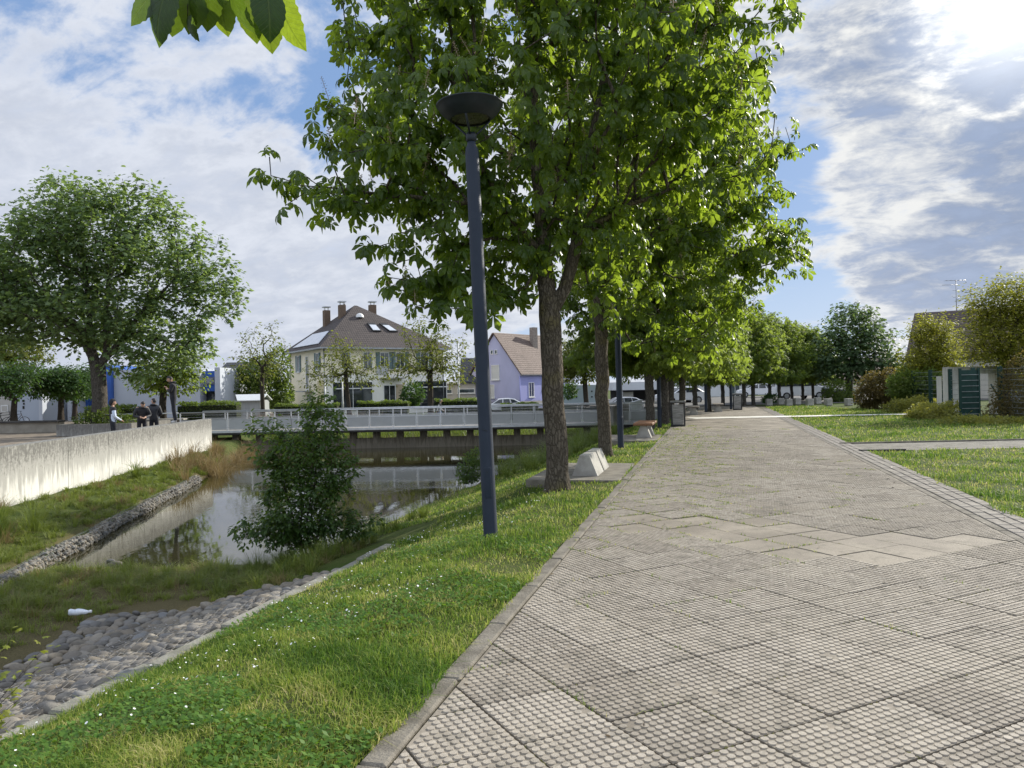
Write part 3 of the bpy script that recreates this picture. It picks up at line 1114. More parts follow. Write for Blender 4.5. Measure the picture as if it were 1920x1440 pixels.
def skeleton_mesh(P, par, r, nbase, flare=None, rmin=0.0):
    """tubes along chains with consistent rings"""
    n = len(P)
    kids = [[] for _ in range(n)]
    for i in range(n):
        if par[i] >= 0: kids[par[i]].append(i)
    V, Q = [], []; off = 0
    starts = [(-1, i) for i in range(n) if par[i] < 0]
    stack = list(starts)
    while stack:
        pa, i = stack.pop()
        chain = [pa] if pa >= 0 else []
        k = i
        while True:
            chain.append(k)
            if not kids[k]: break
            ks = sorted(kids[k], key=lambda q: -r[q])
            for q in ks[1:]: stack.append((k, q))
            k = ks[0]
        if len(chain) < 2: continue
        rr = r[chain].copy()
        if pa >= 0: rr[0] = min(rr[0], rr[1] * 1.25)
        if rr.max() < rmin: continue
        ns = 14 if rr.max() > .12 else 8 if rr.max() > .04 else 5 if rr.max() > .012 else 3
        pts = P[chain]
        tan = np.gradient(pts, axis=0); tan /= np.linalg.norm(tan, axis=1)[:, None] + 1e-9
        u = np.cross(tan[0], [0, .3, 1.0] if abs(tan[0][2]) < .9 else [1.0, 0, 0]); u /= np.linalg.norm(u)
        ang = np.arange(ns) * 2 * PI / ns
        for j in range(len(chain)):
            u = u - tan[j] * (u @ tan[j]); u /= np.linalg.norm(u) + 1e-9
            w = np.cross(tan[j], u)
            rad = np.full(ns, rr[j])
            if flare is not None and pa < 0:
                hgt = pts[j][2] - pts[0][2]
                rad = rad * (1 + flare * math.exp(-max(hgt, 0) / .14) * (1 + .35 * np.sin(5 * ang + 1)) + .035 * np.sin(3 * ang + hgt * 2.1) + .02 * np.sin(7 * ang - hgt * 5))
            V.append(pts[j] + (np.cos(ang)[:, None] * u + np.sin(ang)[:, None] * w) * rad[:, None])
        m = len(chain)
        a = np.arange(m - 1)[:, None] * ns + np.arange(ns)[None]
        b = np.arange(m - 1)[:, None] * ns + (np.arange(ns)[None] + 1) % ns
        Q.append(np.stack([a, b, b + ns, a + ns], 2).reshape(-1, 4) + off)
        off += m * ns
    return np.concatenate(V), np.concatenate(Q)


def frames(dirs, roll=None):
    """rotation matrices whose x axis is dirs; z axis as upright as possible, then rolled"""
    x = dirs / (np.linalg.norm(dirs, axis=1)[:, None] + 1e-9)
    z = np.tile([0, 0, 1.0], (len(x), 1)); z = z + .001
    y = np.cross(z, x); y /= np.linalg.norm(y, axis=1)[:, None] + 1e-9
    z = np.cross(x, y)
    if roll is not None:
        c, s = np.cos(roll)[:, None], np.sin(roll)[:, None]
        y, z = y * c + z * s, z * c - y * s
    return np.stack([x, y, z], 2)


def stamp(tv, tf, pos, Rm_, sc):
    V = np.einsum('nij,kj->nki', Rm_, tv) * sc[:, None, None] + pos[:, None, :]
    n, k = len(pos), len(tv)
    F = (np.arange(n)[:, None, None] * k + np.asarray(tf)[None]).reshape(-1, np.asarray(tf).shape[1])
    return V.reshape(-1, 3), F


def chestnut_leaf():
    V, F = [], []
    for a, l in ((-100, .62), (-58, .85), (-19, 1.0), (19, 1.0), (58, .85), (100, .60)):
        a = R(a); ca, sa = math.cos(a), math.sin(a)
        o = len(V)
        for x, y, z in ((.04, 0, 0), (.42, .11, -.05), (.70, .185, -.19), (1.0, 0, -.55), (.70, -.185, -.19), (.42, -.11, -.05), (.62, 0, -.09)):
            x, y, z = x * l, y * l, z * l
            V.append((x * ca - y * sa, x * sa + y * ca, z))
        F += [(o, o + 6, o + 2, o + 1), (o + 6, o + 3, o + 3, o + 2), (o, o + 5, o + 4, o + 6), (o + 6, o + 4, o + 3, o + 3)]
    F2 = []
    for f in F:
        F2.append(f)
    return np.array(V), np.array(F2)


def chestnut_leaf_q():
    V, F = [], []
    for a, l in ((-112, .62), (-56, .88), (0, 1.0), (56, .88), (112, .62)):
        a = R(a + 0.0); ca, sa = math.cos(a), math.sin(a)
        o = len(V)
        for x, y, z in ((.03, 0, 0), (.42, .17, -.10), (.72, .285, -.34), (1.0, 0, -.72), (.72, -.285, -.34), (.42, -.17, -.10), (.5, 0, -.05), (.78, 0, -.27)):
            x, y, z = x * l, y * l, z * l
            V.append((x * ca - y * sa, x * sa + y * ca, z))
        F += [(o, o + 6, o + 1, o), (o + 6, o + 7, o + 2, o + 1), (o, o + 5, o + 6, o), (o + 5, o + 4, o + 7, o + 6)]
        F += [(o + 7, o + 3, o + 2, o + 7), (o + 4, o + 3, o + 7, o + 4)]
    # triangles are given as separate list
    T = np.array([(f[0], f[1], f[2]) for f in F if f[0] == f[3]])
    Q = np.array([f for f in F if f[0] != f[3]])
    return np.array(V), Q, T


CH_V, CH_Q, CH_T = chestnut_leaf_q()
# lobed / oval simple leaves
OV_V = np.array([(0, 0, 0), (.30, .25, -.02), (.68, .22, -.10), (1.0, 0, -.24), (.68, -.22, -.10), (.30, -.25, -.02), (.5, 0, .03)])
OV_Q = np.array([(0, 6, 2, 1), (0, 5, 4, 6)]); OV_T = np.array([(6, 3, 2), (6, 4, 3)])
MP_V = np.array([(0, 0, 0), (.10, .45, -.05), (.45, .30, -.03), (.62, .52, -.14), (.70, .18, -.08), (1.0, 0, -.22), (.70, -.18, -.08), (.62, -.52, -.14), (.45, -.30, -.03), (.10, -.45, -.05), (.5, 0, .02)])
MP_Q = np.array([(0, 10, 2, 1), (10, 4, 3, 2), (0, 9, 8, 10), (8, 7, 6, 10)]); MP_T = np.array([(10, 5, 4), (10, 6, 5)])
PN_V = np.array([(0, 0, 0), (.5, .24, -.03), (1, 0, -.12), (.5, -.24, -.03)]); PN_Q = np.array([(0, 1, 2, 3)]); PN_T = np.zeros((0, 3), int)


def stamp_mixed(tv, tq, tt, pos, Rm_, sc):
    V, Q = stamp(tv, tq, pos, Rm_, sc)
    n, k = len(pos), len(tv)
    T = (np.arange(n)[:, None, None] * k + tt[None]).reshape(-1, 3) if len(tt) else np.zeros((0, 3), int)
    return V, [Q, T]


def foliage(P, par, tips, D, kind, per, size, spread=.25, droop=.35, back=3, tint_f=None):
    """leaves round the last nodes of every twig"""
    node = []
    for t in tips:
        k = t
        for b_ in range(back):
            node.append(k)
            k = par[k]
            if k < 0: break
    node = np.array(node)
    rep = np.repeat(node, per)
    n = len(rep)
    d = D[rep] * .55 + rng.normal(0, 1, (n, 3)) * np.array([.8, .8, .55])
    d /= np.linalg.norm(d, axis=1)[:, None]
    pos = P[rep] + d * rng.uniform(.15, 1.0, n)[:, None] * spread
    ld = d * np.array([1, 1, .5]); ld[:, 2] -= droop * rng.uniform(.2, 1.6, n)
    Rm_ = frames(ld, rng.normal(0, .45, n))
    sc = size * rng.uniform(.6, 1.2, n)
    tv, tq, tt = {'chestnut': (CH_V, CH_Q, CH_T), 'oval': (OV_V, OV_Q, OV_T), 'maple': (MP_V, MP_Q, MP_T), 'pinna': (PN_V, PN_Q, PN_T)}[kind]
    V, F = stamp_mixed(tv, tq, tt, pos, Rm_, sc)
    # twig-wise tone plus leaf-wise tone
    tw = rng.normal(0, .16, len(P))[rep]
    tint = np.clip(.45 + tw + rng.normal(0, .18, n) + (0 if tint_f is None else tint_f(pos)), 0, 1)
    return V, F, np.repeat(tint, len(tv))


def bark_mat(name, c1, c2, c3=None, sc=1.0):
    m, n, out = new_mat(name)
    tc = n.add('ShaderNodeTexCoord'); v = tc.outputs['Object']
    st_ = n.vmath('MULTIPLY', v, (13 * sc, 13 * sc, 4.0 * sc))
    a = n.noise(st_, 2.6, 8, .68, .4); b = n.noise(v, 1.3, 4)
    vo = n.add('ShaderNodeTexVoronoi', {'feature': 'DISTANCE_TO_EDGE'}, Vector=n.vmath('ADD', st_, n.vmath('SCALE', n.noise(v, 6, 3, out=1), scale=1.4)), Scale=1.5)
    crack = n.sstep(vo.outputs['Distance'], -.05, .20)
    col = n.mix(n.sstep(a, .3, .7), c1, c2)
    if c3 is not None: col = n.mix(n.math('MULTIPLY', n.sstep(b, .52, .66), .7), col, c3)
    col = n.mix(crack, tuple(x * .62 for x in c1), col)
    bs = n.add('ShaderNodeBsdfPrincipled', Base_Color=col, Roughness=.95)
    bs.inputs['Specular IOR Level'].default_value = .15
    bn = n.add('ShaderNodeBump', Strength=.9, Distance=.03, Height=n.math('ADD', n.math('MULTIPLY', crack, .6), a))
    n.put(bs.inputs['Normal'], bn.outputs[0])
    n.put(out.inputs[0], bs.outputs[0])
    return m


M_bark = bark_mat('chestnut bark', (.085, .070, .052), (.165, .140, .108), (.135, .115, .045))
M_bark2 = bark_mat('grey bark', (.075, .066, .055), (.15, .135, .115))
M_bark3 = bark_mat('thin dark bark', (.055, .045, .036), (.105, .09, .075), sc=2)
M_chest = leaf_mat('chestnut leaf', (.027, .060, .010), (.070, .112, .019), (.29, .40, .03), .50, .40, .45)
M_maple = leaf_mat('maple leaf', (.068, .115, .042), (.17, .235, .12), (.24, .34, .07), .44, .5, .35)
M_clip = leaf_mat('clipped dark leaf', (.016, .046, .010), (.045, .100, .022), (.10, .19, .025), .35, .5, .35)
M_spring = leaf_mat('sparse spring leaf', (.085, .108, .020), (.165, .185, .040), (.24, .27, .04), .42, .55, .3)
M_farch = leaf_mat('row tree leaf', (.042, .075, .014), (.095, .132, .026), (.28, .37, .045), .50, .5, .3)
M_shrub = leaf_mat('shrub leaf', (.022, .056, .013), (.070, .122, .028), (.18, .27, .028), .44, .42, .45)
M_locust = leaf_mat('golden locust leaf', (.095, .118, .016), (.215, .205, .032), (.35, .36, .042), .48, .55, .3)
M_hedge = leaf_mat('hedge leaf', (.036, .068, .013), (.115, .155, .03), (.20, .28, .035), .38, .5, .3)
M_reddish = leaf_mat('reddish hedge leaf', (.070, .066, .020), (.135, .098, .034), (.19, .15, .035), .36, .55, .3)
M_ground_shrub = leaf_mat('low shrub leaf', (.115, .145, .028), (.27, .26, .07), (.38, .37, .06), .42, .55, .3)
M_panicle = pmat('chestnut blossom', (.42, .31, .22), (.60, .48, .36), 30, .8)
M_bluegreen = leaf_mat('bluish leaf', (.048, .085, .038), (.11, .165, .078), (.16, .24, .06), .40, .5, .35)


def panicles(P, tips, D, n, size):
    """upright flower spikes, many tiny florets each"""
    pick = rng.choice(tips, n, replace=False)
    tv, tf = [], []
    k = 0
    for i in range(26):
        t = i / 26; a = i * 2.4; rr = .17 * (1 - t * .85) * (.75 + .5 * random.random())
        c = (rr * math.cos(a), rr * math.sin(a), t)
        s = .048
        tv += [(c[0] - s, c[1], c[2]), (c[0], c[1] - s, c[2] + s * .6), (c[0] + s, c[1], c[2]), (c[0], c[1] + s, c[2] + s * .6)]
        tf.append((k, k + 1, k + 2, k + 3)); k += 4
    s = .014
    tv += [(-s, 0, 0), (s, 0, 0), (s * .5, 0, 1), (-s * .5, 0, 1), (0, -s, 0), (0, s, 0), (0, s * .5, 1), (0, -s * .5, 1)]
    tf += [(k, k + 1, k + 2, k + 3), (k + 4, k + 5, k + 6, k + 7)]
    tv = np.array(tv)
    pos = P[pick] + np.array([0, 0, .06])
    ang = rng.uniform(0, 2 * PI, n); tl = rng.normal(0, .22, (n, 2))
    z = np.column_stack([tl, np.ones(n)]); z /= np.linalg.norm(z, axis=1)[:, None]
    x = np.stack([np.cos(ang), np.sin(ang), np.zeros(n)], 1); y = np.cross(z, x); y /= np.linalg.norm(y, axis=1)[:, None]; x = np.cross(y, z)
    return stamp(tv, np.array(tf), pos, np.stack([x, y, z], 2), size * rng.uniform(.7, 1.2, n))


def lob(px, py, rpx, rpz, Y, ry=None):
    c = at(px, py, Y); k = Y / FPX
    rx = rpx * k
    return (c[0], c[1], c[2], rx, rx * .95 if ry is None else ry, rpz * k)


def make_tree(name, label, base, lines, lobes, n_attr, kind, per, size, leafmat, bark, rbase, group=None, cat='tree', rtip=.006,
              spread=.25, droop=.35, back=3, seg=.42, up=.25, npan=0, flare=.35, tint_f=None, shell=3.2, rmin=0.0):
    t = thing(name, base, label, cat, group)
    b0 = np.array(base)
    P, par, tips, D, nb = grow(lines, lobes, n_attr, seg, up, shell=shell)
    r = radii(par, len(P), rtip, rbase=rbase)
    V, Q = skeleton_mesh(P, par, r, nb, flare, rmin)
    link('trunk', mesh_np('trunk', V - b0, Q, bark, smooth=True), t)
    V, F, tn = foliage(P, par, tips, D, kind, per, size, spread, droop, back, tint_f)
    link('crown', mesh_np('crown', V - b0, F, leafmat, tn), t)
    if npan:
        V, F = panicles(P, tips, D, min(npan, len(tips)), .33)
        link('blossoms', mesh_np('blossoms', V - b0, F, M_panicle), t)
    return t


def polyline(*pts, seg=.3, wob=.012):
    out = []
    pts = [np.array(p, float) for p in pts]
    for a, b_ in zip(pts[:-1], pts[1:]):
        m = max(1, int(np.linalg.norm(b_ - a) / seg))
        for i in range(m): out.append(a + (b_ - a) * i / m + (rng.normal(0, wob, 3) if (i or out) else 0))
    out.append(pts[-1])
    return out


# --- the two big chestnuts in front of the path
Y1 = 12.45
B1 = gnd(1046, 914, -.03)
Y1 = B1[1]
fork = at(1030, 590, Y1)
main = polyline(B1 - np.array([0, 0, .12]), at(1042, 800, Y1), fork)
nm = len(main)
left_stem = polyline(fork, at(1022, 520, Y1), at(1012, 400, Y1 + .1), at(1000, 250, Y1), at(1005, 60, Y1))
right_stem = polyline(fork, at(1058, 540, Y1), at(1078, 470, Y1 - .1), at(1098, 330, Y1 - .2), at(1135, 130, Y1 - .1))
limb_l = polyline(left_stem[3], at(930, 385, Y1 - .8), at(760, 370, Y1 - 1.2), at(620, 352, Y1 - 1.2))
limb_r = polyline(right_stem[4], at(1180, 385, Y1 - .3), at(1290, 345, Y1 - .4), at(1380, 330, Y1 - .3))
lines = [(main, -1), (left_stem, nm - 1), (right_stem, nm - 1)]
n1 = nm + len(left_stem) - 1 + len(right_stem) - 1
lines += [(limb_l, nm - 1 + 3), (limb_r, nm - 1 + len(left_stem) - 1 + 4)]
L1 = [lob(1010, 170, 360, 260, Y1, 3.2), lob(1060, -120, 420, 240, Y1, 3.2), lob(800, 290, 190, 130, Y1 - .8, 2.0), lob(630, 345, 145, 82, Y1 - 1.0, 1.1), lob(770, 465, 110, 85, Y1 - 1.0, 1.1),
      lob(920, 465, 170, 105, Y1 + .3, 1.8), lob(1120, 460, 150, 90, Y1 + .6, 1.6), lob(690, 90, 100, 150, Y1, 1.6), lob(1360, 60, 115, 150, Y1, 1.6), lob(1300, 260, 150, 120, Y1, 1.8),
      lob(900, 590, 40, 42, Y1 - 1.2, .5), lob(700, 235, 110, 80, Y1 - .4, 1.2), lob(735, 520, 62, 48, Y1 - 1.0, .7), lob(830, 585, 60, 40, Y1 - .8, .6), lob(860, 540, 90, 60, Y1 - .6, 1.0), lob(1150, 545, 70, 45, Y1 + .9, .6), lob(690, 420, 70, 60, Y1 - .9, .8)]
make_tree('chestnut_tree', 'big flowering chestnut whose trunk forks low, beside the tall grey blue lamp post', B1, lines, L1, 960, 'chestnut', 3, .178, M_chest, M_bark, .178,
          'chestnut trees along the kerb', rtip=.0085, spread=.27, droop=.75, back=3, npan=170, seg=.40)

B2 = gnd(1136, 854, -.03)
Y2 = B2[1]
fork2 = at(1124, 560, Y2)
main2 = polyline(B2 - np.array([0, 0, .12]), at(1130, 740, Y2), fork2)
st2 = polyline(fork2, at(1135, 420, Y2), at(1150, 200, Y2))
st2b = polyline(fork2, at(1180, 480, Y2 + .2), at(1290, 380, Y2 + .2), at(1400, 340, Y2 + .1))
L2 = [lob(1190, 250, 260, 250, Y2, 3.2), lob(1200, 470, 190, 95, Y2, 2.4), lob(1400, 300, 85, 90, Y2, 1.3), lob(1470, 265, 48, 42, Y2 - .2, .5), lob(1380, 450, 115, 75, Y2, 1.5), lob(1515, 430, 45, 30, Y2 - .3, .5),
      lob(1445, 500, 68, 55, Y2 - .3, .9), lob(1340, 560, 100, 62, Y2, 1.3), lob(1200, 600, 90, 50, Y2 - .4, 1.2), lob(1420, 380, 70, 50, Y2 - .2, .9), lob(1310, 640, 60, 40, Y2, .9), lob(1460, 445, 60, 40, Y2, .8)]
make_tree('chestnut_tree', 'chestnut with a slim upright trunk standing behind the concrete bench base without a plank', B2, [(main2, -1), (st2, len(main2) - 1), (st2b, len(main2) - 1)], L2, 740, 'chestnut', 3, .175, M_chest, M_bark, .155,
          'chestnut trees along the kerb', rtip=.0085, spread=.27, droop=.75, back=3, npan=80)

# --- the rest of the row: two grown trees, copied
def row_tree_proto(seed_h, rad, n_attr, name, size, per):
    base = np.zeros(3)
    main = polyline((0, 0, -.1), (.05, 0, 1.2), (0, .04, 2.5))
    st_ = polyline(main[-1], (.1, 0, 4.0), (.05, .1, seed_h - .8))
    Ls = [(0, 0, seed_h * .58, rad, rad, seed_h * .34), (0, .3, seed_h * .84, rad * .6, rad * .6, seed_h * .16), (1.3, -1.0, 2.9, rad * .6, rad * .6, .85), (-1.4, .8, 3.0, rad * .6, rad * .6, .9),
          (.4, 1.7, 3.0, rad * .55, rad * .55, .9), (-.4, -1.7, 3.1, rad * .55, rad * .55, .9), (rad * .6, .3, 4.3, rad * .5, rad * .5, 1.0), (-rad * .55, -.4, 4.4, rad * .5, rad * .5, 1.0)]
    t = make_tree('chestnut_tree', name, base, [(main, -1), (st_, len(main) - 1)], Ls, n_attr, 'chestnut', per, size, M_farch, M_bark2, .165,
                  'chestnut trees along the kerb', rtip=.007, spread=.36, droop=.55, back=3, npan=22)
    return t


row = [  # px, py(base), height scale, label
    (1218, 803, 1.0, 'A', 'chestnut trunk just behind the brown topped bench, third in the kerb row'),
    (1248, 796, .95, 'B', 'chestnut with dark trunk right beside the lamp post before the litter bin'),
    (1259, 786, .95, 'A', 'chestnut half hidden by the dark trunk near the litter bin'),
    (1279, 782, .92, 'B', 'chestnut whose trunk rises above the litter bin in front of the white car'),
    (1304, 768, .92, 'A', 'chestnut trunk behind the second brown bench seat at the pale strip'),
    (1330, 772, .72, 'B', 'chestnut trunk close behind the slim lamp post past the pale strip'),
    (1355, 761, .80, 'A', 'chestnut trunk behind the bench near the second grey bin'),
    (1396, 762, .78, 'B', 'grey chestnut trunk just past the second grey bin'),
    (1413, 760, .74, 'A', 'chestnut trunk touching the last slim lamp post of the row'),
    (1443, 756, .76, 'B', 'slim row tree behind the round dark bush at the path end'),
    (1462, 755, .76, 'A', 'slim row tree at the bollards between the dark bush and white van'),
    (1485, 752, .74, 'B', 'slim row tree in front of the white van rear'),
    (1505, 751, .72, 'A', 'slim row tree in front of the white van bonnet'),
    (1525, 751, .70, 'B', 'slim row tree between the white van and the dark parked car'),
]
protoA = row_tree_proto(9.2, 3.5, 640, row[0][4], .215, 3)
protoB = row_tree_proto(8.8, 3.3, 600, row[1][4], .215, 3)
used = {'A': False, 'B': False}
for i, (px, py, sc, w, lb) in enumerate(row):
    pr = protoA if w == 'A' else protoB
    o = pr if not used[w] else copy_tree(pr)
    used[w] = True
    p = gnd(px, py, 0)
    o.location = (p[0], p[1], 0.0)
    o.rotation_euler = (0, 0, i * 2.1)
    o.scale = (sc, sc, sc)
    o['label'] = lb
# ------------------------------------------------------------------ other trees
YM = 38.8
BM = at(186, 797, YM)
forkM = at(184, 690, YM)
mainM = polyline(BM - np.array([0, 0, .2]), at(187, 745, YM), forkM, seg=.5)
k = len(mainM) - 1
sA = polyline(forkM, at(172, 650, YM), at(165, 560, YM), at(150, 440, YM), seg=.6)
sB = polyline(forkM, at(200, 660, YM), at(200, 560, YM), at(215, 430, YM), seg=.6)
sC = polyline(forkM, at(225, 640, YM), at(262, 590, YM), at(330, 520, YM), seg=.6)
sD = polyline(forkM, at(150, 620, YM), at(110, 595, YM), at(30, 590, YM), seg=.6)
LM = [lob(165, 440, 112, 90, YM, 3.4), lob(310, 405, 45, 40, YM, 1.4), lob(45, 425, 50, 42, YM, 1.5), lob(405, 470, 34, 34, YM, 1.2), lob(200, 365, 40, 34, YM, 1.4), lob(55, 510, 115, 82, YM, 3.4), lob(285, 490, 105, 88, YM, 3.2), lob(395, 545, 62, 55, YM, 2.0), lob(120, 590, 165, 70, YM, 4.0), lob(320, 610, 85, 62, YM, 2.6),
      lob(-70, 520, 120, 90, YM, 3.2), lob(-60, 610, 120, 60, YM, 3.0), lob(345, 660, 58, 30, YM, 1.4), lob(250, 680, 70, 30, YM - .5, 1.6), lob(120, 370, 60, 45, YM, 2.0), lob(430, 520, 30, 28, YM, 1.0), lob(265, 370, 50, 40, YM, 1.6)]
make_tree('maple_tree', 'huge round crowned maple rising from the concrete planter behind the wall', BM, [(mainM, -1), (sA, k), (sB, k), (sC, k), (sD, k)], LM, 1350, 'maple', 9, .225, M_maple, M_bark2, .36,
          rtip=.012, spread=.62, droop=.35, back=3, seg=.75, flare=.25)

# bare drooping twigs are part of the next, sparse trees


def sparse_tree(px, py, Y, lobes, label, n_attr, per, size, mat, rb, top=None, back=3, spread=.45, name='young_tree', group='sparse young trees beyond the bridge', kind='oval', rtip=.008, seg=.5, droop=.4):
    base = at(px, py, Y)
    t0 = at(top[0], top[1], Y) if top else at(px, py - 60, Y)
    main = polyline(base - np.array([0, 0, .2]), (base + t0) / 2, t0, seg=.5)
    return make_tree(name, label, base, [(main, -1)], [lob(a, b_, c, d, Y) for a, b_, c, d in lobes], n_attr, kind, per, size, mat, M_bark3, rb, group, rtip=rtip, spread=spread, back=back, seg=seg, droop=droop, shell=2.6)


sparse_tree(492, 775, 55, [(490, 650, 52, 45), (480, 690, 58, 35), (505, 625, 30, 30), (455, 685, 30, 25), (520, 690, 30, 30)], 'thin nearly bare young tree beside the small shed', 150, 3, .22, M_spring, .15, (492, 690), back=2, spread=.4)
sparse_tree(655, 775, 55, [(645, 680, 52, 45), (600, 700, 40, 30), (690, 690, 42, 40), (640, 645, 30, 28)], 'young tree with loose yellow green leaves in front of the cream house', 170, 4, .21, M_spring, .15, (648, 700))
sparse_tree(808, 778, 55, [(800, 670, 60, 55), (760, 690, 45, 35), (850, 690, 45, 40), (800, 625, 50, 35), (770, 610, 22, 25), (835, 650, 45, 40)], 'fuller young tree hiding the end of the cream house', 210, 5, .22, M_spring, .20, (806, 700))
sparse_tree(1100, 760, 62, [(1090, 680, 50, 40), (1060, 690, 40, 40), (1120, 660, 40, 40), (1085, 650, 40, 30)], 'yellow green tree between the purple house and the pale blue wall', 240, 9, .27, M_spring, .2, (1095, 690))
sparse_tree(306, 800, 46, [(310, 690, 60, 45), (345, 715, 45, 25), (280, 710, 45, 30), (360, 680, 35, 30)], 'smaller bright leaved tree behind the person standing on the wall', 190, 6, .22, M_farch, .2, (306, 720), group=None, name='small_tree')
sparse_tree(20, 770, 90, [(15, 660, 60, 40), (55, 665, 45, 28), (-40, 650, 50, 40)], 'pale hazy green tree far behind the clipped trees', 260, 9, .36, M_spring, .25, (20, 690), group=None, name='distant_tree')
sparse_tree(1592, 752, 60, [(1602, 635, 64, 60), (1570, 660, 50, 50), (1645, 660, 48, 55), (1598, 600, 48, 36), (1655, 690, 45, 28), (1695, 690, 42, 26), (1555, 690, 34, 28), (1620, 700, 50, 25)], 'tall dark green round tree at the end of the lawn', 440, 6, .27, M_bluegreen, .26, (1592, 690), group=None, name='round_tree', spread=.55, kind='maple')
sparse_tree(1755, 740, 40, [(1745, 660, 48, 40), (1720, 690, 32, 30), (1775, 680, 35, 30), (1750, 622, 44, 34), (1700, 670, 22, 30)], 'small golden green tree beside the tiled roof gable', 300, 11, .17, M_locust, .12, (1750, 690), group=None, name='small_tree', kind='pinna', spread=.4, rtip=.006)
Yl = 33.0
sparse_tree(1885, 770, Yl, [(1870, 570, 60, 50), (1920, 560, 70, 50), (1840, 640, 60, 40), (1900, 640, 80, 55), (1985, 600, 90, 80), (1835, 590, 35, 40), (1960, 690, 60, 40)], 'spreading golden locust tree over the mesh fence', 760, 13, .155, M_locust, .17, (1890, 690), group=None, name='locust_tree', kind='pinna', spread=.5, rtip=.007, droop=.25, seg=.45)


# clipped flat topped trees on the plaza
def clipped(px, pyb, Y, x0, x1, y0, y1, label):
    base = at(px, pyb, Y)
    c0 = at((x0 + x1) / 2, (y0 + y1) / 2, Y); k = Y / FPX
    hw = (x1 - x0) / 2 * k; hh = (y1 - y0) / 2 * k
    Ls = []
    for ix in (-.62, 0, .62):
        for iy in (-.6, 0, .6):
            Ls.append((c0[0] + ix * hw, c0[1] + iy * hw, c0[2] + rng.uniform(-.1, .1), hw * .48, hw * .48, hh * 1.02))
    main = polyline(base - np.array([0, 0, .2]), (base[0] + .05, base[1], (base[2] + c0[2]) / 2), (c0[0], c0[1], c0[2] - hh * .6), seg=.5)
    return make_tree('clipped_tree', label, base, [(main, -1)], Ls, 330, 'oval', 10, .21, M_clip, M_bark3, .17, 'clipped plaza trees', rtip=.01, spread=.5, back=2, seg=.6, droop=.25)


clipped(26, 788, 47, -62, 78, 682, 742, 'clipped flat topped tree with a leaning trunk above the bicycles')
clipped(114, 786, 50, 70, 165, 690, 745, 'clipped tree with a straight trunk at the corner of the white building')
clipped(140, 782, 56, 92, 172, 694, 745, 'clipped tree set back between the white wall and blue entrance')


# ------------------------------------------------------------------ shrubs and hedges
def bush(name, label, lobes, n, size, mat, group=None, cat='bush', kind='oval', stems=0, base=None, bark=None, dens=2.0, tint_f=None, droop=.3):
    lb_ = np.array(lobes, float)
    if base is None:
        i = np.argmin(lb_[:, 2]); base = (lb_[i, 0], lb_[i, 1], lb_[:, 2].min() - lb_[i, 5] * .8)
    t = thing(name, base, label, cat, group)
    b0 = np.array(base)
    area = (lb_[:, 3] * lb_[:, 5]); pk = rng.choice(len(lb_), n, p=area / area.sum())
    d = rng.normal(0, 1, (n, 3)); d /= np.linalg.norm(d, axis=1)[:, None]
    r = rng.random(n) ** (1 / (2.2 * dens))
    nz = 1 + .16 * np.sin(d[:, 0] * 7 + pk) * np.sin(d[:, 2] * 6 + pk * 2) + .10 * np.sin(d[:, 1] * 13 + pk)
    pos = lb_[pk, :3] + d * (r * nz)[:, None] * lb_[pk, 3:6]
    ok = pos[:, 2] > b0[2] - .02
    pos, d = pos[ok], d[ok]; n = len(pos)
    ld = d + rng.normal(0, .6, (n, 3)); ld[:, 2] -= droop * rng.uniform(0, 1.5, n) - .1
    tv, tq, tt = {'oval': (OV_V, OV_Q, OV_T), 'maple': (MP_V, MP_Q, MP_T), 'pinna': (PN_V, PN_Q, PN_T)}[kind]
    V, F = stamp_mixed(tv, tq, tt, pos, frames(ld, rng.normal(0, .6, n)), size * rng.uniform(.6, 1.25, n))
    tint = np.clip(.45 + .25 * np.sin(pos[:, 0] * 2.3 + pos[:, 2] * 3.1) * np.sin(pos[:, 1] * 1.9) + rng.normal(0, .2, n) + (0 if tint_f is None else tint_f(pos)), 0, 1)
    link('foliage', mesh_np('foliage', V - b0, F, mat, np.repeat(tint, len(tv))), t)
    # woody inside: stems fanning up into the lobes
    b = MB()
    for i in range(max(stems, 5)):
        k = i % len(lb_)
        e = lb_[k, :3] + rng.normal(0, .35, 3) * lb_[k, 3:6]
        s = b0 + np.array([rng.normal(0, .06), rng.normal(0, .06), -.05])
        m = (s + e) / 2 + rng.normal(0, .06, 3)
        rr = .012 + .006 * lb_[:, 5].max()
        b.tube([s - b0, m - b0, e - b0], [rr, rr * .7, rr * .3], bark or M_bark3, n=5)
    b.build('stems', t)
    return t


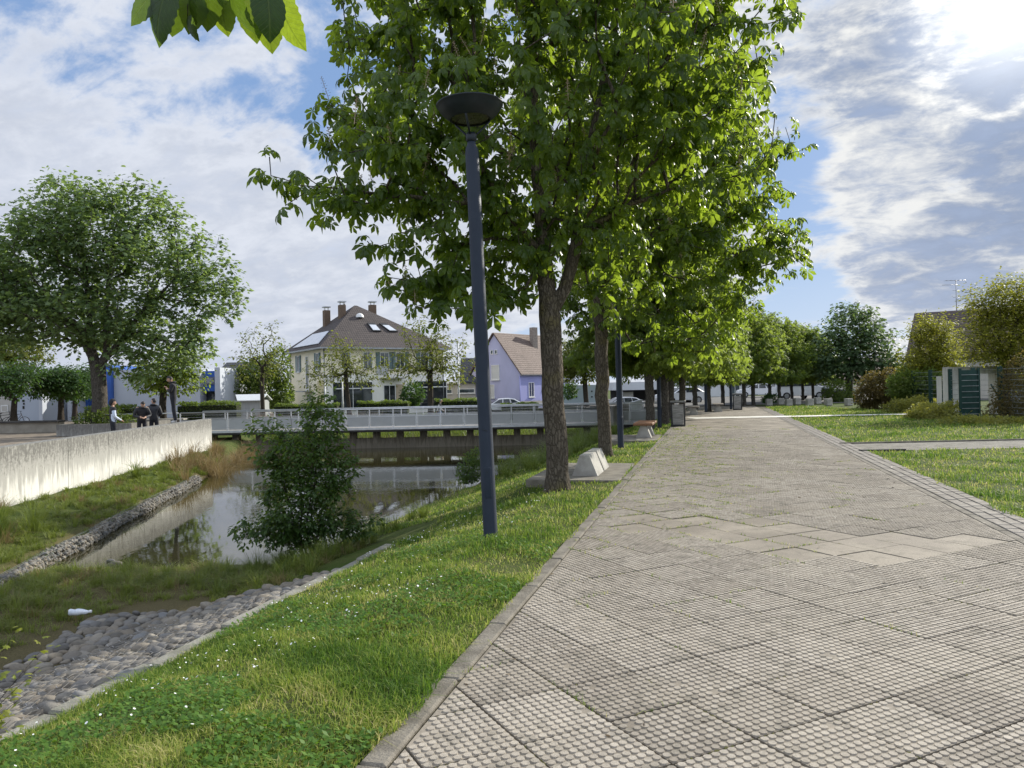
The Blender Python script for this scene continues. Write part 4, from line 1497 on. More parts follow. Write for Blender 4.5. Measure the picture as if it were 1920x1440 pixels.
def box_hedge(name, label, p0, p1, z0, z1, depth, mat, n, size, group=None, cat='hedge'):
    """clipped hedge between two ground points"""
    p0 = np.array(p0[:2]); p1 = np.array(p1[:2]); L = np.linalg.norm(p1 - p0); u = (p1 - p0) / L; v = np.array([-u[1], u[0]])
    c = (p0 + p1) / 2
    t = thing(name, (c[0], c[1], z0), label, cat, group)
    H = z1 - z0
    a = rng.uniform(-.5, .5, (n, 3)) * np.array([L, depth, H])
    f = rng.integers(0, 4, n)
    top = f < 2
    a[top, 2] = H / 2 * rng.uniform(.82, 1.05, top.sum())
    a[f == 2, 1] = -depth / 2 * rng.uniform(.85, 1.05, (f == 2).sum())
    a[f == 3, 1] = depth / 2 * rng.uniform(.85, 1.05, (f == 3).sum())
    wob = .05 * np.sin(a[:, 0] * 2.7) + .04 * np.sin(a[:, 0] * 6.1 + 1)
    a[:, 2] += wob
    pos = np.column_stack([a[:, 0, None] * u + a[:, 1, None] * v, a[:, 2] + H / 2])
    d = rng.normal(0, 1, (n, 3)); d[:, 2] = np.abs(d[:, 2])
    V, F = stamp_mixed(OV_V, OV_Q, OV_T, pos, frames(d, rng.normal(0, .6, n)), size * rng.uniform(.6, 1.2, n))
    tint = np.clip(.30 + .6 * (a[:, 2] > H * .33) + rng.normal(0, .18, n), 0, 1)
    link('foliage', mesh_np('foliage', V, F, mat, np.repeat(tint, len(OV_V))), t)
    b = MB(); b.box((0, 0, H / 2 - .03), (L * .97, depth * .8, H * .88), pmat('dark hedge core', (.012, .018, .006), (.03, .035, .012), 12, .95, bump=.8), rz=math.atan2(u[1], u[0]))  # solid dark core box, blocks the view through the leaves
    b.build('dark_core', t)
    return t


# shrub in front of the pond
YS = 12.5
BS = np.array([*at(575, 1040, YS)[:2], 0]); BS[2] = float(zt(BS[0], BS[1]))
ends = [(545, 780), (512, 860), (605, 790), (640, 870), (565, 880), (615, 950), (530, 960), (655, 960), (480, 990), (590, 830)]
lines = [([BS + np.array([0, 0, -.1]), BS + np.array([0, 0, .05])], -1)]
for ex, ey in ends:
    e = at(ex, ey, YS + rng.uniform(-.5, .5))
    m = BS + (e - BS) * .45 + np.array([0, 0, .15])
    lines.append((polyline(BS + np.array([rng.normal(0, .1), rng.normal(0, .1), .0]), m, e, seg=.25), 1))
LS = [lob(570, 940, 78, 78, YS, .65), lob(512, 850, 34, 72, YS, .35), lob(604, 800, 42, 60, YS, .35), lob(642, 880, 28, 66, YS, .35), lob(500, 995, 60, 32, YS, .5), lob(640, 985, 40, 36, YS, .4), lob(596, 755, 26, 34, YS, .2),
      lob(560, 850, 60, 60, YS, .5), lob(480, 800, 18, 24, YS, .18), lob(690, 985, 28, 22, YS, .25), lob(545, 1000, 70, 30, YS, .5)]
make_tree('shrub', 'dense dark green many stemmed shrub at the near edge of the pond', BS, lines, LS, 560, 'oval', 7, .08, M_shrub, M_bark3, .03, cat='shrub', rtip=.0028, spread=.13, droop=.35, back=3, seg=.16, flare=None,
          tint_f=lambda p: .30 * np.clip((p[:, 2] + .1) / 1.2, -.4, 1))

p = gnd(884, 905, -1.2)
bush('small_bush', 'small dark leafy bush on the bank seen just past the lamp post', [(p[0], p[1], -.75, .40, .4, .42), (p[0] + .15, p[1], -.45, .28, .3, .3), (p[0] - .12, p[1], -.95, .35, .35, .3)], 1500, .075, M_shrub)
b = MB()
for i in range(46):
    a = rng.uniform(0, 2 * PI); l = rng.uniform(.5, 1.3)
    s = np.array([p[0] - .1 + rng.normal(0, .12), p[1] + .8 + rng.normal(0, .12), -1.25]); e = s + np.array([math.cos(a) * l * .55, math.sin(a) * .4, l])
    m = (s + e) / 2 + rng.normal(0, .06, 3); b.tube([s, m, e], [.006, .005, .002], M_bark3, n=3)
b.build('dry_shrub', label='leafless brown twiggy shrub behind the small dark bush', cat='shrub')

# hedges beyond the bridge
gz = -.9
HG = [((337, 790, 45), (450, 788, 45), .95, 'clipped hedge with bright top left of the small shed'), ((165, 800, 44), (256, 800, 44), .85, 'clipped hedge behind the maple planter'),
      ((516, 790, 56), (636, 790, 56), .55, 'clipped hedge below the cream house side door'), ((672, 790, 57), (768, 790, 57), .62, 'clipped hedge in front of the shop windows'), ((816, 790, 58), (905, 790, 58), .65, 'clipped hedge behind the walking person'),
      ((940, 790, 60), (1010, 790, 60), .2, 'low trimmed hedge below the purple house')]
for (a, b_, Y), (c, d, Y2_), h, lb in HG:
    q0, q1 = at(a, b_, Y), at(c, d, Y2_)
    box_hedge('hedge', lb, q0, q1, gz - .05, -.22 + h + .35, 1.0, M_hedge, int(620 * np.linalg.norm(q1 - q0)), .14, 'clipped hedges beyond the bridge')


def blobs(lst, Y):
    return [lob(a, b_, c, d, Y) for a, b_, c, d in lst]


bush('large_bush', 'big loose green bush between the small shed and cream house', blobs([(500, 730, 38, 40), (520, 690, 26, 40), (455, 720, 28, 32), (480, 700, 30, 30), (528, 740, 22, 30)], 66), 5200, .30, M_hedge)
bush('evergreen_shrub', 'dark rounded shrub at the shop window below the fuller tree', blobs([(775, 738, 22, 22), (765, 750, 18, 14)], 62), 1500, .22, M_clip)
bush('round_bush', 'rounded light green bush under the tall dark tree', blobs([(1570, 735, 26, 24), (1558, 745, 16, 14), (1590, 748, 18, 14)], 58), 1900, .20, M_hedge)
bush('dark_bush', 'round dark bush beside the concrete bollards', blobs([(1446, 748, 16, 9), (1438, 750, 10, 7)], 58), 900, .14, M_clip)
bush('reddish_hedge', 'tall reddish overgrown hedge at the far end of the mesh fence', blobs([(1642, 728, 32, 30), (1665, 722, 38, 30), (1625, 745, 22, 22), (1650, 760, 30, 16), (1690, 740, 28, 28)], 43), 6500, .15, M_reddish, cat='hedge')
bush('overgrown_hedge', 'dark green overgrown hedge with reddish top beside the white portal wall', blobs([(1715, 716, 44, 22), (1738, 722, 28, 30), (1695, 725, 30, 26), (1725, 745, 40, 20), (1752, 728, 20, 32)], 39), 6500, .15, M_hedge, cat='hedge', tint_f=lambda p_: .2 * (p_[:, 2] > 1.2))
bush('low_shrub', 'low mounded yellow green shrubs beside the far lawn', blobs([(1690, 768, 30, 19), (1720, 764, 38, 20), (1755, 768, 36, 19)], 37), 5200, .12, M_ground_shrub, group='low mounded shrubs along the fence')
bush('low_shrub', 'broad low shrub mound in front of the white portal wall', blobs([(1745, 778, 42, 21), (1785, 777, 40, 22), (1720, 787, 26, 15)], 31), 5600, .11, M_ground_shrub, group='low mounded shrubs along the fence')
bush('low_shrub', 'low shrub mound at the foot of the dark green mesh panel', blobs([(1800, 795, 34, 16), (1840, 798, 40, 17), (1890, 800, 46, 19), (1950, 802, 46, 22)], 27), 6800, .10, M_ground_shrub, group='low mounded shrubs along the fence')
bush('reddish_shrub', 'tall reddish brown shrub growing through the mesh fence', blobs([(1900, 740, 36, 40), (1920, 700, 36, 38), (1880, 775, 34, 26), (1940, 770, 50, 40)], 28), 4600, .10, M_reddish, cat='shrub')
bush('dark_vine', 'dark vine mound on top of the wall behind the overgrown hedge', blobs([(1716, 692, 30, 7), (1745, 690, 18, 6)], 46), 900, .14, M_clip, cat='vine')
bush('leaning_bush', 'dark young bush in front of the pale blue wall', blobs([(1065, 735, 16, 14), (1073, 728, 10, 10)], 52), 700, .16, M_clip)

# flower bed with pale grasses behind the bridge
n = 5200
X = rng.uniform(at(470, 780, 50)[0], at(720, 780, 50)[0], n); Y = rng.uniform(48, 51, n)
P = np.column_stack([X, Y, zt(X, Y)])
V, F = blades(P, rng.uniform(.75, 1.15, n), .022, lean=.25)
link('feather_grass', mesh_np('feather_grass', V, F, leaf_mat('feather grass', (.22, .17, .12), (.42, .34, .27), (.3, .24, .16), .3, .7, .2), np.repeat(rng.random(n), 5)), kind='stuff', label='pale pinkish feather grass bed behind the bridge railing', cat='ornamental grass')
# rough grass on the far bank
n = 9000
X = rng.uniform(-16, 9, n); Y = rng.uniform(43.5, 48, n)
P = np.column_stack([X, Y, zt(X, Y)]); P = P[P[:, 2] > WATER]
V, F = blades(P, rng.uniform(.2, .55, len(P)), .03, lean=.6)
link('bank_grass', mesh_np('bank_grass', V, F, M_sedge, np.repeat(np.clip(rng.normal(.2, .2, len(P)), 0, 1), 5)), kind='stuff', label='rough grass on the far bank seen under the bridge', cat='grass')


# ------------------------------------------------------------------ overhanging leaves at the top and the sapling at the lower edge
def serrated_leaf(n=13):
    V = [(0, 0, 0)]; F = []
    prof = []
    for i in range(1, n + 1):
        t = i / n
        w = .40 * math.sqrt(max(0, 1 - ((t - .40) / (.62 if t > .40 else .44)) ** 2))
        prof.append((t, w))
    mid = [(0, 0, 0)] + [(t, 0, -.32 * t * t) for t, w in prof]
    lf = []; rt = []
    for i, (t, w) in enumerate(prof):
        tooth = .018 if i % 2 else -.006
        if i == n - 1: continue
        lf.append((t - .03, w + tooth, -.32 * t * t - w * .12 - (.02 if i % 2 else 0))); rt.append((t - .03, -w - tooth, -.32 * t * t - w * .12))
    tip = (1.12, 0, -.44)
    V = mid[:-1] + [tip] + lf + rt
    m = n + 1; nl = len(lf)
    Q, T = [], []
    T += [(0, 1, m), (0, m + nl, 1)]
    for i in range(nl - 1):
        Q += [(i + 1, i + 2, m + i + 1, m + i), (i + 2, i + 1, m + nl + i, m + nl + i + 1)]
    T += [(nl, n, m + nl - 1), (n, nl, m + 2 * nl - 1)]
    return np.array(V), np.array(Q), np.array(T)


def linden_mat():
    m, n, out = new_mat('linden leaf')
    at_ = n.add('ShaderNodeAttribute', {'attribute_name': 'tint'}); t = at_.outputs['Fac']
    lx = n.add('ShaderNodeAttribute', {'attribute_name': 'along'}).outputs['Fac']; ly = n.add('ShaderNodeAttribute', {'attribute_name': 'across'}).outputs['Fac']
    v = n.add('ShaderNodeTexCoord').outputs['Object']
    nz = n.noise(v, 60, 4)
    ay = n.math('ABSOLUTE', ly)
    ph = n.math('FRACT', n.math('MULTIPLY', n.math('SUBTRACT', lx, n.math('MULTIPLY', ay, .75)), 8.5))
    side = n.sstep(n.math('ABSOLUTE', n.math('SUBTRACT', ph, .5)), .10, .02)
    midr = n.sstep(ay, .030, .008)
    vein = n.math('MAXIMUM', n.math('MULTIPLY', side, .75), midr)
    col = n.mix(t, (.020, .056, .012), (.060, .115, .018))
    col = n.vmath('SCALE', col, scale=n.math('ADD', n.math('MULTIPLY', nz, .7), .65))
    col = n.mix(n.math('MULTIPLY', vein, .6), col, (.13, .18, .05))
    b = n.add('ShaderNodeBsdfPrincipled', Base_Color=col, Roughness=.4)
    tcol = n.mix(t, (.05, .10, .008), (.27, .37, .022))
    tcol = n.mix(n.math('MULTIPLY', vein, .5), tcol, (.10, .15, .012))
    tr = n.add('ShaderNodeBsdfTranslucent', Color=n.vmath('SCALE', tcol, scale=n.math('ADD', n.math('MULTIPLY', nz, .7), .65)))
    bn = n.add('ShaderNodeBump', Strength=.5, Distance=.004, Height=n.math('SUBTRACT', 1.0, vein)); n.put(b.inputs['Normal'], bn.outputs[0])
    mx = n.add('ShaderNodeMixShader', Fac=.5); n.put(mx.inputs[1], b.outputs[0]); n.put(mx.inputs[2], tr.outputs[0]); n.put(out.inputs[0], mx.outputs[0])
    return m


LV, LQ, LT = serrated_leaf()
YO = 2.3
root = at(400, -330, YO)
t = thing('linden_branch', root, 'hanging linden twig with large toothed leaves above the pond', 'branch')
hang = [  # leaf base px,py ; tip px,py ; tint ; roll
    (300, -20, 232, 22, .2, .3), (318, -30, 268, 62, .1, .5), (330, -15, 322, 62, .35, -.2), (352, -25, 336, 58, .3, .9), (368, -18, 358, 50, .85, -.3),
    (352, 30, 356, 72, .2, 1.1), (392, -25, 380, 48, .35, .1), (410, -10, 420, 58, .95, .2), (416, -18, 424, 38, .1, -.9), (430, -28, 446, 58, .2, 1.2),
    (468, -12, 474, 60, .6, .15), (500, -20, 512, 55, .08, -.25), (500, 15, 506, 88, .9, .1), (522, -6, 540, 82, .95, 1.0), (285, -45, 262, 10, .3, 0), (455, -50, 452, -8, .4, 0)]
pos, dirs, sc, tn, rl = [], [], [], [], []
b = MB()
b.tube([root - root, at(380, -160, YO) - root, at(420, -75, YO) - root, at(500, -45, YO) - root], [.010, .007, .005, .002], M_bark3, n=6)
b.tube([at(380, -160, YO) - root, at(330, -80, YO) - root, at(290, -50, YO) - root], [.006, .004, .002], M_bark3, n=6)
for a, c, e, f, ti, ro in hang:
    dy = rng.uniform(-.12, .12)
    s = at(a, c, YO + dy); q = at(e, f, YO + dy + rng.uniform(-.03, .03))
    pos.append(s); dirs.append(q - s); sc.append(np.linalg.norm(q - s) / 1.05); tn.append(ti); rl.append(ro)
    b.tube([at(a + rng.uniform(-8, 8), -70, YO) - root, (s + at(a, -60, YO)) / 2 - root, s - root], .0014, M_bark3, n=4)
b.build('twigs', t)
dirs = np.array(dirs)
x = dirs / np.linalg.norm(dirs, axis=1)[:, None]
z = np.tile([0.25, -1.0, .15], (len(x), 1)); y = np.cross(z, x); y /= np.linalg.norm(y, axis=1)[:, None]; z = np.cross(x, y)
rl = np.array(rl); c, s = np.cos(rl)[:, None], np.sin(rl)[:, None]
Rm_ = np.stack([x, y * c + z * s, z * c - y * s], 2)
V, F = stamp_mixed(LV, LQ, LT, np.array(pos), Rm_, np.array(sc))
me = mesh_np('leaves', V - root, F, linden_mat(), np.repeat(tn, len(LV)), smooth=True)
for nm_, col_ in (('along', 0), ('across', 1)):
    a_ = me.attributes.new(nm_, 'FLOAT', 'POINT'); a_.data.foreach_set('value', np.tile(LV[:, col_], len(pos)).astype(np.float32))
link('leaves', me, t)

# yellowish sapling shoots at the lower left
sp = np.array([-3.55, 4.55, -.78])
t = thing('sapling', sp, 'yellow green sapling shoots over the cobbles at the lower corner', 'sapling')
b = MB(); pos, dirs = [], []
for px, py, dd in ((30, 1180, .0), (85, 1210, .3), (10, 1260, -.2), (50, 1300, .1), (20, 1350, -.1), (-40, 1240, .1), (75, 1250, .2)):
    e = at(px, py, 5.0 + dd) ; s = sp + rng.normal(0, .05, 3)
    mid = (s + e) / 2 + np.array([0, 0, .06])
    b.tube([s - sp, mid - sp, e - sp], [.004, .003, .0015], M_bark3, n=4)
    for i in range(22):
        u = rng.uniform(.35, 1.05)
        q = s * (1 - u) ** 2 + 2 * u * (1 - u) * mid + e * u * u if u < 1 else e
        pos.append(q + rng.normal(0, .03, 3)); v = rng.normal(0, 1, 3); v[2] = abs(v[2]) * .3; dirs.append(v)
b.build('stems', t)
pos = np.array(pos); n = len(pos)
V, F = stamp_mixed(MP_V, MP_Q, MP_T, pos, frames(np.array(dirs), rng.normal(0, .5, n)), rng.uniform(.035, .065, n))
link('foliage', mesh_np('foliage', V - sp, F, leaf_mat('sapling leaf', (.13, .17, .02), (.24, .25, .05), (.3, .33, .04), .4, .5, .3), np.repeat(rng.random(n), len(MP_V))), t)
# ------------------------------------------------------------------ retaining wall, planter, bridge
def stained_concrete(name, c_clean, c_dirty, c_dark, streak=1.0, topz=.5):
    m, n, out = new_mat(name)
    tc = n.add('ShaderNodeTexCoord'); v = tc.outputs['Object']
    st_ = n.vmath('MULTIPLY', v, (3.2, 3.2, .30))
    a = n.noise(st_, 2.2, 8, .65, .2); a2 = n.noise(st_, 9, 6, .6); b = n.noise(v, 1.1, 6, .6); c = n.noise(v, 14, 5, .7)
    sep = n.add('ShaderNodeSeparateXYZ', Vector=v)
    hi = n.sstep(sep.outputs[2], topz - 1.25, topz)
    f = n.math('ADD', n.math('ADD', n.math('MULTIPLY', a, .55), n.math('MULTIPLY', a2, .35)), n.math('MULTIPLY', hi, .22 * streak))
    col = n.mix(n.sstep(b, .35, .65), c_clean, tuple(x * .86 for x in c_clean))
    col = n.mix(n.math('MULTIPLY', n.sstep(f, .47, .60), .85), col, c_dirty)
    f2 = n.math('ADD', n.math('ADD', n.math('MULTIPLY', c, .30), n.math('MULTIPLY', a2, .32)), n.math('MULTIPLY', hi, .24))
    col = n.mix(n.math('MULTIPLY', n.sstep(f2, .455, .58), .72 * min(streak, 1.1)), col, c_dark)
    bs = n.add('ShaderNodeBsdfPrincipled', Base_Color=col, Roughness=.9)
    bs.inputs['Specular IOR Level'].default_value = .2
    bn = n.add('ShaderNodeBump', Strength=.3, Distance=.02, Height=n.math('ADD', c, a2))
    n.put(bs.inputs['Normal'], bn.outputs[0]); n.put(out.inputs[0], bs.outputs[0])
    return m


M_wall = stained_concrete('stained wall concrete', (.64, .63, .585), (.31, .305, .28), (.10, .098, .09), 1.35)
M_wallg = stained_concrete('grey stained concrete', (.34, .33, .30), (.20, .19, .17), (.10, .095, .085), .8, .3)
M_black = pmat('joint black', (.02, .02, .018), rough=.9)
wt = thing('retaining_wall', (wallX(20), 20, 0), 'long pale concrete wall with dark weathering streaks beside the pond', 'wall')
TOPZ = .545
ysegs = [4.0, 8.4, 12.6, 16.9 - .35, 19.75, 22.3, 25.0, 33.05]
for y0, y1 in zip(ysegs[:-1], ysegs[1:]):
    b = MB()
    g = .012
    P = [(wallX(y0 + g), y0 + g), (wallX(y1 - g), y1 - g), (wallX(y1 - g) - .34, y1 - g), (wallX(y0 + g) - .34, y0 + g)]
    b.prism([(x, y, -1.7) for x, y in P], (0, 0, 1.7 + TOPZ), M_wall)
    b.build('wall_panel', wt, local=False)
b = MB(); y0, y1 = 4.1, 32.9
b.prism([(x, y, -1.6) for x, y in ((wallX(y0) - .03, y0), (wallX(y1) - .03, y1), (wallX(y1) - .30, y1), (wallX(y0) - .30, y0))], (0, 0, 1.6 + TOPZ - .02), M_black)
b.build('expansion_joint', wt, local=False)
# the return of the wall towards the bridge
b = MB()
b.box((-16.75, 36.4, -1.25), (.34, 6.0, 1.9), M_wallg); b.build('abutment_wall', label='short dark concrete abutment below the bridge end', cat='wall')

# planter with the maple
pl = thing('planter', (*at(186, 800, 37.3)[:2], 0), 'grey weathered concrete planter box holding the big maple', 'planter')
x0, x1 = at(106, 815, 36.9)[0], at(247, 815, 36.9)[0]
b = MB()
b.box(((x0 + x1) / 2, 37.0, .0), (x1 - x0, .22, .56), M_wallg); b.box((x0 + .11, 39.0, .0), (.22, 3.78, .56), M_wallg); b.box((x1 - .11, 39.0, .0), (.22, 3.78, .56), M_wallg)
b.box(((x0 + x1) / 2, 41.0, .0), (x1 - x0, .22, .56), M_wallg)
b.build('planter_wall', pl, local=False)
b = MB(); b.box(((x0 + x1) / 2, 39.0, -.03), (x1 - x0 - .44, 3.78, .5), M_dirt); b.build('soil', pl, local=False)
bush('planter_shrub', 'low leafy shrubs at the foot of the maple in the planter', [(x0 + .9, 38.2, .45, .8, .6, .4), (x0 + 1.8, 38.4, .55, .7, .6, .5), (x1 - .7, 38.2, .35, .6, .5, .3)], 1700, .13, M_hedge)
# low sitting wall behind
b = MB()
xa, xb = at(-160, 815, 41.5)[0], at(112, 815, 41.5)[0]
b.box(((xa + xb) / 2, 41.7, -.02), (xb - xa, .5, .56), pmat('low wall render', (.30, .27, .22), (.38, .345, .285), 2, .9, speck=.2))
b.box(((xa + xb) / 2, 41.6, .31), (xb - xa + .1, .75, .09), pmat('dark wall top', (.045, .042, .04), (.075, .07, .065), 4, .8))  # thin dark slab along the wall top
b.build('low_wall', label='low rendered sitting wall with a dark top across the plaza', cat='wall')
b = MB()
xa, xb = at(240, 815, 43)[0], at(345, 815, 43)[0]
b.box(((xa + xb) / 2, 43.2, -.05), (xb - xa, .4, .5), M_wallg); b.box(((xa + xb) / 2, 43.15, .23), (xb - xa + .1, .6, .07), M_conc)
b.build('low_wall', label='short low concrete wall behind the group of people', cat='wall')

# bridge
M_steel = pmat('galvanised steel', (.50, .51, .52), (.60, .61, .62), 6, .38, .75, spec=.5)
M_rail = pmat('bright handrail', (.46, .47, .48), (.55, .56, .57), 6, .34, .8, spec=.5)


def mesh_panel_mat():
    m, n, out = new_mat('grey perforated panel')
    tc = n.add('ShaderNodeTexCoord'); v = tc.outputs['Object']
    col = n.mix(n.noise(v, 2.5, 5), (.34, .35, .345), (.46, .47, .46))
    b = n.add('ShaderNodeBsdfPrincipled', Base_Color=col, Roughness=.55, Metallic=.2)
    t = n.add('ShaderNodeBsdfTransparent')
    mx = n.add('ShaderNodeMixShader', Fac=.28); n.put(mx.inputs[1], b.outputs[0]); n.put(mx.inputs[2], t.outputs[0]); n.put(out.inputs[0], mx.outputs[0])
    return m


M_perf = mesh_panel_mat()
M_deck = pmat('grey bridge deck', (.22, .21, .20), (.30, .29, .27), 3, .85, speck=.2)
YB = 39.0
XB0, XB1 = -16.9, 8.35
br = thing('footbridge', (-2.7, YB, -.30), 'long flat footbridge with bright steel handrail and grey perforated panels over the pond', 'footbridge')
b = MB(); b.box(((XB0 + XB1) / 2, YB + 1.5, -.36), (XB1 - XB0, 3.0, .16), M_deck); b.build('deck', br, local=False)
b = MB(); b.box(((XB0 + XB1) / 2, YB - .035, -.33), (XB1 - XB0, .06, .11), M_rail); b.box(((XB0 + XB1) / 2, YB - .02, -.45), (XB1 - XB0, .05, .07), pmat('dark fascia', (.03, .028, .025), rough=.8)); b.build('edge_beam', br, local=False)
RT = .66
for side, yy in ((0, YB + .06), (1, YB + 2.94)):
    b = MB(); b.tube([(XB0, yy, RT), (XB1, yy, RT)], .032, M_rail, n=8); b.build('handrail', br, local=False)
    b = MB()
    for z in (.56, .43): b.tube([(XB0, yy, z), (XB1, yy, z)], .007, M_steel, n=4)
    b.tube([(XB0, yy, .28), (XB1, yy, .28)], .014, M_steel, n=5); b.tube([(XB0, yy, -.22), (XB1, yy, -.22)], .014, M_steel, n=5)
    b.build('rail_wire', br, local=False)
    nP = 21; dxp = (XB1 - XB0) / nP
    b = MB(); b.box((0, 0, .19), (.05, .05, .94), M_steel, bev=.006); post = b.build('post', br); me_post = post.data
    b = MB(); b.box((0, 0, .03), (dxp - .14, .012, .49), M_perf); b.box((-dxp / 2 + .06, 0, .03), (.016, .018, .52), M_rail); b.box((dxp / 2 - .06, 0, .03), (.016, .018, .52), M_rail)
    pan = b.build('railing_panel', br); me_pan = pan.data
    o0 = np.array(br.location)
    for i in range(nP + 1):
        o = post if i == 0 else link('post', me_post, br)
        o.location = (XB0 + i * dxp - o0[0], yy - o0[1], -o0[2])
        if i < nP:
            o = pan if i == 0 else link('railing_panel', me_pan, br)
            o.location = (XB0 + (i + .5) * dxp - o0[0], yy - o0[1], -o0[2])
rl = thing('plaza_railing', (-16, 38.2, -.3), 'short bright handrail on thin posts between the wall and the hedge', 'railing')
b = MB(); b.tube([(-20.6, 38.4, RT + .02), (-16.95, 39.0, RT)], .03, M_rail, n=8); b.build('handrail', rl, local=False)
for i in range(5):
    b = MB(); x = -20.5 + i * .86; b.tube([(x, 38.42 + i * .13, -.3), (x, 38.42 + i * .13, RT)], .02, M_steel, n=6); b.build('post', rl, local=False)
# concrete weir wall with a row of rectangular openings below the deck
M_weir = stained_concrete('dark wet concrete', (.17, .15, .115), (.085, .072, .05), (.045, .038, .028), .7, -.4)
b = MB()
yw = YB + .55
b.box(((XB0 + XB1) / 2, yw, -.485), (XB1 - XB0, .35, .09), M_weir)
b.box(((XB0 + XB1) / 2, yw, -1.62), (XB1 - XB0, .35, 1.56), M_weir)
x = XB0 + .1
while x < XB1:
    b.box((x + .17, yw, -.685), (.34, .344, .31), M_weir); x += dxp
b.build('weir_wall', label='dark wet concrete weir wall with a row of rectangular openings under the footbridge', cat='wall')

# ------------------------------------------------------------------ street furniture
M_lamp = pmat('grey blue lamp paint', (.011, .019, .034), (.018, .027, .044), 3, .5, .1, bump=.12, bscale=60, spec=.35, rvar=.2)
M_lampd = pmat('dark lamp paint', (.012, .017, .022), (.02, .026, .032), 5, .5, .2)


def lamp_glass():
    m, n, out = new_mat('dirty lamp glass')
    v = n.add('ShaderNodeTexCoord').outputs['Object']
    b = n.add('ShaderNodeBsdfPrincipled', Base_Color=n.mix(n.noise(v, 9, 5), (.045, .045, .03), (.10, .10, .065)), Roughness=.25); n.put(out.inputs[0], b.outputs[0])
    return m


M_lglass = lamp_glass()


def make_lamp(label):
    t = thing('street_lamp', (0, 0, 0), label, 'street lamp', 'street lamps along the kerb')
    b = MB()
    b.lathe([(.085, -.25), (.085, .02), (.080, .04), (.0785, 2.2), (.0770, 4.33), (.070, 4.38), (.050, 4.43), (.046, 4.47)], M_lamp, n=28)
    pole = b.build('pole', t)
    b = MB(); b.box((.0, -.0785, .62), (.075, .012, .34), M_lamp, bev=.004); b.box((0.0, -.0855, .74), (.014, .006, .014), M_lampd); b.build('service_door', pole)
    b = MB(); b.tube([(-.03, -.08, 1.22), (.02, -.083, 1.20)], .004, M_lampd, n=5); b.build('sticker_remains', pole)
    b = MB(); b.lathe([(.05, 4.46), (.062, 4.48), (.062, 4.53), (.05, 4.56)], M_lampd, n=20); b.build('collar', t)
    b = MB()
    b.lathe([(.215, 4.715), (.228, 4.708), (.238, 4.716), (.30, 4.765), (.350, 4.825), (.368, 4.862), (.378, 4.868), (.378, 4.880), (.362, 4.886), (.30, 4.897), (.16, 4.915), (.01, 4.92)], M_lampd, n=40, caps=False)
    shade = b.build('lamp_bowl', t)
    b = MB(); b.lathe([(.212, 4.726), (.15, 4.722), (.01, 4.720)], M_lglass, n=32, caps=False); b.build('lamp_glass', shade)
    for k in range(3):
        a = k * 2 * PI / 3 + .35
        b = MB(); b.tube([(.045 * math.cos(a), .045 * math.sin(a), 4.53), (.13 * math.cos(a), .13 * math.sin(a), 4.61), (.232 * math.cos(a), .232 * math.sin(a), 4.712)], .013, M_lampd, n=6); b.build('arm', t)
    return t


lamp_list = [((920, 1002), 'tall grey blue lamp post with a bowl head in front of the big chestnut', R(1.6)),
             ((1164, 838), 'dark lamp post standing right behind the slim second chestnut trunk', R(.5)),
             ((1237, 801), 'dark lamp post beside the brown topped bench', 0), ((1324, 773), 'thin lamp post past the pale crossing strip', 0),
             ((1371, 768), 'thin lamp post between the far bench and second grey bin', 0), ((1411, 760), 'last thin lamp post at the end of the kerb row', 0)]
lp = make_lamp(lamp_list[0][1])
for i, ((px, py), lb, lean) in enumerate(lamp_list):
    o = lp if i == 0 else copy_tree(lp)
    p = gnd(px, py, 0) if i else gnd(px, py, -.03)
    o.location = (p[0], p[1], float(zt(p[0], p[1])) if i == 0 else 0)
    o.rotation_euler = (0, -lean, 0) if i == 0 else (0, -lean, i * .8)
    o['label'] = lb

M_bench_c = pmat('bench concrete', (.28, .265, .235), (.40, .385, .345), 3, .85, bump=.35, bscale=60, speck=.3)
M_bench_w = pmat('brown bench plank', (.16, .075, .035), (.24, .12, .06), 5, .6, stretch=(8, .6, 8), bump=.2)
M_bench_g = pmat('weathered grey plank', (.16, .14, .12), (.24, .21, .18), 5, .7, stretch=(8, .6, 8), bump=.2)


def trapezoid(b, y0, y1, wb, wtp, h, mat):
    for (a0, a1) in ((y0, y1),):
        P = [(-wb / 2, a0, 0), (wb / 2, a0, 0), (wtp / 2, a0, h), (-wtp / 2, a0, h)]
        b.prism(P, (0, a1 - a0, 0), mat)


def make_bench(label, plank, legs_gap, group='concrete benches along the kerb'):
    t = thing('park_bench', (0, 0, 0), label, 'bench', group)
    for y0, y1 in legs_gap:
        b = MB(); trapezoid(b, y0, y1, .46, .17, .37, M_bench_c); b.build('support', t)
    if plank:
        b = MB(); b.box((0, 0, .41), (.58, 1.9, .075), plank, bev=.012); b.build('seat', t)
        b = MB(); b.box((.0, 0, .362), (.10, 1.5, .018), M_lampd); b.build('bracket', t)
    return t


def along(o, px, py, z=0.0, rz=-PA):
    p = gnd(px, py, z); o.location = (p[0], p[1], z); o.rotation_euler = (0, 0, rz)


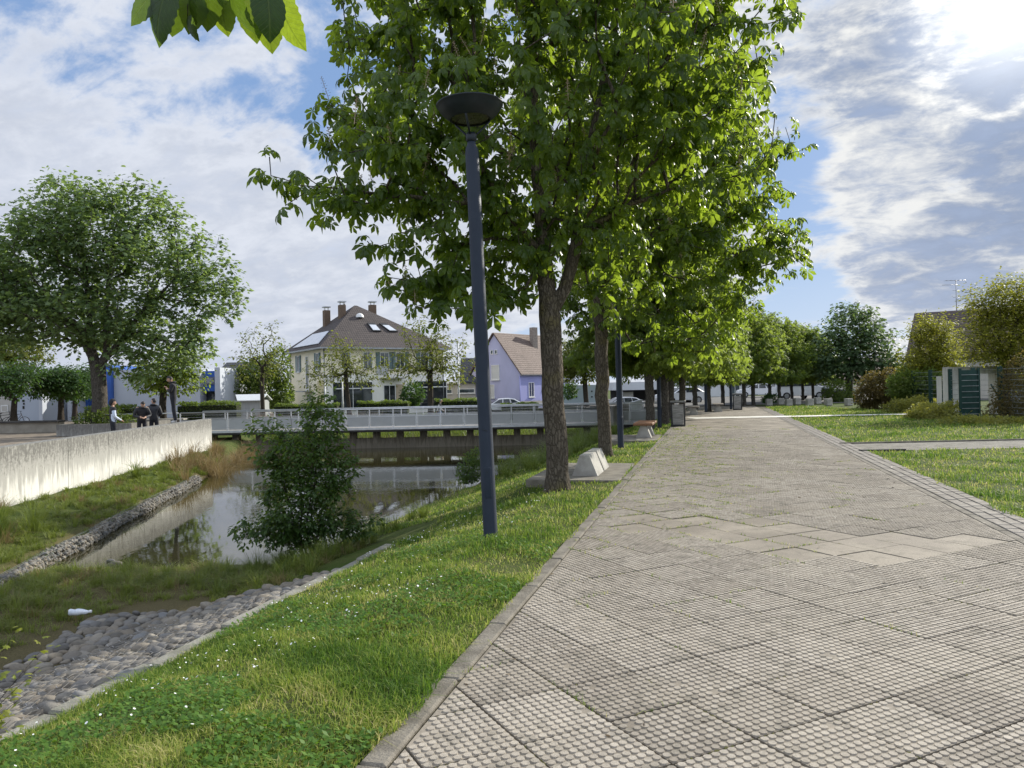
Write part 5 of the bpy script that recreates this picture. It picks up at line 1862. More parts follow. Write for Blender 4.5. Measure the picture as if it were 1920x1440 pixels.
o = make_bench('two pale concrete bench supports without a plank beside the big chestnut trunk', None, [(-.85, -.05), (.06, .72)])
p = gnd(1096, 893, .016); o.location = (p[0] + .22, p[1] + .85, .016); o.rotation_euler = (0, 0, -PA)
o = make_bench('bench with a reddish brown plank seat on wedge supports behind the second lamp post', M_bench_w, [(-.8, -.45), (.45, .8)])
p = gnd(1213, 821, .016); o.location = (p[0] + .1, p[1] + .8, .016); o.rotation_euler = (0, 0, -PA)
o2 = make_bench('grey plank bench just past the pale crossing strip', M_bench_g, [(-.8, -.45), (.45, .8)])
p = gnd(1306, 778, .016); o2.location = (p[0], p[1] + .6, .016); o2.rotation_euler = (0, 0, -PA)
o3 = copy_tree(o2); o3['label'] = 'small grey plank bench between the two thin lamp posts before the second bin'
p = gnd(1352, 772, .016); o3.location = (p[0], p[1] + .6, .016)

M_bin = pmat('brushed bin steel', (.20, .20, .20), (.34, .34, .34), 4, .35, .7, stretch=(1, 1, 6), spec=.5)
M_bind = pmat('dark bin frame', (.03, .03, .032), (.05, .05, .05), 5, .6, .2)


def make_bin(label):
    t = thing('litter_bin', (0, 0, 0), label, 'litter bin', 'litter bins along the kerb')
    b = MB()
    for sx in (-1, 1):
        for sy in (-1, 1): b.box((sx * .235, sy * .235, .46), (.05, .05, .92), M_bind, bev=.006)
    b.box((0, 0, .045), (.5, .5, .06), M_bind)
    b.build('frame', t)
    b = MB()
    P0 = [(-.19, -.19), (.19, -.19), (.19, .19), (-.19, .19)]
    b.raw([(x, y, .09) for x, y in P0] + [(x * 1.12, y * 1.12, .84) for x, y in P0], [(3, 2, 1, 0), (4, 5, 6, 7)] + [(i, (i + 1) % 4, 4 + (i + 1) % 4, 4 + i) for i in range(4)], M_bin)
    b.build('container', t)
    b = MB(); b.box((0, 0, .955), (.56, .56, .07), M_bin, bev=.015); b.box((0, 0, .91), (.5, .5, .03), M_bind); b.build('lid', t)
    return t


bn_ = make_bin('grey metal litter bin with a flat lid on the grass verge near the bench')
along(bn_, 1272, 800)
o = copy_tree(bn_); along(o, 1383, 769); o['label'] = 'second, distant litter bin in front of the white low wall'

M_lowwhite = pmat('white low wall', (.50, .52, .53), (.58, .60, .61), 2, .8)
# pale panels and low white wall along the far left verge
b = MB()
for i in range(6):
    c = from_st(33.5 + i * 2.6, -2.9)
    b.box((c[0], c[1], .20), (.12, 2.5, .9), (M_wallg if i < 3 else M_lowwhite), rz=-PA, bev=.01)
b.build('low_white_wall', label='row of low white wall slabs behind the distant benches', cat='wall')
# bollards
b = MB(); b.box((0, 0, .24), (.40, .38, .46), M_conc, bev=.03); bol = b.build('concrete_bollard', label='x', cat='bollard', group='concrete block bollards at the path end')
bl = [(1442, 757, 'concrete block bollard in front of the round dark bush'), (1464, 755, 'block bollard just past the dark bush'), (1479, 757, 'block bollard in front of the white van tail'),
      (1495, 755, 'block bollard in front of the white van middle'), (1518, 757, 'block bollard in front of the gap between van and dark car'), (1533, 754, 'block bollard in front of the dark car'),
      (1553, 757, 'block bollard at the lawn corner under the round bush'), (1591, 757, 'block bollard at the foot of the tall dark round tree')]
for i, (px, py, lb) in enumerate(bl):
    o = bol if i == 0 else link('concrete_bollard', bol.data, None, cat='bollard', group='concrete block bollards at the path end')
    p = gnd(px, py + 4, 0); o.location = (p[0], p[1], 0); o['label'] = lb; o.rotation_euler = (0, 0, -.1 + .05 * i)
# tall lamp by the houses and its thin pole
M_pole = pmat('pale galvanised pole', (.36, .37, .37), (.46, .47, .47), 4, .5, .4)


def thin_lamp(px, pyb, pyt, Y, label):
    base = at(px, pyb, Y); top = at(px - 4, pyt, Y); H = top[2] - base[2]
    t = thing('thin_street_lamp', base, label, 'street lamp', 'thin pale lamp posts by the houses')
    b = MB(); b.lathe([(.09, -.1), (.085, .9), (.06, 1.0), (.045, H)], M_pole, n=10); b.build('pole', t)
    b = MB(); b.box((-.35, 0, H + .03), (.85, .16, .08), M_pole, bev=.02); b.build('lamp_head', t)


thin_lamp(861, 778, 640, 58, 'thin pale lamp post beside the walking person')
thin_lamp(643, 776, 700, 60, 'short thin pole in front of the shop window')
thin_lamp(610, 776, 705, 66, 'thin pole by the corner of the cream house')

# ------------------------------------------------------------------ mesh fence, portal wall on the right
M_green = pmat('dark green steel', (.008, .035, .028), (.014, .05, .04), 5, .5, .2)
M_wire = pmat('galvanised wire', (.30, .33, .32), (.40, .42, .41), 5, .45, .6)
fA = np.array([at(1660, 762, 43.5)[0], 43.5]); fB = np.array([at(1857, 783, 29.5)[0], 29.5]); fC = fB + (fB - fA) / np.linalg.norm(fB - fA) * 6
ft = thing('mesh_fence', (fA[0], fA[1], 0), 'dark green post and wire mesh fence along the shrubs', 'fence')
dv = (fC - fA); Lf = np.linalg.norm(dv); dv = dv / Lf
for k in range(9):
    q = fA + dv * (Lf * k / 8)
    b = MB(); b.box((q[0], q[1], 1.0), (.14, .14, 2.05), M_green, rz=math.atan2(dv[1], dv[0]), bev=.01); b.build('post', ft, local=False)
b = MB()
for z in np.arange(.12, 2.0, .2): b.tube([(fA[0], fA[1], z), (fC[0], fC[1], z)], .006, M_wire, n=4, caps=False)
for q in np.arange(.1, Lf, .12):
    p = fA + dv * q; b.tube([(p[0], p[1], .08), (p[0], p[1], 1.98)], .0022, M_green, n=3, caps=False)
b.build('wire_mesh', ft, local=False)
b = MB(); q = fB; b.tube([(q[0] + .05, q[1], 1.35), (q[0] + .9, q[1] + .2, .1)], .03, M_green, n=6); b.build('brace', ft, local=False)
# dark green gate leaf
c = at(1818, 740, 30.2)
gt = thing('garden_gate', (c[0], c[1], 0), 'dark green opaque panelled gate between fence posts before the white portal', 'gate')
b = MB(); b.box((c[0], c[1], 1.0), (.62, .05, 1.85), M_green, bev=.01); b.build('leaf', gt, local=False)
b = MB()
for sx in (-.36, .36): b.box((c[0] + sx, c[1], 1.0), (.09, .09, 2.0), M_green, bev=.008)
b.build('gate_frame', gt, local=False)
b = MB()
for z in np.arange(.2, 1.95, .22): b.box((c[0], c[1] - .05, z), (.66, .018, .018), M_wire)
b.build('wire_bars', gt, local=False)
# white concrete portal
M_portal = stained_concrete('white portal concrete', (.62, .60, .55), (.42, .40, .36), (.24, .23, .21), .7, 2.4)
Yp = 34.0
pt = thing('portal_wall', (*at(1800, 760, Yp)[:2], 0), 'white concrete portal with a flat lintel behind the green fence', 'wall')
z1 = at(1800, 688, Yp)[2]
xs = [at(q, 740, Yp)[0] for q in (1774, 1797, 1860, 1885)]
b = MB(); b.box(((xs[0] + xs[1]) / 2, Yp, z1 / 2), (xs[1] - xs[0], .5, z1), M_portal); b.build('pillar', pt, local=False)
b = MB(); b.box(((xs[2] + xs[3]) / 2, Yp, z1 / 2), (xs[3] - xs[2], .5, z1), M_portal); b.build('pillar', pt, local=False)
b = MB(); b.box(((xs[1] + xs[2]) / 2, Yp + .01, z1 - .16), (xs[2] - xs[1], .48, .32), M_portal); b.build('lintel', pt, local=False)
b = MB(); b.box(((xs[0] + xs[1]) / 2 - .02, Yp - .252, z1 * .66), (xs[1] - xs[0] + .02, .02, .03), M_conc); b.box(((xs[0] + xs[1]) / 2 - .02, Yp - .252, z1 * .33), (xs[1] - xs[0] + .02, .02, .03), M_conc); b.build('band', pt, local=False)
b = MB(); b.box(((xs[1] + xs[2]) / 2, Yp + 1.2, z1 / 2 - .25), (1.6, .05, z1 - .6), M_green); b.build('door', pt, local=False)
b = MB(); x0 = at(1761, 740, Yp + .5)[0]; b.box(((x0 + xs[0]) / 2 - .01, Yp + .5, z1 / 2 - .2), (xs[0] - x0 - .02, .4, z1 - .4), M_portal); b.build('side_wall', pt, local=False)
b = MB(); b.box((xs[3] + 4.0, Yp + .3, z1 / 2 - .15), (8.0, .25, z1 - .3), pmat('grey garden wall', (.22, .24, .27), (.30, .32, .35), 1.5, .85)); b.build('garden_wall', label='grey blue garden wall behind the reddish shrub and fence', cat='wall')

# ------------------------------------------------------------------ stones
def stone_mesh(name, mats, sub=3, seed=0):
    bm = bmesh.new(); bmesh.ops.create_icosphere(bm, subdivisions=sub, radius=1.0)
    r_ = np.random.default_rng(seed); sx, sy, sz = 1.0, r_.uniform(.6, .85), r_.uniform(.42, .6); ph = r_.uniform(0, 6, 6)
    for v in bm.verts:
        p = v.co; k = 1 + .09 * math.sin(2.3 * p.x + ph[0]) * math.sin(2.1 * p.y + ph[1]) + .07 * math.sin(3.3 * p.z + ph[2] + p.x * 2) + .05 * math.sin(4.7 * p.y + ph[3])
        v.co = Vector((p.x * sx, p.y * sy, p.z * sz)) * k
    me = bpy.data.meshes.new(name); bm.to_mesh(me); bm.free()
    for m in mats: me.materials.append(m)
    me.polygons.foreach_set('use_smooth', np.ones(len(me.polygons), bool))
    return me


def stone_mat():
    m, n, out = new_mat('river stone')
    oi = n.add('ShaderNodeObjectInfo'); v = n.add('ShaderNodeTexCoord').outputs['Object']
    at_ = n.add('ShaderNodeAttribute', {'attribute_name': 'tint'})
    rnd = n.math('FRACT', n.math('ADD', oi.outputs['Random'], at_.outputs['Fac']))
    base = n.ramp(rnd, [(0, (.06, .056, .05)), (.2, (.185, .158, .118)), (.4, (.11, .106, .10)), (.6, (.245, .22, .18)), (.8, (.15, .125, .092)), (1, (.165, .168, .17))])
    a = n.noise(n.vmath('MULTIPLY', v, (1, 1, 3.5)), 2.2, 6, .6, .6); b = n.noise(v, 16, 4, .7)
    f = n.math('ADD', n.math('MULTIPLY', a, .9), n.math('MULTIPLY', b, .5))
    col = n.vmath('SCALE', base, scale=n.math('ADD', f, .32))
    bs = n.add('ShaderNodeBsdfPrincipled', Base_Color=col, Roughness=.7)
    bn = n.add('ShaderNodeBump', Strength=.3, Distance=.1, Height=b); n.put(bs.inputs['Normal'], bn.outputs[0]); n.put(out.inputs[0], bs.outputs[0])
    return m


M_stone = stone_mat()
SMESH = [stone_mesh('cobble', [M_stone], 3, i) for i in range(9)]


def cobbles():
    pts = []
    st_ = .138
    for i, s in enumerate(np.arange(-1.2, 6.3, st_ * .88)):
        for j, t in enumerate(np.arange(-6.3, -3.22, st_)):
            tt = t + (i % 2) * st_ / 2 + rng.normal(0, .018); ss = s + rng.normal(0, .018)
            lim = -5.95 + .25 * math.sin(ss * 2.1) + max(0, ss - 5.2) * 2.5
            if tt < lim or (ss > 5.9 and rng.random() < .5): continue
            x, y = from_st(ss, tt); pts.append((x, y, ss, tt))
    P = np.array(pts)
    z = zt(P[:, 0], P[:, 1])
    px, py, w = proj(np.column_stack([P[:, :2], z]))
    vis = (px > -40) & (px < 1900) & (py < 1480)
    order = np.argsort(np.where(vis, w, 1e3 + w))
    n = len(P)
    L = rng.uniform(.060, .102, n) * np.where(rng.random(n) < .12, 1.3, 1)
    rot = rng.normal(R(25), .6, n)
    rest = [[], [], []]
    rv, rq, rt_ = [], [], []; off = 0
    base_v = np.array([v.co[:] for v in SMESH[0].vertices]); base_f = np.array([p.vertices[:] for p in SMESH[0].polygons])
    for q, i in enumerate(order):
        loc = (P[i, 0], P[i, 1], z[i] + L[i] * .10)
        e = (rng.normal(0, .25), rng.normal(0, .25) + .2, rot[i])
        if q < 300:
            o = link('cobble', SMESH[q % 9], None, 'rounded grey brown river cobble lying in the stone bed under chicken wire', 'cobble', 'cobbles of the stone bed')
            o.location = loc; o.scale = (L[i],) * 3; o.rotation_euler = e
        else:
            M = Matrix.LocRotScale(Vector(loc), __import__('mathutils').Euler(e), Vector((L[i],) * 3)); M = np.array(M)
            rv.append(base_v @ M[:3, :3].T + M[:3, 3]); rq.append(base_f + off); off += len(base_v); rt_.append(np.full(len(base_v), rng.random()))
    if rv:
        me = mesh_np('cobbles', np.concatenate(rv), np.concatenate(rq), M_stone, np.concatenate(rt_), smooth=True)
        link('cobbles', me, kind='stuff', label='remaining river cobbles of the stone bed', cat='cobbles')
    # hexagonal wire netting stretched over the stones
    b_v, b_f = [], []; off = 0
    a, h = .12, .078
    segs = []
    for i, s in enumerate(np.arange(-.6, 4.7, h * 1.5)):
        for j, t in enumerate(np.arange(-5.1, -3.2, a)):
            tc = t + (i % 2) * a / 2
            c = [(s + h, tc), (s + h * .5, tc + a / 2), (s - h * .5, tc + a / 2), (s - h, tc)]
            for u, v in ((0, 1), (1, 2), (2, 3)): segs.append((c[u], c[v]))
    S = np.array(segs)
    A = np.array([from_st(*q) for q in S[:, 0]]); B = np.array([from_st(*q) for q in S[:, 1]])

    def top(X, Y): return zt(X, Y) + .062 + .012 * np.sin(X * 23) * np.sin(Y * 19) + .010 * np.sin(X * 41 + Y * 33)
    A3 = np.column_stack([A, top(A[:, 0], A[:, 1])]); B3 = np.column_stack([B, top(B[:, 0], B[:, 1])])
    px, py, w = proj(A3); k = (px > -30) & (w > 1) & (py < 1470)
    A3, B3 = A3[k], B3[k]
    d = B3 - A3; d /= np.linalg.norm(d, axis=1)[:, None]; u = np.cross(d, [0, 0, 1.0]); u /= np.linalg.norm(u, axis=1)[:, None]; v = np.cross(d, u)
    r = .0017 * np.clip(np.linalg.norm(A3[:, :2], axis=1) / 5, 1, 2)[:, None]
    ring = [u * r, (-.5 * u + .87 * v) * r, (-.5 * u - .87 * v) * r]
    V = np.stack([A3 + q for q in ring] + [B3 + q for q in ring], 1).reshape(-1, 3)
    F = np.arange(len(A3))[:, None, None] * 6 + np.array([[0, 1, 4, 3], [1, 2, 5, 4], [2, 0, 3, 5]])[None]
    me = mesh_np('wire_netting', V, F.reshape(-1, 4), pmat('rusty zinc wire', (.34, .33, .31), (.44, .42, .39), 20, .5, .5))
    link('wire_netting', me, None, 'hexagonal chicken wire netting stretched over the cobble bed', 'wire netting')


cobbles()


def gabion():
    t = thing('gabion_roll', (gabX(20), 20, WATER), 'long wire roll filled with grey pebbles along the water edge below the wall', 'gabion')
    o0 = np.array(t.location)
    n = 3600
    Y = rng.uniform(11.5, 26, n); a = rng.uniform(-.2 * PI, 1.15 * PI, n); rr = .125 * rng.uniform(.70, 1.12, n) * (1 + .13 * np.sin(Y * 2.3) + .08 * np.sin(Y * 5.9 + 1))
    cx = gabX(Y) - .12 + .05 * np.sin(Y * 1.7); cz = WATER + .065
    X = cx + np.cos(a) * rr; Z = cz + np.sin(a) * rr * .95
    bm = bmesh.new(); bmesh.ops.create_icosphere(bm, subdivisions=2, radius=1.0); bv = np.array([v.co[:] for v in bm.verts]); bf = np.array([[v.index for v in f.verts] for f in bm.faces]); bm.free()
    d = rng.normal(0, 1, (n, 3)); Rr = frames(d / np.linalg.norm(d, axis=1)[:, None], rng.uniform(0, 6, n))
    bv2 = bv * np.array([1, .72, .52])
    V, F = stamp(bv2, bf, np.column_stack([X, Y, Z]) - o0, Rr, rng.uniform(.03, .062, n))
    link('stone_filling', mesh_np('stone_filling', V, F, M_stone, np.repeat(rng.random(n), len(bv)), smooth=True), t)
    b = MB()
    for yy in np.arange(11.6, 26, .16):
        pts = [(gabX(yy) - .12 + .05 * math.sin(yy * 1.7) + .19 * math.cos(q), yy, cz + .18 * math.sin(q)) for q in np.linspace(-.2, PI + .3, 9)]
        b.tube(pts, .0022, M_wire, n=3, caps=False)
    for q in np.linspace(0, PI, 7):
        b.tube([(gabX(yy) - .12 + .05 * math.sin(yy * 1.7) + .19 * math.cos(q), yy, cz + .18 * math.sin(q)) for yy in (11.5, 15, 18, 21, 23, 26)], .0022, M_wire, n=3, caps=False)
    b.build('wire_cage', t, local=False)


gabion()
# a few stones at the water edge and the crushed bottle
for px, py, L, sd in ((150, 1030, .10, 1), (216, 1058, .13, 2), (208, 1052, .08, 3), (60, 1066, .12, 4)):
    p = gnd(px, py, WATER + .02); o = link('edge_stone', SMESH[sd], None, 'x', 'stone', 'single stones at the water edge'); o.location = (p[0], p[1], WATER + .02); o.scale = (L, L, L)
    o['label'] = {150: 'dark flat stone lying alone in the water', 216: 'grey stone at the near shore beside the sedge tufts', 208: 'small stone leaning on the grey shore stone', 60: 'stone at the near end of the wire pebble roll'}[px]
p = gnd(150, 1153, -1.12)
t = thing('crushed_bottle', (p[0], p[1], float(zt(p[0], p[1])) + .15), 'crushed whitish plastic bottle lying at the edge of the cobbles', 'bottle')
M_pet = pmat('crushed pale plastic', (.55, .60, .66), (.75, .78, .82), 14, .25, bump=.6, bscale=18, spec=.6)
b = MB(); prof = [(-.13, .030), (-.11, .042), (-.06, .036), (-.02, .043), (.03, .034), (.07, .028), (.095, .016), (.11, .014)]
b.tube([(x, .006 * math.sin(x * 60), .004 * math.cos(x * 50)) for x, r in prof], [r for x, r in prof], M_pet, n=12); b.build('bottle_body', t)
b = MB(); b.tube([(.11, 0, .002), (.135, 0, .002)], .018, pmat('white cap', (.8, .8, .8)), n=12); b.build('cap', t); t.rotation_euler = (0, .05, .25)
# ------------------------------------------------------------------ buildings
M_glass = glass_mat('window glass')
M_frame = pmat('white window frame', (.62, .62, .60), (.70, .70, .68), 5, .5)
M_shutter = pmat('closed roller shutter', (.48, .48, .46), (.55, .55, .53), 2, .6, stretch=(.2, .2, 30))
M_metal_cap = pmat('chimney cap metal', (.35, .36, .37), (.5, .5, .5), 8, .4, .7)
M_gutter = pmat('zinc gutter', (.30, .31, .32), (.40, .41, .42), 5, .45, .6)


def plaster(name, c, var=.9, rough=.9):
    return pmat(name, c, tuple(x * var for x in c), .6, rough, bump=.15, bscale=40, stretch=(1, 1, .5), speck=.07)


def tile_mat(name, c1, c2):
    m, n, out = new_mat(name)
    tc = n.add('ShaderNodeTexCoord'); v = tc.outputs['Object']
    sep = n.add('ShaderNodeSeparateXYZ', Vector=v)
    rows = n.math('FRACT', n.math('MULTIPLY', sep.outputs[2], 4.2))
    lines = n.sstep(rows, .0, .25)
    cols = n.math('FRACT', n.math('MULTIPLY', n.math('ADD', sep.outputs[0], n.math('MULTIPLY', sep.outputs[1], .6)), 3.4))
    cl = n.sstep(n.math('ABSOLUTE', n.math('SUBTRACT', cols, .5)), .5, .36)
    nz = n.noise(v, 3.2, 5, .6); ns = n.noise(v, .7, 4)
    col = n.mix(n.sstep(nz, .3, .7), c1, c2)
    col = n.mix(n.math('MULTIPLY', n.sstep(ns, .5, .7), .4), col, tuple(x * .55 for x in c1))
    col = n.vmath('SCALE', col, scale=n.math('ADD', .55, n.math('ADD', n.math('MULTIPLY', lines, .28), n.math('MULTIPLY', cl, .2))))
    b = n.add('ShaderNodeBsdfPrincipled', Base_Color=col, Roughness=.75)
    bn = n.add('ShaderNodeBump', Strength=.7, Distance=.06, Height=n.math('ADD', lines, cl)); n.put(b.inputs['Normal'], bn.outputs[0]); n.put(out.inputs[0], b.outputs[0])
    return m


class Frame:
    """a wall plane: origin, horizontal direction u, outward normal n"""
    def __init__(s, o, u):
        s.o = np.array(o, float); s.u = np.array([u[0], u[1], 0.0]); s.n = np.array([u[1], -u[0], 0.0])

    def p(s, a, z, d=0.0): return s.o + s.u * a + np.array([0, 0, z]) + s.n * d
    def rz(s): return math.atan2(s.u[1], s.u[0])


def window(root, fr, a, z, w, h, glass=None, frame=None, bars=1, name='window', sill=True, d=.03):
    """frame part with glass pane and sill sub-parts, set on the wall"""
    glass = glass or M_glass; frame = frame or M_frame
    o = root_loc(root); rz = fr.rz(); t = .07
    b = MB()
    for da, dz, ww, hh in ((0, h / 2 - t / 2, w, t), (0, -h / 2 + t / 2, w, t), (-w / 2 + t / 2, 0, t, h - 2 * t), (w / 2 - t / 2, 0, t, h - 2 * t)):
        c = fr.p(a + da, z + dz, d) - o; b.box(c, (ww, .10, hh), frame, rz=rz)
    for i in range(bars):
        c = fr.p(a - w / 2 + w * (i + 1) / (bars + 1), z, d) - o; b.box(c, (.05, .08, h - 2 * t), frame, rz=rz)
    wn = b.build(name, root)
    b = MB(); b.box(fr.p(a, z, d - .02) - o, (w - 2 * t, .03, h - 2 * t), glass, rz=rz); b.build('pane', wn)
    if sill:
        b = MB(); b.box(fr.p(a, z - h / 2 - .04, d + .04) - o, (w + .16, .18, .07), frame, rz=rz); b.build('sill', wn)
    return wn


def shutters(root, fr, a, z, w, h, mat):
    o = root_loc(root)
    for s in (-1, 1):
        b = MB(); b.box(fr.p(a + s * (w / 2 + .24), z, .06) - o, (.44, .05, h), mat, rz=fr.rz()); b.build('shutter', root)


def wall_block(root, corners, z0, z1, mat, name='wall'):
    o = root_loc(root); b = MB()
    b.prism([np.array([x, y, z0]) - o for x, y in corners], (0, 0, z1 - z0), mat); return b.build(name, root)


# --- cream corner house with the pyramid roof
M_cream = plaster('cream plaster', (.82, .745, .57))
M_creamw = plaster('pale ground floor plaster', (.78, .755, .69))
M_tile = tile_mat('brown roof tiles', (.044, .034, .031), (.070, .054, .048))
M_chim = plaster('brown chimney render', (.150, .105, .072))
phi = R(33)
Y0 = 78.0
C0 = at(611, 760, Y0)[:2]
u = np.array([math.cos(phi), math.sin(phi)]); v = np.array([-math.sin(phi), math.cos(phi)])
LF, LD = 13.6, 11.6
G = -.9
c00 = C0; c10 = C0 + u * LF; c11 = C0 + u * LF + v * LD; c01 = C0 + v * LD
zE = at(611, 650, Y0)[2]
zA = zE + 5.0
cen = C0 + u * LF / 2 + v * LD / 2
hs = thing('cream_house', (cen[0], cen[1], G), 'two storey cream house with brown pyramid roof and three tall chimneys', 'house')
wall_block(hs, [c00, c10, c11, c01], G, zE, M_cream)
o0 = root_loc(hs)
b = MB(); ov = .75
E_ = [C0 + u * a + v * q for a, q in ((-ov, -ov), (LF + ov, -ov), (LF + ov, LD + ov), (-ov, LD + ov))]
E_ = [np.array([*e, zE - .05]) for e in E_]
cen_r = cen - u * 1.1; r1 = np.array([*(cen_r - u * .15), zA]); r2 = np.array([*(cen_r + u * .15), zA])
b.raw([p - o0 for p in E_ + [r1, r2]], [(0, 1, 5, 4), (1, 2, 5), (2, 3, 4, 5), (3, 0, 4)], M_tile)
b.raw([p - o0 - np.array([0, 0, .16]) for p in E_] + [p - o0 - np.array([0, 0, .01]) for p in E_], [(3, 2, 1, 0)] + [(i, (i + 1) % 4, 4 + (i + 1) % 4, 4 + i) for i in range(4)], M_gutter)
roof = b.build('roof', hs)
fF = Frame([*C0, G], u); fS = Frame([*c01, G], -v)
for px, py, Yc, w_, h_ in ((612, 582, 86, .95, 4.4), (641, 572, 84.5, .95, 3.6), (698, 572, 88, 1.0, 4.4)):
    tp = at(px, py, Yc)
    b = MB(); b.box(np.array([tp[0], tp[1], tp[2] - h_ / 2]) - o0, (w_ * .72, w_ * .72, h_), M_chim, rz=phi, bev=.02)
    ch = b.build('chimney', roof)
    b = MB()
    for sx in (-.2, .2):
        for sy in (-.2, .2): b.box(np.array([tp[0] + sx, tp[1] + sy, tp[2] + .15]) - o0, (.05, .05, .3), M_metal_cap)
    b.box(np.array([tp[0], tp[1], tp[2] + .36]) - o0, (w_ * .8, w_ * .8, .12), M_metal_cap, rz=phi); b.build('chimney_cap', roof)


def roof_pt(a, q):
    """point on the front slope: a along u, q = 0 eave .. 1 ridge"""
    e0, e1 = E_[0], E_[1]; A = e0 + (r1 - e0) * q; B = e1 + (r2 - e1) * q
    return A + (B - A) * a


nF = np.cross(E_[1] - E_[0], r1 - E_[0]); nF /= np.linalg.norm(nF)
for a in (.50, .70):
    q = [roof_pt(a - .05, .36), roof_pt(a + .05, .36), roof_pt(a + .06, .55), roof_pt(a - .06, .55)]
    b = MB(); b.prism([p + nF * .02 - o0 for p in q], tuple(nF * .12), pmat('skylight frame', (.03, .03, .03), rough=.5)); sk = b.build('skylight', roof)
    q2 = [roof_pt(a - .042, .375), roof_pt(a + .042, .375), roof_pt(a + .048, .50), roof_pt(a - .048, .50)]
    b = MB(); b.prism([p + nF * .145 - o0 for p in q2], tuple(nF * .02), pmat('skylight pane', (.55, .58, .62), rough=.15)); b.build('pane', roof)
nS = np.cross(r1 - E_[0], E_[3] - E_[0]); nS = nS / np.linalg.norm(nS); nS = nS if nS[2] > 0 else -nS


def side_pt(a, q):
    A = E_[0] + (r1 - E_[0]) * q; B = E_[3] + (r1 - E_[3]) * q; return A + (B - A) * a


q = [side_pt(.10, .07), side_pt(.80, .07), side_pt(.76, .36), side_pt(.14, .36)]
b = MB(); b.prism([p + nS * .05 - o0 for p in q], tuple(nS * .06), pmat('solar panel glass', (.42, .45, .50), (.55, .58, .62), 3, .12, spec=.8)); b.build('solar_panel', roof)
q = roof_pt(.36, .70); b = MB(); b.lathe([(.45, 0), (.40, .25), (.22, .42), (.02, .48)], M_frame, n=12, c=tuple(q - o0), caps=False); b.build('roof_vent', roof)
q = side_pt(.45, .80); b = MB(); b.box(q + np.array([0, 0, .5]) - o0, (.22, .22, 1.3), pmat('vent pipe', (.05, .05, .05))); b.build('vent_pipe', roof)
M_shop = glass_mat('shop glass', (.015, .018, .02), .04)
M_greensh = pmat('green grey shutter', (.10, .15, .15), (.14, .19, .19), 3, .7)
window(hs, fF, 2.9, 2.0, 4.4, 2.9, M_shop, bars=1, name='shop_window')
window(hs, fF, 11.9, 2.0, 4.0, 2.9, M_shop, bars=1, name='shop_window')
b = MB()
for a in (2.9, 11.9): b.box(fF.p(a, 2.75, .045) - o0, (4.3, .09, .10), M_frame, rz=phi)
b.build('transom', hs)
window(hs, fF, 7.0, 1.7, 1.4, 2.7, M_shop, bars=1, name='door', sill=False)
b = MB(); b.box(fF.p(8.2, 1.6, .05) - o0, (.9, .1, 3.0), plaster('beige pilaster', (.42, .34, .24)), rz=phi); b.build('pilaster', hs)
b = MB(); b.box(fF.p(7.2, 3.75, .5) - o0, (2.6, 1.0, .12), M_conc, rz=phi); b.build('canopy', hs)
b = MB(); b.box(fF.p(LF / 2, 2.1, .012) - o0, (LF, .024, 4.2), M_creamw, rz=phi); b.build('ground_floor_render', hs)
for a in (2.2, 4.6, 6.5, 8.3, 11.2):
    window(hs, fF, a, 5.65, 1.05, 1.75)
    if a > 5: shutters(hs, fF, a, 5.65, 1.05, 1.8, M_greensh)
for a, z, w_, h_ in ((3.0, 5.6, .9, 1.8), (6.0, 4.5, .8, 3.6), (9.4, 5.6, .9, 1.8)):
    window(hs, fS, a, z, w_, h_)
    if h_ < 3: shutters(hs, fS, a, z, w_, 1.85, M_greensh)
window(hs, fS, 6.4, 1.15, 1.1, 2.2, glass_mat('door glass', (.12, .13, .14), .3), name='door', sill=False)
b = MB(); b.box(fS.p(6.3, 2.55, .5) - o0, (2.4, 1.1, .14), M_gutter, rz=fS.rz()); b.build('canopy', hs)
b = MB()
for f_, a in ((fS, .15), (fS, LD - .1), (fF, LF - .15)):
    b.tube([f_.p(a, .1, .08) - o0, f_.p(a, zE - G - .1, .08) - o0], .06, M_gutter, n=6)
b.build('drainpipe', hs)
b = MB(); b.box(fF.p(6.2, 4.6, .06) - o0, (1.3, .1, .9), M_metal_cap, rz=phi); b.build('balcony_grille', hs)
# yellow tinted band on the side wall
b = MB(); b.box(fS.p(LD - 1.4, 1.8, .011) - o0, (2.0, .022, 3.6), plaster('yellow plaster', (.60, .52, .31)), rz=fS.rz()); b.build('yellow_panel', hs)

# --- purple house
M_purple = plaster('lilac plaster', (.42, .42, .58)); M_purple2 = plaster('violet plaster', (.34, .35, .62))
M_tile2 = tile_mat('red brown mossy tiles', (.115, .078, .062), (.165, .118, .096))
Yv = 88.0; ph = R(40)
Cr = at(976, 755, Yv)[:2]
ul = np.array([-math.cos(ph), math.sin(ph)]); vr = np.array([math.sin(ph), math.cos(ph)])
W_, D_ = 7.6, 9.5
zev = at(976, 699, Yv)[2]; zpk = at(928, 626, Yv + 2.4)[2]
cn = Cr + ul * W_ / 2 + vr * D_ / 2
hp = thing('purple_house', (cn[0], cn[1], G), 'steep gabled house with lilac walls and a mossy red brown roof', 'house'); o0 = root_loc(hp)
P = [Cr, Cr + ul * W_]
b = MB()
g = [np.array([*P[0], G]), np.array([*P[1], G]), np.array([*P[1], zev]), np.array([*((P[0] + P[1]) / 2), zpk]), np.array([*P[0], zev])]
b.prism([p - o0 for p in g], (vr[0] * D_, vr[1] * D_, 0), M_purple); b.build('wall', hp)
fR = Frame([*Cr, G], vr)
b = MB(); b.box(fR.p(D_ / 2, (zev - G) / 2, .01) - o0, (D_, .03, zev - G - .05), M_purple2, rz=fR.rz()); b.build('side_wall', hp)
b = MB()
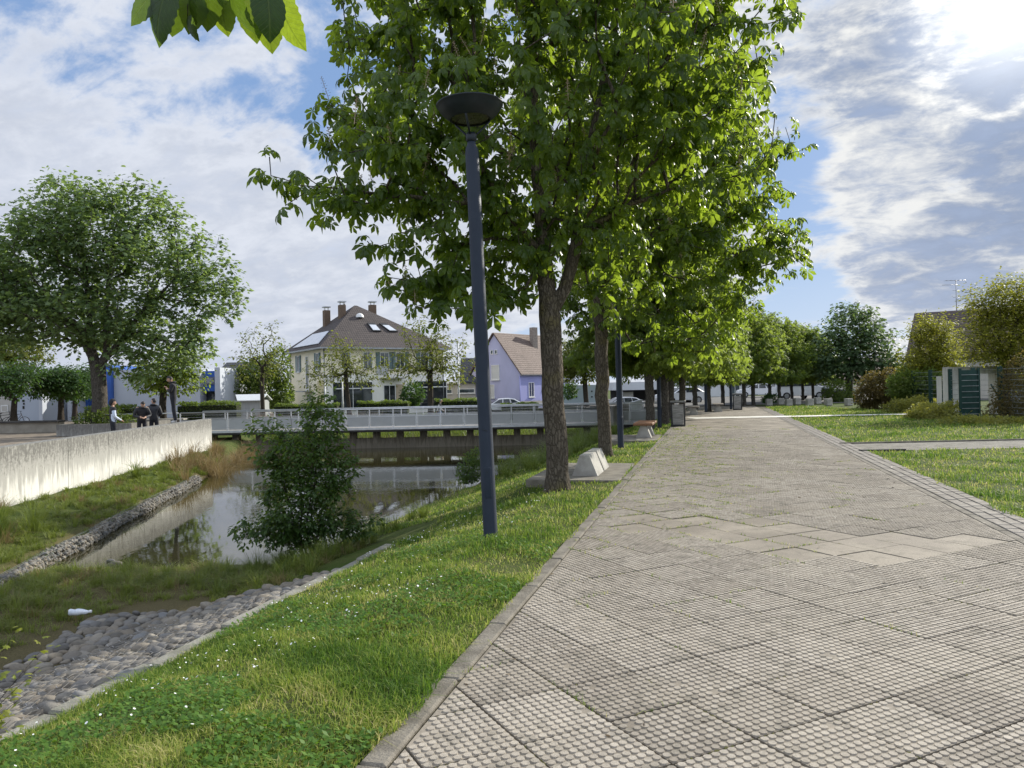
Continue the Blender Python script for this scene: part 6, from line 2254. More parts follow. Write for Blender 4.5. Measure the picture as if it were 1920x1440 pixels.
rg0 = np.array([*((P[0] + P[1]) / 2 - vr * .25), zpk + .05]); rg1 = rg0 + np.array([*(vr * (D_ + .5)), 0])
for s, pp in ((-1, P[0]), (1, P[1])):
    e0 = np.array([*(pp + ul * .35 * s - vr * .25), zev - .28]); e1 = e0 + np.array([*(vr * (D_ + .5)), 0])
    q = [e0, e1, rg1, rg0]; nn = np.cross(q[1] - q[0], q[3] - q[0]); nn /= np.linalg.norm(nn); nn = nn if nn[2] > 0 else -nn
    b.prism([x - o0 for x in q], tuple(nn * .14), M_tile2)
rf = b.build('roof', hp)
q = rg0 + (rg1 - rg0) * .62 - np.array([*ul, 0]) * 1.2; b = MB(); b.box(q + np.array([0, 0, -.4]) - o0, (.7, .7, 2.6), pmat('old chimney brick', (.22, .18, .15), (.3, .26, .22), 6, .9), rz=ph); b.build('chimney', rf)
b = MB(); q = Cr - ul * .35; b.tube([np.array([*(q - vr * .25), zev - .25]) - o0, np.array([*(q + vr * D_), zev - .25]) - o0], .08, M_gutter, n=6)
b.tube([np.array([*(Cr - ul * .05 - vr * .1), zev - .3]) - o0, np.array([*(Cr - ul * .05 - vr * .1), G]) - o0], .06, M_purple2, n=6); b.build('gutter', rf)
fG = Frame([*P[1], G], -ul)
window(hp, fG, 3.9, zev - G + .15, 1.25, 1.75, M_shutter, bars=0); window(hp, fG, 3.0, 2.1, 1.4, 1.6, M_shutter, bars=0)
for a in (3.4, 4.05): window(hp, fG, a, zev - G + 2.55, .42, .52, bars=0, sill=False)
window(hp, fR, 2.0, 2.2, 1.0, 1.7); window(hp, fR, 4.7, 2.5, .5, .6, bars=0); window(hp, fR, 6.0, 2.25, 1.0, 1.5)

# --- dark roofed house left of it
M_dark_tile = tile_mat('anthracite tiles', (.032, .036, .045), (.055, .06, .07))
M_grey_pl = plaster('warm grey plaster', (.42, .40, .36))
Yd = 92.0; a0 = at(838, 745, Yd); a1 = at(892, 745, Yd)
hd = thing('grey_house', ((a0[0] + a1[0]) / 2, Yd + 3, G), 'low grey house with an anthracite tiled roof beside the purple house', 'house'); o0 = root_loc(hd)
z1 = at(860, 719, Yd)[2]; z2 = at(860, 674, Yd + 3.5)[2]
wall_block(hd, [(a0[0] - 4, Yd), (a1[0], Yd), (a1[0], Yd + 7), (a0[0] - 4, Yd + 7)], G, z1, M_grey_pl)
b = MB(); x0 = at(862, 745, Yd)[0]
q = [np.array([x0, Yd - .3, z1 + .02]), np.array([a1[0] + .6, Yd - .3, z1 + .02]), np.array([a1[0] + .6, Yd + 3.5, z2]), np.array([x0, Yd + 3.5, z2])]
b.prism([p - o0 for p in q], (0, 0, .14), M_dark_tile)
q = [np.array([x0, Yd + 7.3, z1]), np.array([a1[0] + .6, Yd + 7.3, z1]), np.array([a1[0] + .6, Yd + 3.5, z2]), np.array([x0, Yd + 3.5, z2])][::-1]
b.prism([p - o0 for p in q], (0, 0, .14), M_dark_tile); b.build('roof', hd)
b = MB(); b.box(np.array([(a0[0] - 4 + x0) / 2, Yd + 3.2, z1 + .1]) - o0, (x0 - a0[0] + 3.9, 7.4, .2), M_frame); b.build('flat_roof', hd)
fD = Frame([a0[0] - 4, Yd, G], (1, 0))
for a in (3.6, 6.3): window(hd, fD, a, 2.2, 2.1, .55, bars=0)

# --- white and blue public building on the left
M_white = plaster('white facade', (.44, .47, .52), .94); M_blue = plaster('cobalt blue panel', (.045, .12, .40), .92); M_bluep = plaster('pale blue grey wall', (.36, .40, .46), .94)
Yw = 62.0
wx = lambda px, Y=Yw: at(px, 750, Y)[0]
G = -.28
hw = thing('white_blue_building', ((wx(205) + wx(376)) / 2, Yw + 5, G), 'long flat roofed white building with cobalt blue entrance panels behind the trees', 'building'); o0 = root_loc(hw)
zt1 = at(300, 692, Yw)[2]; zt2 = at(390, 693, Yw)[2]
wall_block(hw, [(wx(214), Yw), (wx(375.5), Yw), (wx(375.5), Yw + 10), (wx(214), Yw + 10)], G, zt1, M_white)
wall_block(hw, [(wx(376), Yw + .6), (wx(406), Yw + .6), (wx(406), Yw + 8), (wx(376), Yw + 8)], G + 2.1, zt2 - .1, M_blue, 'blue_panel')
wall_block(hw, [(wx(376), Yw + 1.2), (wx(406), Yw + 1.2), (wx(406), Yw + 8), (wx(376), Yw + 8)], G, G + 2.1, glass_mat('entrance glass', (.02, .025, .03)), 'entrance')
wall_block(hw, [(wx(406), Yw - .3), (wx(416), Yw - .3), (wx(416), Yw + 6), (wx(406), Yw + 6)], G, zt2 + .15, M_white, 'pillar')
wall_block(hw, [(wx(153), Yw - 2), (wx(160), Yw - 2), (wx(160), Yw + 6), (wx(153), Yw + 6)], G, at(156, 720, Yw - 2)[2], M_white, 'pillar')
wall_block(hw, [(wx(160.5), Yw), (wx(166), Yw), (wx(166), Yw + 6), (wx(160.5), Yw + 6)], G, at(156, 724, Yw)[2], M_blue, 'blue_panel')
wall_block(hw, [(wx(166.5), Yw + .5), (wx(198), Yw + .5), (wx(198), Yw + 6), (wx(166.5), Yw + 6)], G, at(156, 724, Yw)[2], M_bluep, 'recess_wall')
wall_block(hw, [(wx(198.5), Yw - .4), (wx(213.5), Yw - .4), (wx(213.5), Yw + 6), (wx(198.5), Yw + 6)], G, zt1 + .4, M_blue, 'blue_panel')
wall_block(hw, [(wx(158), Yw - 1.6), (wx(198), Yw - 1.6), (wx(198), Yw - .45), (wx(158), Yw - .45)], at(170, 724, Yw)[2], at(170, 716, Yw)[2], M_white, 'canopy')
b = MB(); b.box(np.array([wx(389), Yw + .55, G + 2.95]) - o0, (.75, .06, .62), pmat('grey plate', (.14, .15, .18))); b.box(np.array([wx(389), Yw + .52, G + 2.95]) - o0, (.5, .03, .40), pmat('grey plate face', (.30, .31, .34))); b.build('emblem_plate', hw)
# low white annexe further left
Ya = 58.0
ha = thing('white_annexe', ((wx(-120, Ya) + wx(83, Ya)) / 2, Ya + 3, G), 'plain pale annexe wall behind the bicycles and clipped trees', 'building'); o0 = root_loc(ha)
wall_block(ha, [(wx(20, Ya), Ya), (wx(76, Ya), Ya), (wx(76, Ya), Ya + 6), (wx(20, Ya), Ya + 6)], G, at(40, 735, Ya)[2], M_bluep)
wall_block(ha, [(wx(76.5, Ya), Ya - .25), (wx(83, Ya), Ya - .25), (wx(83, Ya), Ya + 6), (wx(76.5, Ya), Ya + 6)], G, at(80, 738, Ya)[2], M_white, 'pillar')
wall_block(ha, [(wx(-130, Ya), Ya + .3), (wx(19.5, Ya), Ya + .3), (wx(19.5, Ya), Ya + 6), (wx(-130, Ya), Ya + 6)], G, at(0, 735, Ya)[2], M_grey_pl, 'wall')
b = MB()
for dz, w_, h_ in ((.0, .13, .22), (.28, .10, .14), (.50, .16, .16)):
    b.box(np.array([wx(44, Ya) + (.03 if dz == .28 else 0), Ya - .02, at(44, 764, Ya)[2] + dz]) - o0, (w_, .03, h_), M_black)
b.build('house_number_sign', ha)
b = MB(); b.box(np.array([wx(4, Ya), Ya + .27, at(4, 766, Ya)[2]]) - o0, (.55, .05, .5), M_frame); b.box(np.array([wx(4, Ya), Ya + .24, at(4, 766, Ya)[2]]) - o0, (.42, .03, .38), M_grey_pl); b.build('notice_frame', ha)

G = -.9
# --- white house with a dark roof behind the shed, and the shed
Yh = 80.0
hh = thing('white_house', (at(440, 750, Yh)[0], Yh + 4, G), 'white house with a dark pitched roof behind the blue entrance panel', 'house'); o0 = root_loc(hh)
xa, xb = at(407, 750, Yh)[0], at(462, 750, Yh)[0]; z1 = at(430, 703, Yh)[2] - .2; z2 = at(430, 683, Yh + 4)[2]
wall_block(hh, [(xa, Yh), (xb, Yh), (xb, Yh + 8), (xa, Yh + 8)], G, z1, plaster('white render', (.66, .67, .68)))
b = MB(); b.prism([np.array([xb, Yh, z1]) - o0, np.array([xb, Yh + 8, z1]) - o0, np.array([xb, Yh + 4, z2 - .1]) - o0], (.01 - xb + xa, 0, 0), plaster('gable render', (.66, .67, .68))); b.build('gable', hh)
b = MB()
for s in (-1, 1):
    ye = Yh + 4 + s * 4.5
    q = [np.array([xa - .4, ye, z1 - .2]), np.array([xb + .4, ye, z1 - .2]), np.array([xb + .4, Yh + 4, z2 + .05]), np.array([xa - .4, Yh + 4, z2 + .05])]
    b.prism([p - o0 for p in q], (0, 0, .15), M_dark_tile)
b.build('roof', hh)
fH = Frame([xa, Yh, G], (1, 0)); window(hh, fH, 1.3, 1.2, 1.3, 1.6)
Ysd = 60.0
M_shedr = pmat('pale corrugated roof', (.58, .60, .60), (.68, .70, .70), 3, .45, stretch=(12, .3, 1)); M_shedw = pmat('grey shed cladding', (.26, .27, .27), (.36, .37, .37), 2, .7, stretch=(14, 14, .3))
sd = thing('garden_shed', (at(460, 760, Ysd)[0], Ysd + 1, G), 'small grey shed with a bright corrugated gable roof', 'shed'); o0 = root_loc(sd)
xa, xb = at(430, 760, Ysd)[0], at(488, 760, Ysd)[0]; z1 = at(450, 751, Ysd)[2]; z2 = at(450, 741, Ysd + 1)[2]
wall_block(sd, [(xa + .2, Ysd), (xb, Ysd), (xb, Ysd + 2.2), (xa + .2, Ysd + 2.2)], G - .1, z1, M_shedw)
b = MB()
for s in (-1, 1):
    ye = Ysd + 1.1 + s * 1.3
    q = [np.array([xa + (.7 if s < 0 else 0), ye, z1 - .05]), np.array([xb + .2, ye, z1 - .05]), np.array([xb + .2, Ysd + 1.1, z2]), np.array([xa + .1, Ysd + 1.1, z2])]
    b.prism([p - o0 for p in q], (0, 0, .06), M_shedr)
b.build('roof', sd)

# --- pale blue wall with dots and flat roofed white buildings behind the trunks
Yq = 66.0
M_pblue = plaster('pale blue concrete', (.42, .50, .53), .95)
pw = thing('pale_blue_wall', (at(1090, 750, Yq)[0], Yq, 0), 'pale blue free standing wall with a grid of dark dots', 'wall'); o0 = root_loc(pw)
xa, xb = at(1056, 750, Yq)[0], at(1121, 750, Yq)[0]; z1 = at(1090, 722, Yq)[2]
wall_block(pw, [(xa, Yq), (xb, Yq), (xb, Yq + .3), (xa, Yq + .3)], G, z1, M_pblue, 'panel')
b = MB()
for i in range(4):
    for j in range(2):
        c = np.array([xa + .9 + i * .66 + .25, Yq - .015, z1 - .55 - j * .48]) - o0; b.tube([c, c + np.array([0, -.03, 0])], .07, M_black, n=10)
b.build('dot', pw)
M_fascia = plaster('white fascia', (.58, .60, .62), .95)
Yf = 78.0
ff = thing('carport_building', (at(1220, 740, Yf)[0], Yf + 3, 0), 'flat roofed white carport building behind the row trunks', 'building'); o0 = root_loc(ff)
xa, xb = at(1150, 740, Yf)[0], at(1302, 740, Yf)[0]; zt_, zb_ = at(1200, 716, Yf)[2], at(1200, 731, Yf)[2]
wall_block(ff, [(xa, Yf), (xb, Yf), (xb, Yf + 7), (xa, Yf + 7)], zb_, zt_, M_fascia, 'roof_slab')
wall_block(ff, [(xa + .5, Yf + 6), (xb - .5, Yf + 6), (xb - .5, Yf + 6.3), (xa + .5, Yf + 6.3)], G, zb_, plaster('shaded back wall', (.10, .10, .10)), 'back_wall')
for px in (1165, 1300): wall_block(ff, [(at(px, 740, Yf)[0] - .2, Yf + .3), (at(px, 740, Yf)[0] + .2, Yf + .3), (at(px, 740, Yf)[0] + .2, Yf + .7), (at(px, 740, Yf)[0] - .2, Yf + .7)], G, zb_, M_fascia, 'column')
wall_block(ff, [(at(1168, 740, Yf)[0], Yf + .9), (at(1190, 740, Yf)[0], Yf + .9), (at(1190, 740, Yf)[0], Yf + 1.2), (at(1168, 740, Yf)[0], Yf + 1.2)], G, at(1180, 735, Yf)[2], plaster('rounded sand wall', (.50, .48, .42)), 'screen_wall')
for nm_, lb_, px0, px1, pyt, Yx, col, wins in (('white_house', 'white house facade between the lamp posts with one dark tall window', 1312, 1392, 700, 92, (.60, .61, .62), ((1378, 728, 1.2, 2.0),)),
                                               ('white_house', 'second white facade behind the dark bush at the path end', 1400, 1478, 695, 98, (.56, .58, .60), ((1415, 728, 1.0, 1.8), (1450, 726, 1.2, 1.4))),
                                               ('cream_bungalow', 'cream bungalow wall behind the tall dark round tree', 1528, 1700, 712, 96, (.50, .46, .38), ((1620, 735, 1.4, 1.2),))):
    xa, xb = at(px0, 740, Yx)[0], at(px1, 740, Yx)[0]
    q = thing(nm_, ((xa + xb) / 2, Yx + 4, 0), lb_, 'house'); z1 = at(px0, pyt, Yx)[2]
    wall_block(q, [(xa, Yx), (xb, Yx), (xb, Yx + 8), (xa, Yx + 8)], G, z1, plaster('facade', col)); o0 = root_loc(q)
    b = MB()
    for s in (-1, 1):
        ye = Yx + 4 + s * 4.6; zr = z1 + 2.6
        P = [np.array([xa - .5, ye, z1 - .1]), np.array([xb + .5, ye, z1 - .1]), np.array([xb + .5, Yx + 4, zr]), np.array([xa - .5, Yx + 4, zr])]; b.prism([p - o0 for p in P], (0, 0, .15), M_tile2 if nm_ != 'white_house' else M_dark_tile)
    b.build('roof', q)
    fW = Frame([xa, Yx, 0], (1, 0))
    for wp, wq, ww, hh_ in wins:
        c = at(wp, wq, Yx); window(q, fW, c[0] - xa, c[2], ww, hh_)
# --- house on the right behind the small trees with an aerial
Yr = 62.0
M_tile3 = tile_mat('purple brown tiles', (.060, .042, .040), (.095, .066, .060))
A_ = at(1709, 660, Yr)[:2]; vg = at(1724, 660, Yr + 9)[:2] - A_; vg = (at(1741, 660, Yr + 9)[:2] - A_); Lg = np.linalg.norm(vg); vg = vg / Lg; ug = np.array([vg[1], -vg[0]])
hr = thing('gabled_house', (*(A_ + ug * 6 + vg * 4), 0), 'pale house with a brown tiled roof and tv aerial behind the golden trees', 'house'); o0 = root_loc(hr)
ze = at(1709, 668, Yr)[2]; zr = at(1724, 590, Yr + 4.5)[2]
p3 = lambda a, b_, z: np.array([*(A_ + ug * a + vg * b_), z]) - o0
b = MB(); b.prism([p3(0, 0, -.1), p3(0, Lg, -.1), p3(0, Lg, ze), p3(0, Lg / 2, zr - .1), p3(0, 0, ze)], (ug[0] * 14, ug[1] * 14, 0), plaster('pale render', (.50, .47, .40))); b.build('wall', hr)
b = MB()
for s in (-1, 1):
    ye = Lg / 2 + s * (Lg / 2 + .45)
    b.prism([p3(-.4, ye, ze - .3), p3(14.4, ye, ze - .3), p3(14.4, Lg / 2, zr), p3(-.4, Lg / 2, zr)], (0, 0, .16), M_tile3)
rf = b.build('roof', hr)
fr_ = Frame([*A_, 0], ug); window(hr, fr_, 3.2, 2.0, 1.2, 1.4)
ax = at(1793, 560, Yr + 4.5); zt_ = at(1793, 525, Yr + 4.5)[2]
b = MB(); A = np.array([ax[0], ax[1], 0]) - o0
b.tube([A + [0, 0, zr - .2], A + [0, 0, zt_]], .035, M_gutter, n=6)
b.tube([A + [-.9, 0, zt_ - .05], A + [.9, 0, zt_ - .02]], .02, M_gutter, n=4); b.tube([A + [-1.2, 0, zt_ - .42], A + [.15, 0, zt_ - .40]], .02, M_gutter, n=4)
for i in range(6): b.tube([A + [-.9 + i * .34, -.28, zt_ - .04], A + [-.9 + i * .34, .28, zt_ - .04]], .012, M_gutter, n=3)
for z in (.9, 1.5): b.tube([A + [-.3, 0, zt_ - z], A + [.3, 0, zt_ - z]], .015, M_gutter, n=4)
b.build('aerial', rf)


# ------------------------------------------------------------------ vehicles
M_white_paint = pmat('white car paint', (.66, .67, .68), (.70, .71, .72), 1, .25, spec=.6)
M_dark_paint = pmat('dark car paint', (.035, .038, .045), (.045, .048, .055), 1, .22, spec=.6)
M_silver = pmat('silver car paint', (.40, .41, .43), (.45, .46, .48), 1, .28, .5, spec=.6)
M_tyre = pmat('tyre rubber', (.02, .02, .02), rough=.85); M_rim = pmat('alloy rim', (.42, .43, .44), rough=.35, metal=.7)
M_cglass = glass_mat('car glass', (.02, .024, .028), .04); M_red = pmat('tail lamp', (.35, .02, .02), rough=.2); M_clear = pmat('head lamp', (.6, .62, .65), rough=.1)


def make_car(name, label, paint, van=False, L=4.2, Wd=1.75, Hh=1.46, group=None):
    t = thing(name, (0, 0, 0), label, 'van' if van else 'car', group)
    if van:
        prof = [(-2.2, .32), (-2.25, .6), (-2.22, .95), (-2.1, 1.05), (-1.35, 1.2), (-.75, 1.82), (-.55, 1.88), (2.05, 1.90), (2.18, 1.8), (2.25, 1.0), (2.25, .4), (2.15, .3)]
        glass = [(-1.22, 1.22), (-.72, 1.74), (-.1, 1.78), (-.1, 1.2)]; glass2 = [(0.02, 1.2), (.02, 1.78), (.85, 1.79), (.85, 1.2)]; glass3 = [(.98, 1.2), (.98, 1.78), (1.9, 1.76), (2.0, 1.2)]
    else:
        prof = [(-2.05, .34), (-2.1, .55), (-2.04, .76), (-1.85, .84), (-1.05, .95), (-.35, 1.38), (-.1, 1.44), (.75, 1.46), (1.25, 1.38), (1.85, 1.04), (2.05, .96), (2.1, .62), (2.08, .36), (1.98, .28)]
        glass = [(-.92, .97), (-.32, 1.33), (.0, 1.37), (.0, .97)]; glass2 = [(.10, .97), (.10, 1.37), (.70, 1.38), (.80, .98)]; glass3 = [(.9, .98), (.8, 1.37), (1.18, 1.31), (1.62, 1.04)]
    sc = L / 4.2
    P = [(x * sc, z * Hh / (1.46 if not van else 1.9)) for x, z in prof]
    # rounded, tumblehome body: three slices per side
    V, F = [], []
    n = len(P); ys = [(-1.0, .94), (-.93, 1.0), (.93, 1.0), (1.0, .94)]
    zc = .62
    for yy, k in ys:
        for x, z in P:
            tum = max(0, (z - .95)) * .16
            V.append((x * (k if abs(yy) > .95 else 1), yy * (Wd / 2 - tum), zc + (z - zc) * k))
    for s in range(3):
        for i in range(n): F.append((s * n + i, s * n + (i + 1) % n, (s + 1) * n + (i + 1) % n, (s + 1) * n + i))
    F += [tuple(range(n))[::-1], tuple(range(3 * n, 4 * n))]
    b = MB(); b.raw(V, F, paint); b.build('body', t)
    for g in (glass, glass2, glass3):
        for s in (-1, 1):
            b = MB()
            pts = [(x * sc, s * (Wd / 2 - max(0, z * Hh / (1.46 if not van else 1.9) - .95) * .16 + .006), z * Hh / (1.46 if not van else 1.9)) for x, z in g]
            b.prism(pts, (0, -s * .02, 0), M_cglass)
            b.build('side_window', t)
    b = MB(); k = Hh / (1.46 if not van else 1.9)
    w0, w1 = ((-1.30, 1.24), (-.80, 1.78)) if van else ((-1.0, .985), (-.40, 1.36))
    b.prism([(w0[0] * sc - .012, -Wd / 2 * .82, w0[1] * k), (w0[0] * sc - .012, Wd / 2 * .82, w0[1] * k), (w1[0] * sc - .012, Wd / 2 * .74, w1[1] * k), (w1[0] * sc - .012, -Wd / 2 * .74, w1[1] * k)], (-.02, 0, .02), M_cglass); b.build('windscreen', t)
    w0, w1 = ((2.235, 1.2), (2.19, 1.74)) if van else ((1.80, 1.08), (1.32, 1.35))
    b = MB(); b.prism([(w0[0] * sc + .01, -Wd / 2 * .80, w0[1] * k), (w0[0] * sc + .01, Wd / 2 * .80, w0[1] * k), (w1[0] * sc + .01, Wd / 2 * .74, w1[1] * k), (w1[0] * sc + .01, -Wd / 2 * .74, w1[1] * k)], (.02, 0, .02), M_cglass); b.build('rear_window', t)
    for sx in (-1.32 * sc, 1.30 * sc):
        for s in (-1, 1):
            y = s * (Wd / 2 - .10)
            b = MB(); b.tube([(sx, y - .11, .31), (sx, y + .11, .31)], .315, M_tyre, n=18); wh = b.build('wheel', t)
            b = MB(); b.tube([(sx, y + s * .10, .31), (sx, y + s * .118, .31)], .20, M_rim, n=14); b.build('rim', wh)
    for s in (-1, 1):
        b = MB(); b.box((-2.0 * sc, s * Wd * .36, .70), (.14, .34, .14), M_clear, bev=.03); b.build('headlight', t)
        b = MB(); b.box((2.03 * sc, s * Wd * .40, .85), (.12, .2, .2), M_red, bev=.03); b.build('taillight', t)
    return t


cA = make_car('parked_car', 'white hatchback parked in front of the purple house', M_white_paint)


def place_car(o, px, py, Y, rz, label=None, z=None):
    p = at(px, py, Y); o.location = (p[0], p[1], float(zt(p[0], p[1])) + .01 if z is None else z); o.rotation_euler = (0, 0, rz)
    if label: o['label'] = label


place_car(cA, 940, 760, 76, R(8))
o = copy_tree(cA); place_car(o, 1275, 755, 66, R(20), 'white car behind the trunks above the litter bin')
o = copy_tree(cA); place_car(o, 1420, 752, 82, R(-10), 'white car glimpsed behind the trees left of the dark bush')
cB = make_car('parked_car', 'silver car in front of the rounded sand wall behind the second lamp post', M_silver); place_car(cB, 1163, 750, 68, R(12))
cV = make_car('white_van', 'white van parked behind the bollards at the end of the path', M_white_paint, van=True, L=4.5, Hh=1.85, Wd=1.85); place_car(cV, 1502, 752, 70, R(170), z=.02)
cD = make_car('parked_car', 'dark car facing us beside the white van', M_dark_paint); place_car(cD, 1540, 752, 70, R(115), z=.02)
cW = copy_tree(cA); place_car(cW, 875, 760, 80, R(5), 'white car roof showing above the hedge behind the tall lamp post')

# ------------------------------------------------------------------ bicycles
M_bike = pmat('black bike paint', (.02, .02, .022), (.03, .03, .035), 5, .4)


def make_bike(label, rz):
    t = thing('bicycle', (0, 0, 0), label, 'bicycle', 'bicycles by the annexe wall', rz)
    for x in (-.52, .52):
        b = MB(); pts = [(x + .33 * math.cos(a), 0, .34 + .33 * math.sin(a)) for a in np.linspace(0, 2 * PI, 25)]
        b.tube(pts, .018, M_tyre, n=6, caps=False)
        wh = b.build('wheel', t)
        b = MB()
        for a in np.linspace(0, PI, 9)[:-1]: b.tube([(x + .32 * math.cos(a), 0, .34 + .32 * math.sin(a)), (x - .32 * math.cos(a), 0, .34 - .32 * math.sin(a))], .003, M_rim, n=3)
        b.build('spoke', wh)
    b = MB()
    for p, q in (((-.52, 0, .34), (-.12, 0, .30)), ((-.52, 0, .34), (-.22, 0, .80)), ((-.12, 0, .30), (-.24, 0, .92)), ((-.12, 0, .30), (.34, 0, .78)), ((-.21, 0, .80), (.32, 0, .86)), ((.31, 0, .92), (.52, 0, .34))): b.tube([p, q], .018, M_bike, n=6)
    b.build('frame', t)
    b = MB(); b.box((-.26, 0, .95), (.26, .15, .06), M_bike, bev=.02); b.build('saddle', t)
    b = MB(); b.tube([(.31, 0, .90), (.30, 0, 1.02), (.30, 0, 1.03)], .014, M_bike, n=6); b.tube([(.22, -.28, 1.05), (.32, -.1, 1.04), (.32, .1, 1.04), (.22, .28, 1.05)], .013, M_bike, n=6); b.build('handlebar', t)
    return t


bk = make_bike('black bicycle whose front wheel leans towards the clipped tree trunk', R(8)); p = at(8, 790, 48.5); bk.location = (p[0], p[1], -.295)
b2 = copy_tree(bk); b2['label'] = 'second bicycle standing behind, partly cut by the frame edge'; p = at(-14, 790, 49.3); b2.location = (p[0], p[1], -.295); b2.rotation_euler = (0, 0, R(-15))
b3 = copy_tree(bk); b3['label'] = 'dark bicycle parked just past the leaning clipped tree trunk'; p = at(30, 790, 49.6); b3.location = (p[0], p[1], -.295); b3.rotation_euler = (0, 0, R(60))
# ------------------------------------------------------------------ people
M_skin = pmat('skin', (.42, .26, .18), (.48, .30, .21), 6, .55)
M_blk = pmat('black cloth', (.014, .014, .017), (.026, .026, .03), 5, .85, bump=.4, bscale=16)
M_blk2 = pmat('dark padded jacket', (.018, .019, .023), (.03, .031, .037), 4, .6, stretch=(1, 1, 9), bump=.5, bscale=22)
M_navy = pmat('dark trousers', (.012, .013, .018), (.022, .024, .032), 5, .85)
M_lightb = pmat('pale blue sleeve', (.50, .58, .70), (.60, .67, .78), 6, .8)
M_jean = pmat('blue jeans', (.10, .16, .32), (.15, .22, .40), 6, .85)
M_shirt = pmat('white shirt', (.62, .62, .62), (.70, .70, .70), 6, .8)
M_hair = pmat('dark hair', (.012, .010, .009), (.02, .017, .015), 20, .6)
M_hairg = pmat('grey hair', (.25, .24, .23), (.32, .31, .30), 20, .6)
M_shoe = pmat('light trainers', (.35, .34, .33), (.5, .49, .47), 10, .6)
M_shoed = pmat('dark shoes', (.02, .02, .02), rough=.6)
M_eye = pmat('eye', (.02, .015, .01), rough=.2)


def skin_body(J, E, rad, sub=2):
    """J: name -> (x,y,z), E: edges between names, rad: name -> radius. Returns evaluated vertices, faces."""
    names = list(J); ix = {k: i for i, k in enumerate(names)}
    me = bpy.data.meshes.new('tmp'); me.from_pydata([J[k] for k in names], [(ix[a], ix[b_]) for a, b_ in E], [])
    o = bpy.data.objects.new('tmp', me); COL.objects.link(o)
    o.modifiers.new('s', 'SKIN'); m2 = o.modifiers.new('u', 'SUBSURF'); m2.levels = sub; m2.render_levels = sub
    for i, k in enumerate(names):
        sv = me.skin_vertices[0].data[i]; r_ = rad[k]
        sv.radius = r_ if hasattr(r_, '__len__') else (r_, r_); sv.use_root = (k == 'pelvis')
    dg = bpy.context.evaluated_depsgraph_get(); dg.update()
    ev = o.evaluated_get(dg).to_mesh()
    V = [tuple(v.co) for v in ev.vertices]; F = [tuple(p.vertices) for p in ev.polygons]
    bpy.data.objects.remove(o, do_unlink=True)
    return V, F


def head_mesh(b, c, yaw, pitch, skin, r=.105):
    """head with brow, nose, chin, mouth and ears, facing -y before yaw"""
    V, F, MI = [], [], []
    nu, nv_ = 28, 20
    Rz = Matrix.Rotation(yaw, 3, 'Z') @ Matrix.Rotation(pitch, 3, 'X')
    for i in range(nv_ + 1):
        th = PI * i / nv_
        for j in range(nu):
            a = 2 * PI * j / nu
            d = Vector((math.sin(th) * math.sin(a), -math.sin(th) * math.cos(a), math.cos(th)))
            p = Vector((d.x * .075, d.y * .095, d.z * .118))
            if d.z < -.1: p.x *= 1 - .28 * (-d.z - .1); p.y = p.y * (1 - .12 * (-d.z)) - .012 * (-d.z)
            fr = max(0, -d.y)
            p.y -= .030 * math.exp(-((d.x / .16) ** 2) - ((d.z + .10) / .17) ** 2) * fr      # nose
            p.y += .012 * math.exp(-(((abs(d.x) - .36) / .16) ** 2) - ((d.z - .08) / .12) ** 2) * fr      # eye sockets
            p.y -= .008 * math.exp(-((d.z + .42) / .10) ** 2 - (d.x / .3) ** 2) * fr      # lips
            p.y -= .012 * math.exp(-((d.z + .82) / .16) ** 2 - (d.x / .35) ** 2) * fr     # chin
            V.append(tuple(Vector(c) + Rz @ p))
    for i in range(nv_):
        for j in range(nu): F.append((i * nu + j, i * nu + (j + 1) % nu, (i + 1) * nu + (j + 1) % nu, (i + 1) * nu + j))
    b.raw(V, F, skin, True)
    for s in (-1, 1):
        e = Vector((s * .030, -.085, .012)); b.lathe([(.001, -.008), (.008, -.004), (.008, .004), (.001, .008)], M_eye, n=8, c=tuple(Vector(c) + Rz @ e), caps=False)
        q = Vector((s * .076, .008, .0))
        pts = [Vector(c) + Rz @ (q + Vector((0, .012 * math.cos(k), .03 * math.sin(k)))) for k in np.linspace(0, 2 * PI, 9)]
        b.tube(pts, .008, skin, n=5, caps=False)


def cap_mesh(name, root, c, yaw, pitch, mat, low=.10, puff=1.08, back_low=-.5, hood=False):
    V, F = [], []; nu, nv_ = 28, 14
    Rz = Matrix.Rotation(yaw, 3, 'Z') @ Matrix.Rotation(pitch, 3, 'X')
    for i in range(nv_ + 1):
        for j in range(nu):
            a = 2 * PI * j / nu
            fr = -math.cos(a)     # -1 back? (a=0 is -y, the face)
            lim = low if math.cos(a) > 0.2 else back_low if math.cos(a) < -.2 else low + (back_low - low) * (.2 - math.cos(a)) / .4
            th = math.acos(max(-1, min(1, lim))) * i / nv_
            d = Vector((math.sin(th) * math.sin(a), -math.sin(th) * math.cos(a), math.cos(th)))
            p = Vector((d.x * .078, d.y * .098, d.z * .120)) * puff
            if hood: p.y += .02 + (.02 if d.y > 0 else 0)
            V.append(tuple(Vector(c) + Rz @ p))
    for i in range(nv_):
        for j in range(nu): F.append((i * nu + j, i * nu + (j + 1) % nu, (i + 1) * nu + (j + 1) % nu, (i + 1) * nu + j))
    b = MB(); b.raw(V, F, mat, True); return b.build(name, root)


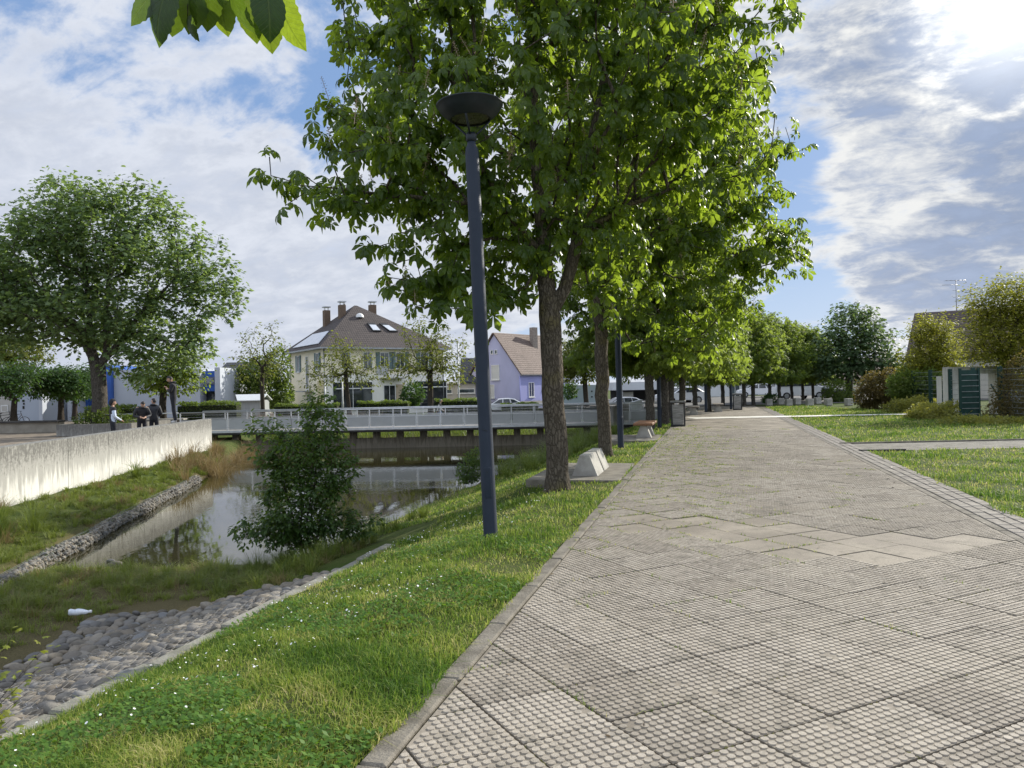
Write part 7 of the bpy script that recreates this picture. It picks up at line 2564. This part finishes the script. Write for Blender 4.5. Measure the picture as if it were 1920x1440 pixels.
def person(label, base, rz, pose, mats, hair='hair', hair_mat=None, jacket_r=1.0):
    """pose: joint overrides in metres; the figure faces -y before rz"""
    t = thing('person', base, label, 'person', None, rz)
    J = dict(pelvis=(0, 0, .93), belly=(0, -.005, 1.08), chest=(0, -.01, 1.27), upchest=(0, 0, 1.42), neck=(0, -.005, 1.51), skull=(0, -.012, 1.585),
             shL=(-.185, 0, 1.41), shR=(.185, 0, 1.41), elL=(-.25, .02, 1.13), elR=(.25, .02, 1.13), wrL=(-.24, -.10, .90), wrR=(.24, -.10, .90),
             hipL=(-.095, 0, .88), hipR=(.095, 0, .88), knL=(-.11, -.02, .49), knR=(.11, -.02, .49), anL=(-.12, .03, .09), anR=(.12, .03, .09), toL=(-.135, -.13, .035), toR=(.135, -.13, .035))
    J.update({k: v for k, v in pose.items() if k in J})
    E = [('pelvis', 'belly'), ('belly', 'chest'), ('chest', 'upchest'), ('upchest', 'neck'), ('neck', 'skull'), ('upchest', 'shL'), ('upchest', 'shR'), ('shL', 'elL'), ('shR', 'elR'), ('elL', 'wrL'), ('elR', 'wrR'),
         ('pelvis', 'hipL'), ('pelvis', 'hipR'), ('hipL', 'knL'), ('hipR', 'knR'), ('knL', 'anL'), ('knR', 'anR'), ('anL', 'toL'), ('anR', 'toR')]
    k = jacket_r
    rad = dict(pelvis=(.15, .11), belly=(.145 * k, .115 * k), chest=(.165 * k, .13 * k), upchest=(.14 * k, .10 * k), neck=.055, skull=.05, shL=.078 * k, shR=.078 * k, elL=.056 * k, elR=.056 * k, wrL=.036, wrR=.036,
               hipL=.098, hipR=.098, knL=.070, knR=.070, anL=.050, anR=.050, toL=.042, toR=.042)
    for s in 'LR':
        el, wr = np.array(J['el' + s]), np.array(J['wr' + s]); d = wr - el; d = d / np.linalg.norm(d)
        side = np.cross(d, [0, 0, 1.0]); side = side / (np.linalg.norm(side) + 1e-6); nn = np.cross(side, d)
        J['pa' + s] = tuple(wr + d * .075); rad['pa' + s] = (.036, .018); E.append(('wr' + s, 'pa' + s))
        for f, (off, ln) in enumerate(((-.028, .062), (-.010, .074), (.010, .070), (.027, .055))):
            a = f'f{f}a{s}'; c = f'f{f}b{s}'
            J[a] = tuple(wr + d * (.10 + ln * .35) + side * off - nn * .004); J[c] = tuple(wr + d * (.10 + ln * .85) + side * off * 1.1 - nn * .028)
            rad[a] = .0095; rad[c] = .0075; E += [('pa' + s, a), (a, c)]
        a = 'th' + s; J[a] = tuple(wr + d * .075 + side * (-.05 if s == 'L' else .05) - nn * .02); rad[a] = .010; E.append(('wr' + s, a))
    V, F = skin_body(J, E, rad)
    Va = np.array(V)
    zones = mats  # function(face centre, joints) -> material
    ml = list(dict.fromkeys([m for m in mats.values() if not callable(m) or isinstance(m, bpy.types.Material)]))
    b = MB()
    off = 0
    groups = {}
    wl, wr_ = np.array(J['wrL']), np.array(J['wrR'])
    for f in F:
        c = Va[list(f)].mean(0)
        if np.linalg.norm(c - wl) < .20 and np.linalg.norm(c - np.array(J['elL'])) > np.linalg.norm(wl - np.array(J['elL'])) + .01: m = mats['skin']
        elif np.linalg.norm(c - wr_) < .20 and np.linalg.norm(c - np.array(J['elR'])) > np.linalg.norm(wr_ - np.array(J['elR'])) + .01: m = mats['skin']
        elif c[2] > J['neck'][2] - .005: m = mats['skin']
        elif c[2] < .075 + min(J['anL'][2], J['anR'][2]) - .06 or (np.linalg.norm(c - np.array(J['toL'])) < .12) or (np.linalg.norm(c - np.array(J['toR'])) < .12): m = mats['shoe']
        elif c[2] < J['pelvis'][2] - .02 and abs(c[0]) < .34 and min(np.linalg.norm(c - np.array(J[q])) for q in ('hipL', 'hipR', 'knL', 'knR', 'anL', 'anR')) < min(np.linalg.norm(c - np.array(J[q])) for q in ('elL', 'elR', 'wrL', 'wrR')): m = mats['trousers']
        else:
            dl = min(np.linalg.norm(c - np.array(J[q])) for q in ('elR', 'wrR')); db = min(np.linalg.norm(c - np.array(J[q])) for q in ('chest', 'belly', 'upchest'))
            dl2 = min(np.linalg.norm(c - np.array(J[q])) for q in ('elL', 'wrL'))
            m = mats.get('sleeve', mats['jacket']) if min(dl, dl2) < db * .95 else mats['jacket']
        groups.setdefault(m, []).append(f)
    for m, fs in groups.items(): b.mi(m)
    b.v = [tuple(v) for v in V]
    for m, fs in groups.items():
        for f in fs: b.f.append(list(f)); b.m.append(b.mi(m)); b.sm.append(True)
    hc = np.array(J['skull']) + np.array(pose.get('head_off', (0, -.012, .075)))
    head_mesh(b, hc, pose.get('yaw', 0), pose.get('pitch', 0), mats['skin'])
    body = b.build('body', t)
    hp_ = hair_mat or M_hair
    if hair == 'hood':
        cap_mesh('hood', t, hc, pose.get('yaw', 0), pose.get('pitch', 0), mats['jacket'], low=.42, puff=1.22, back_low=-.97, hood=True)
    else:
        cap_mesh('hair', t, hc, pose.get('yaw', 0), pose.get('pitch', 0), hp_, low=.48, back_low=-.35)
        if hair == 'collar':
            b = MB(); c = np.array(J['neck']); b.tube([(c[0] + .10 * math.cos(a), c[1] + .02 + .095 * math.sin(a), c[2] + .015 * math.sin(a)) for a in np.linspace(0, 2 * PI, 17)], .042, mats['jacket'], n=8, caps=False); b.build('hood', t)
    return t


PZ = -.30
# dark hooded top with pale sleeves, seen from behind and the side
p = at(212, 800, 29.5)
person('person in a dark hood and vest with pale blue sleeves standing by the maple planter', (p[0], p[1], PZ), R(128), dict(wrR=(.13, -.26, .98), elR=(.25, .0, 1.13), wrL=(-.08, -.26, .98), elL=(-.24, .0, 1.13), pitch=R(14), knL=(-.11, -.05, .49)),
       dict(skin=M_skin, jacket=M_blk, sleeve=M_lightb, trousers=M_navy, shoe=M_shoed), hair='hood', jacket_r=1.12)
# bending forward, looking at the hands
p = at(266, 800, 30.6)
person('person in a dark jacket bending over and looking down at their hands', (p[0], p[1], PZ), R(35), dict(belly=(0, -.02, 1.07), chest=(0, -.07, 1.24), upchest=(0, -.14, 1.37), neck=(0, -.21, 1.44), skull=(0, -.26, 1.50), shL=(-.19, -.13, 1.36), shR=(.19, -.13, 1.36),
                                                                                                     elL=(-.30, -.08, 1.10), elR=(.30, -.10, 1.10), wrL=(-.08, -.33, 1.04), wrR=(.08, -.33, 1.04), head_off=(0, -.05, .055), pitch=R(38)),
       dict(skin=M_skin, jacket=M_blk2, trousers=M_navy, shoe=M_shoed), hair='collar', jacket_r=1.25)
# padded jacket, back to us, head turned
p = at(289, 800, 31.2)
person('person in a black quilted jacket with its hood down seen from behind', (p[0], p[1], PZ), R(200), dict(yaw=R(60), wrL=(-.10, -.28, 1.02), wrR=(.14, -.26, 1.0), elL=(-.27, -.02, 1.12), elR=(.27, -.02, 1.12)),
       dict(skin=M_skin, jacket=M_blk2, trousers=M_navy, shoe=M_shoed), hair='collar', jacket_r=1.3)
# standing on the wall, head bowed
yw_ = 28.6
p = (wallX(yw_) - .17, yw_, TOPZ)
person('tall person in black standing up on the concrete wall with bowed head', p, R(-75), dict(neck=(0, -.04, 1.52), skull=(0, -.075, 1.585), upchest=(0, -.015, 1.43), wrL=(-.05, -.21, 1.30), wrR=(.05, -.21, 1.31), elL=(-.22, -.08, 1.15), elR=(.22, -.08, 1.15), head_off=(0, -.035, .06), pitch=R(30), knR=(.10, .03, .50), anR=(.11, .10, .09), toR=(.12, -.06, .035)),
       dict(skin=M_skin, jacket=M_blk, trousers=M_navy, shoe=M_shoe), hair='collar', jacket_r=1.08)
# walker beyond the bridge
p = at(824, 780, 56)
person('walking person in a white shirt, dark vest and blue jeans beyond the bridge', (p[0], p[1], float(zt(p[0], p[1])) + .0), R(100), dict(hipL=(-.09, -.02, .88), knL=(-.10, -.24, .52), anL=(-.10, -.34, .12), toL=(-.10, -.48, .09), knR=(.10, .06, .49), anR=(.10, .34, .16), toR=(.10, .22, .05),
                                                                                              elL=(-.25, .12, 1.14), wrL=(-.22, .20, .92), elR=(.25, -.06, 1.13), wrR=(.20, -.26, .98), chest=(0, -.04, 1.27), upchest=(0, -.06, 1.42), neck=(0, -.09, 1.50), skull=(0, -.11, 1.57)),
       dict(skin=M_skin, jacket=M_navy, sleeve=M_shirt, trousers=M_jean, shoe=M_shoed), hair='hair', hair_mat=M_hairg)
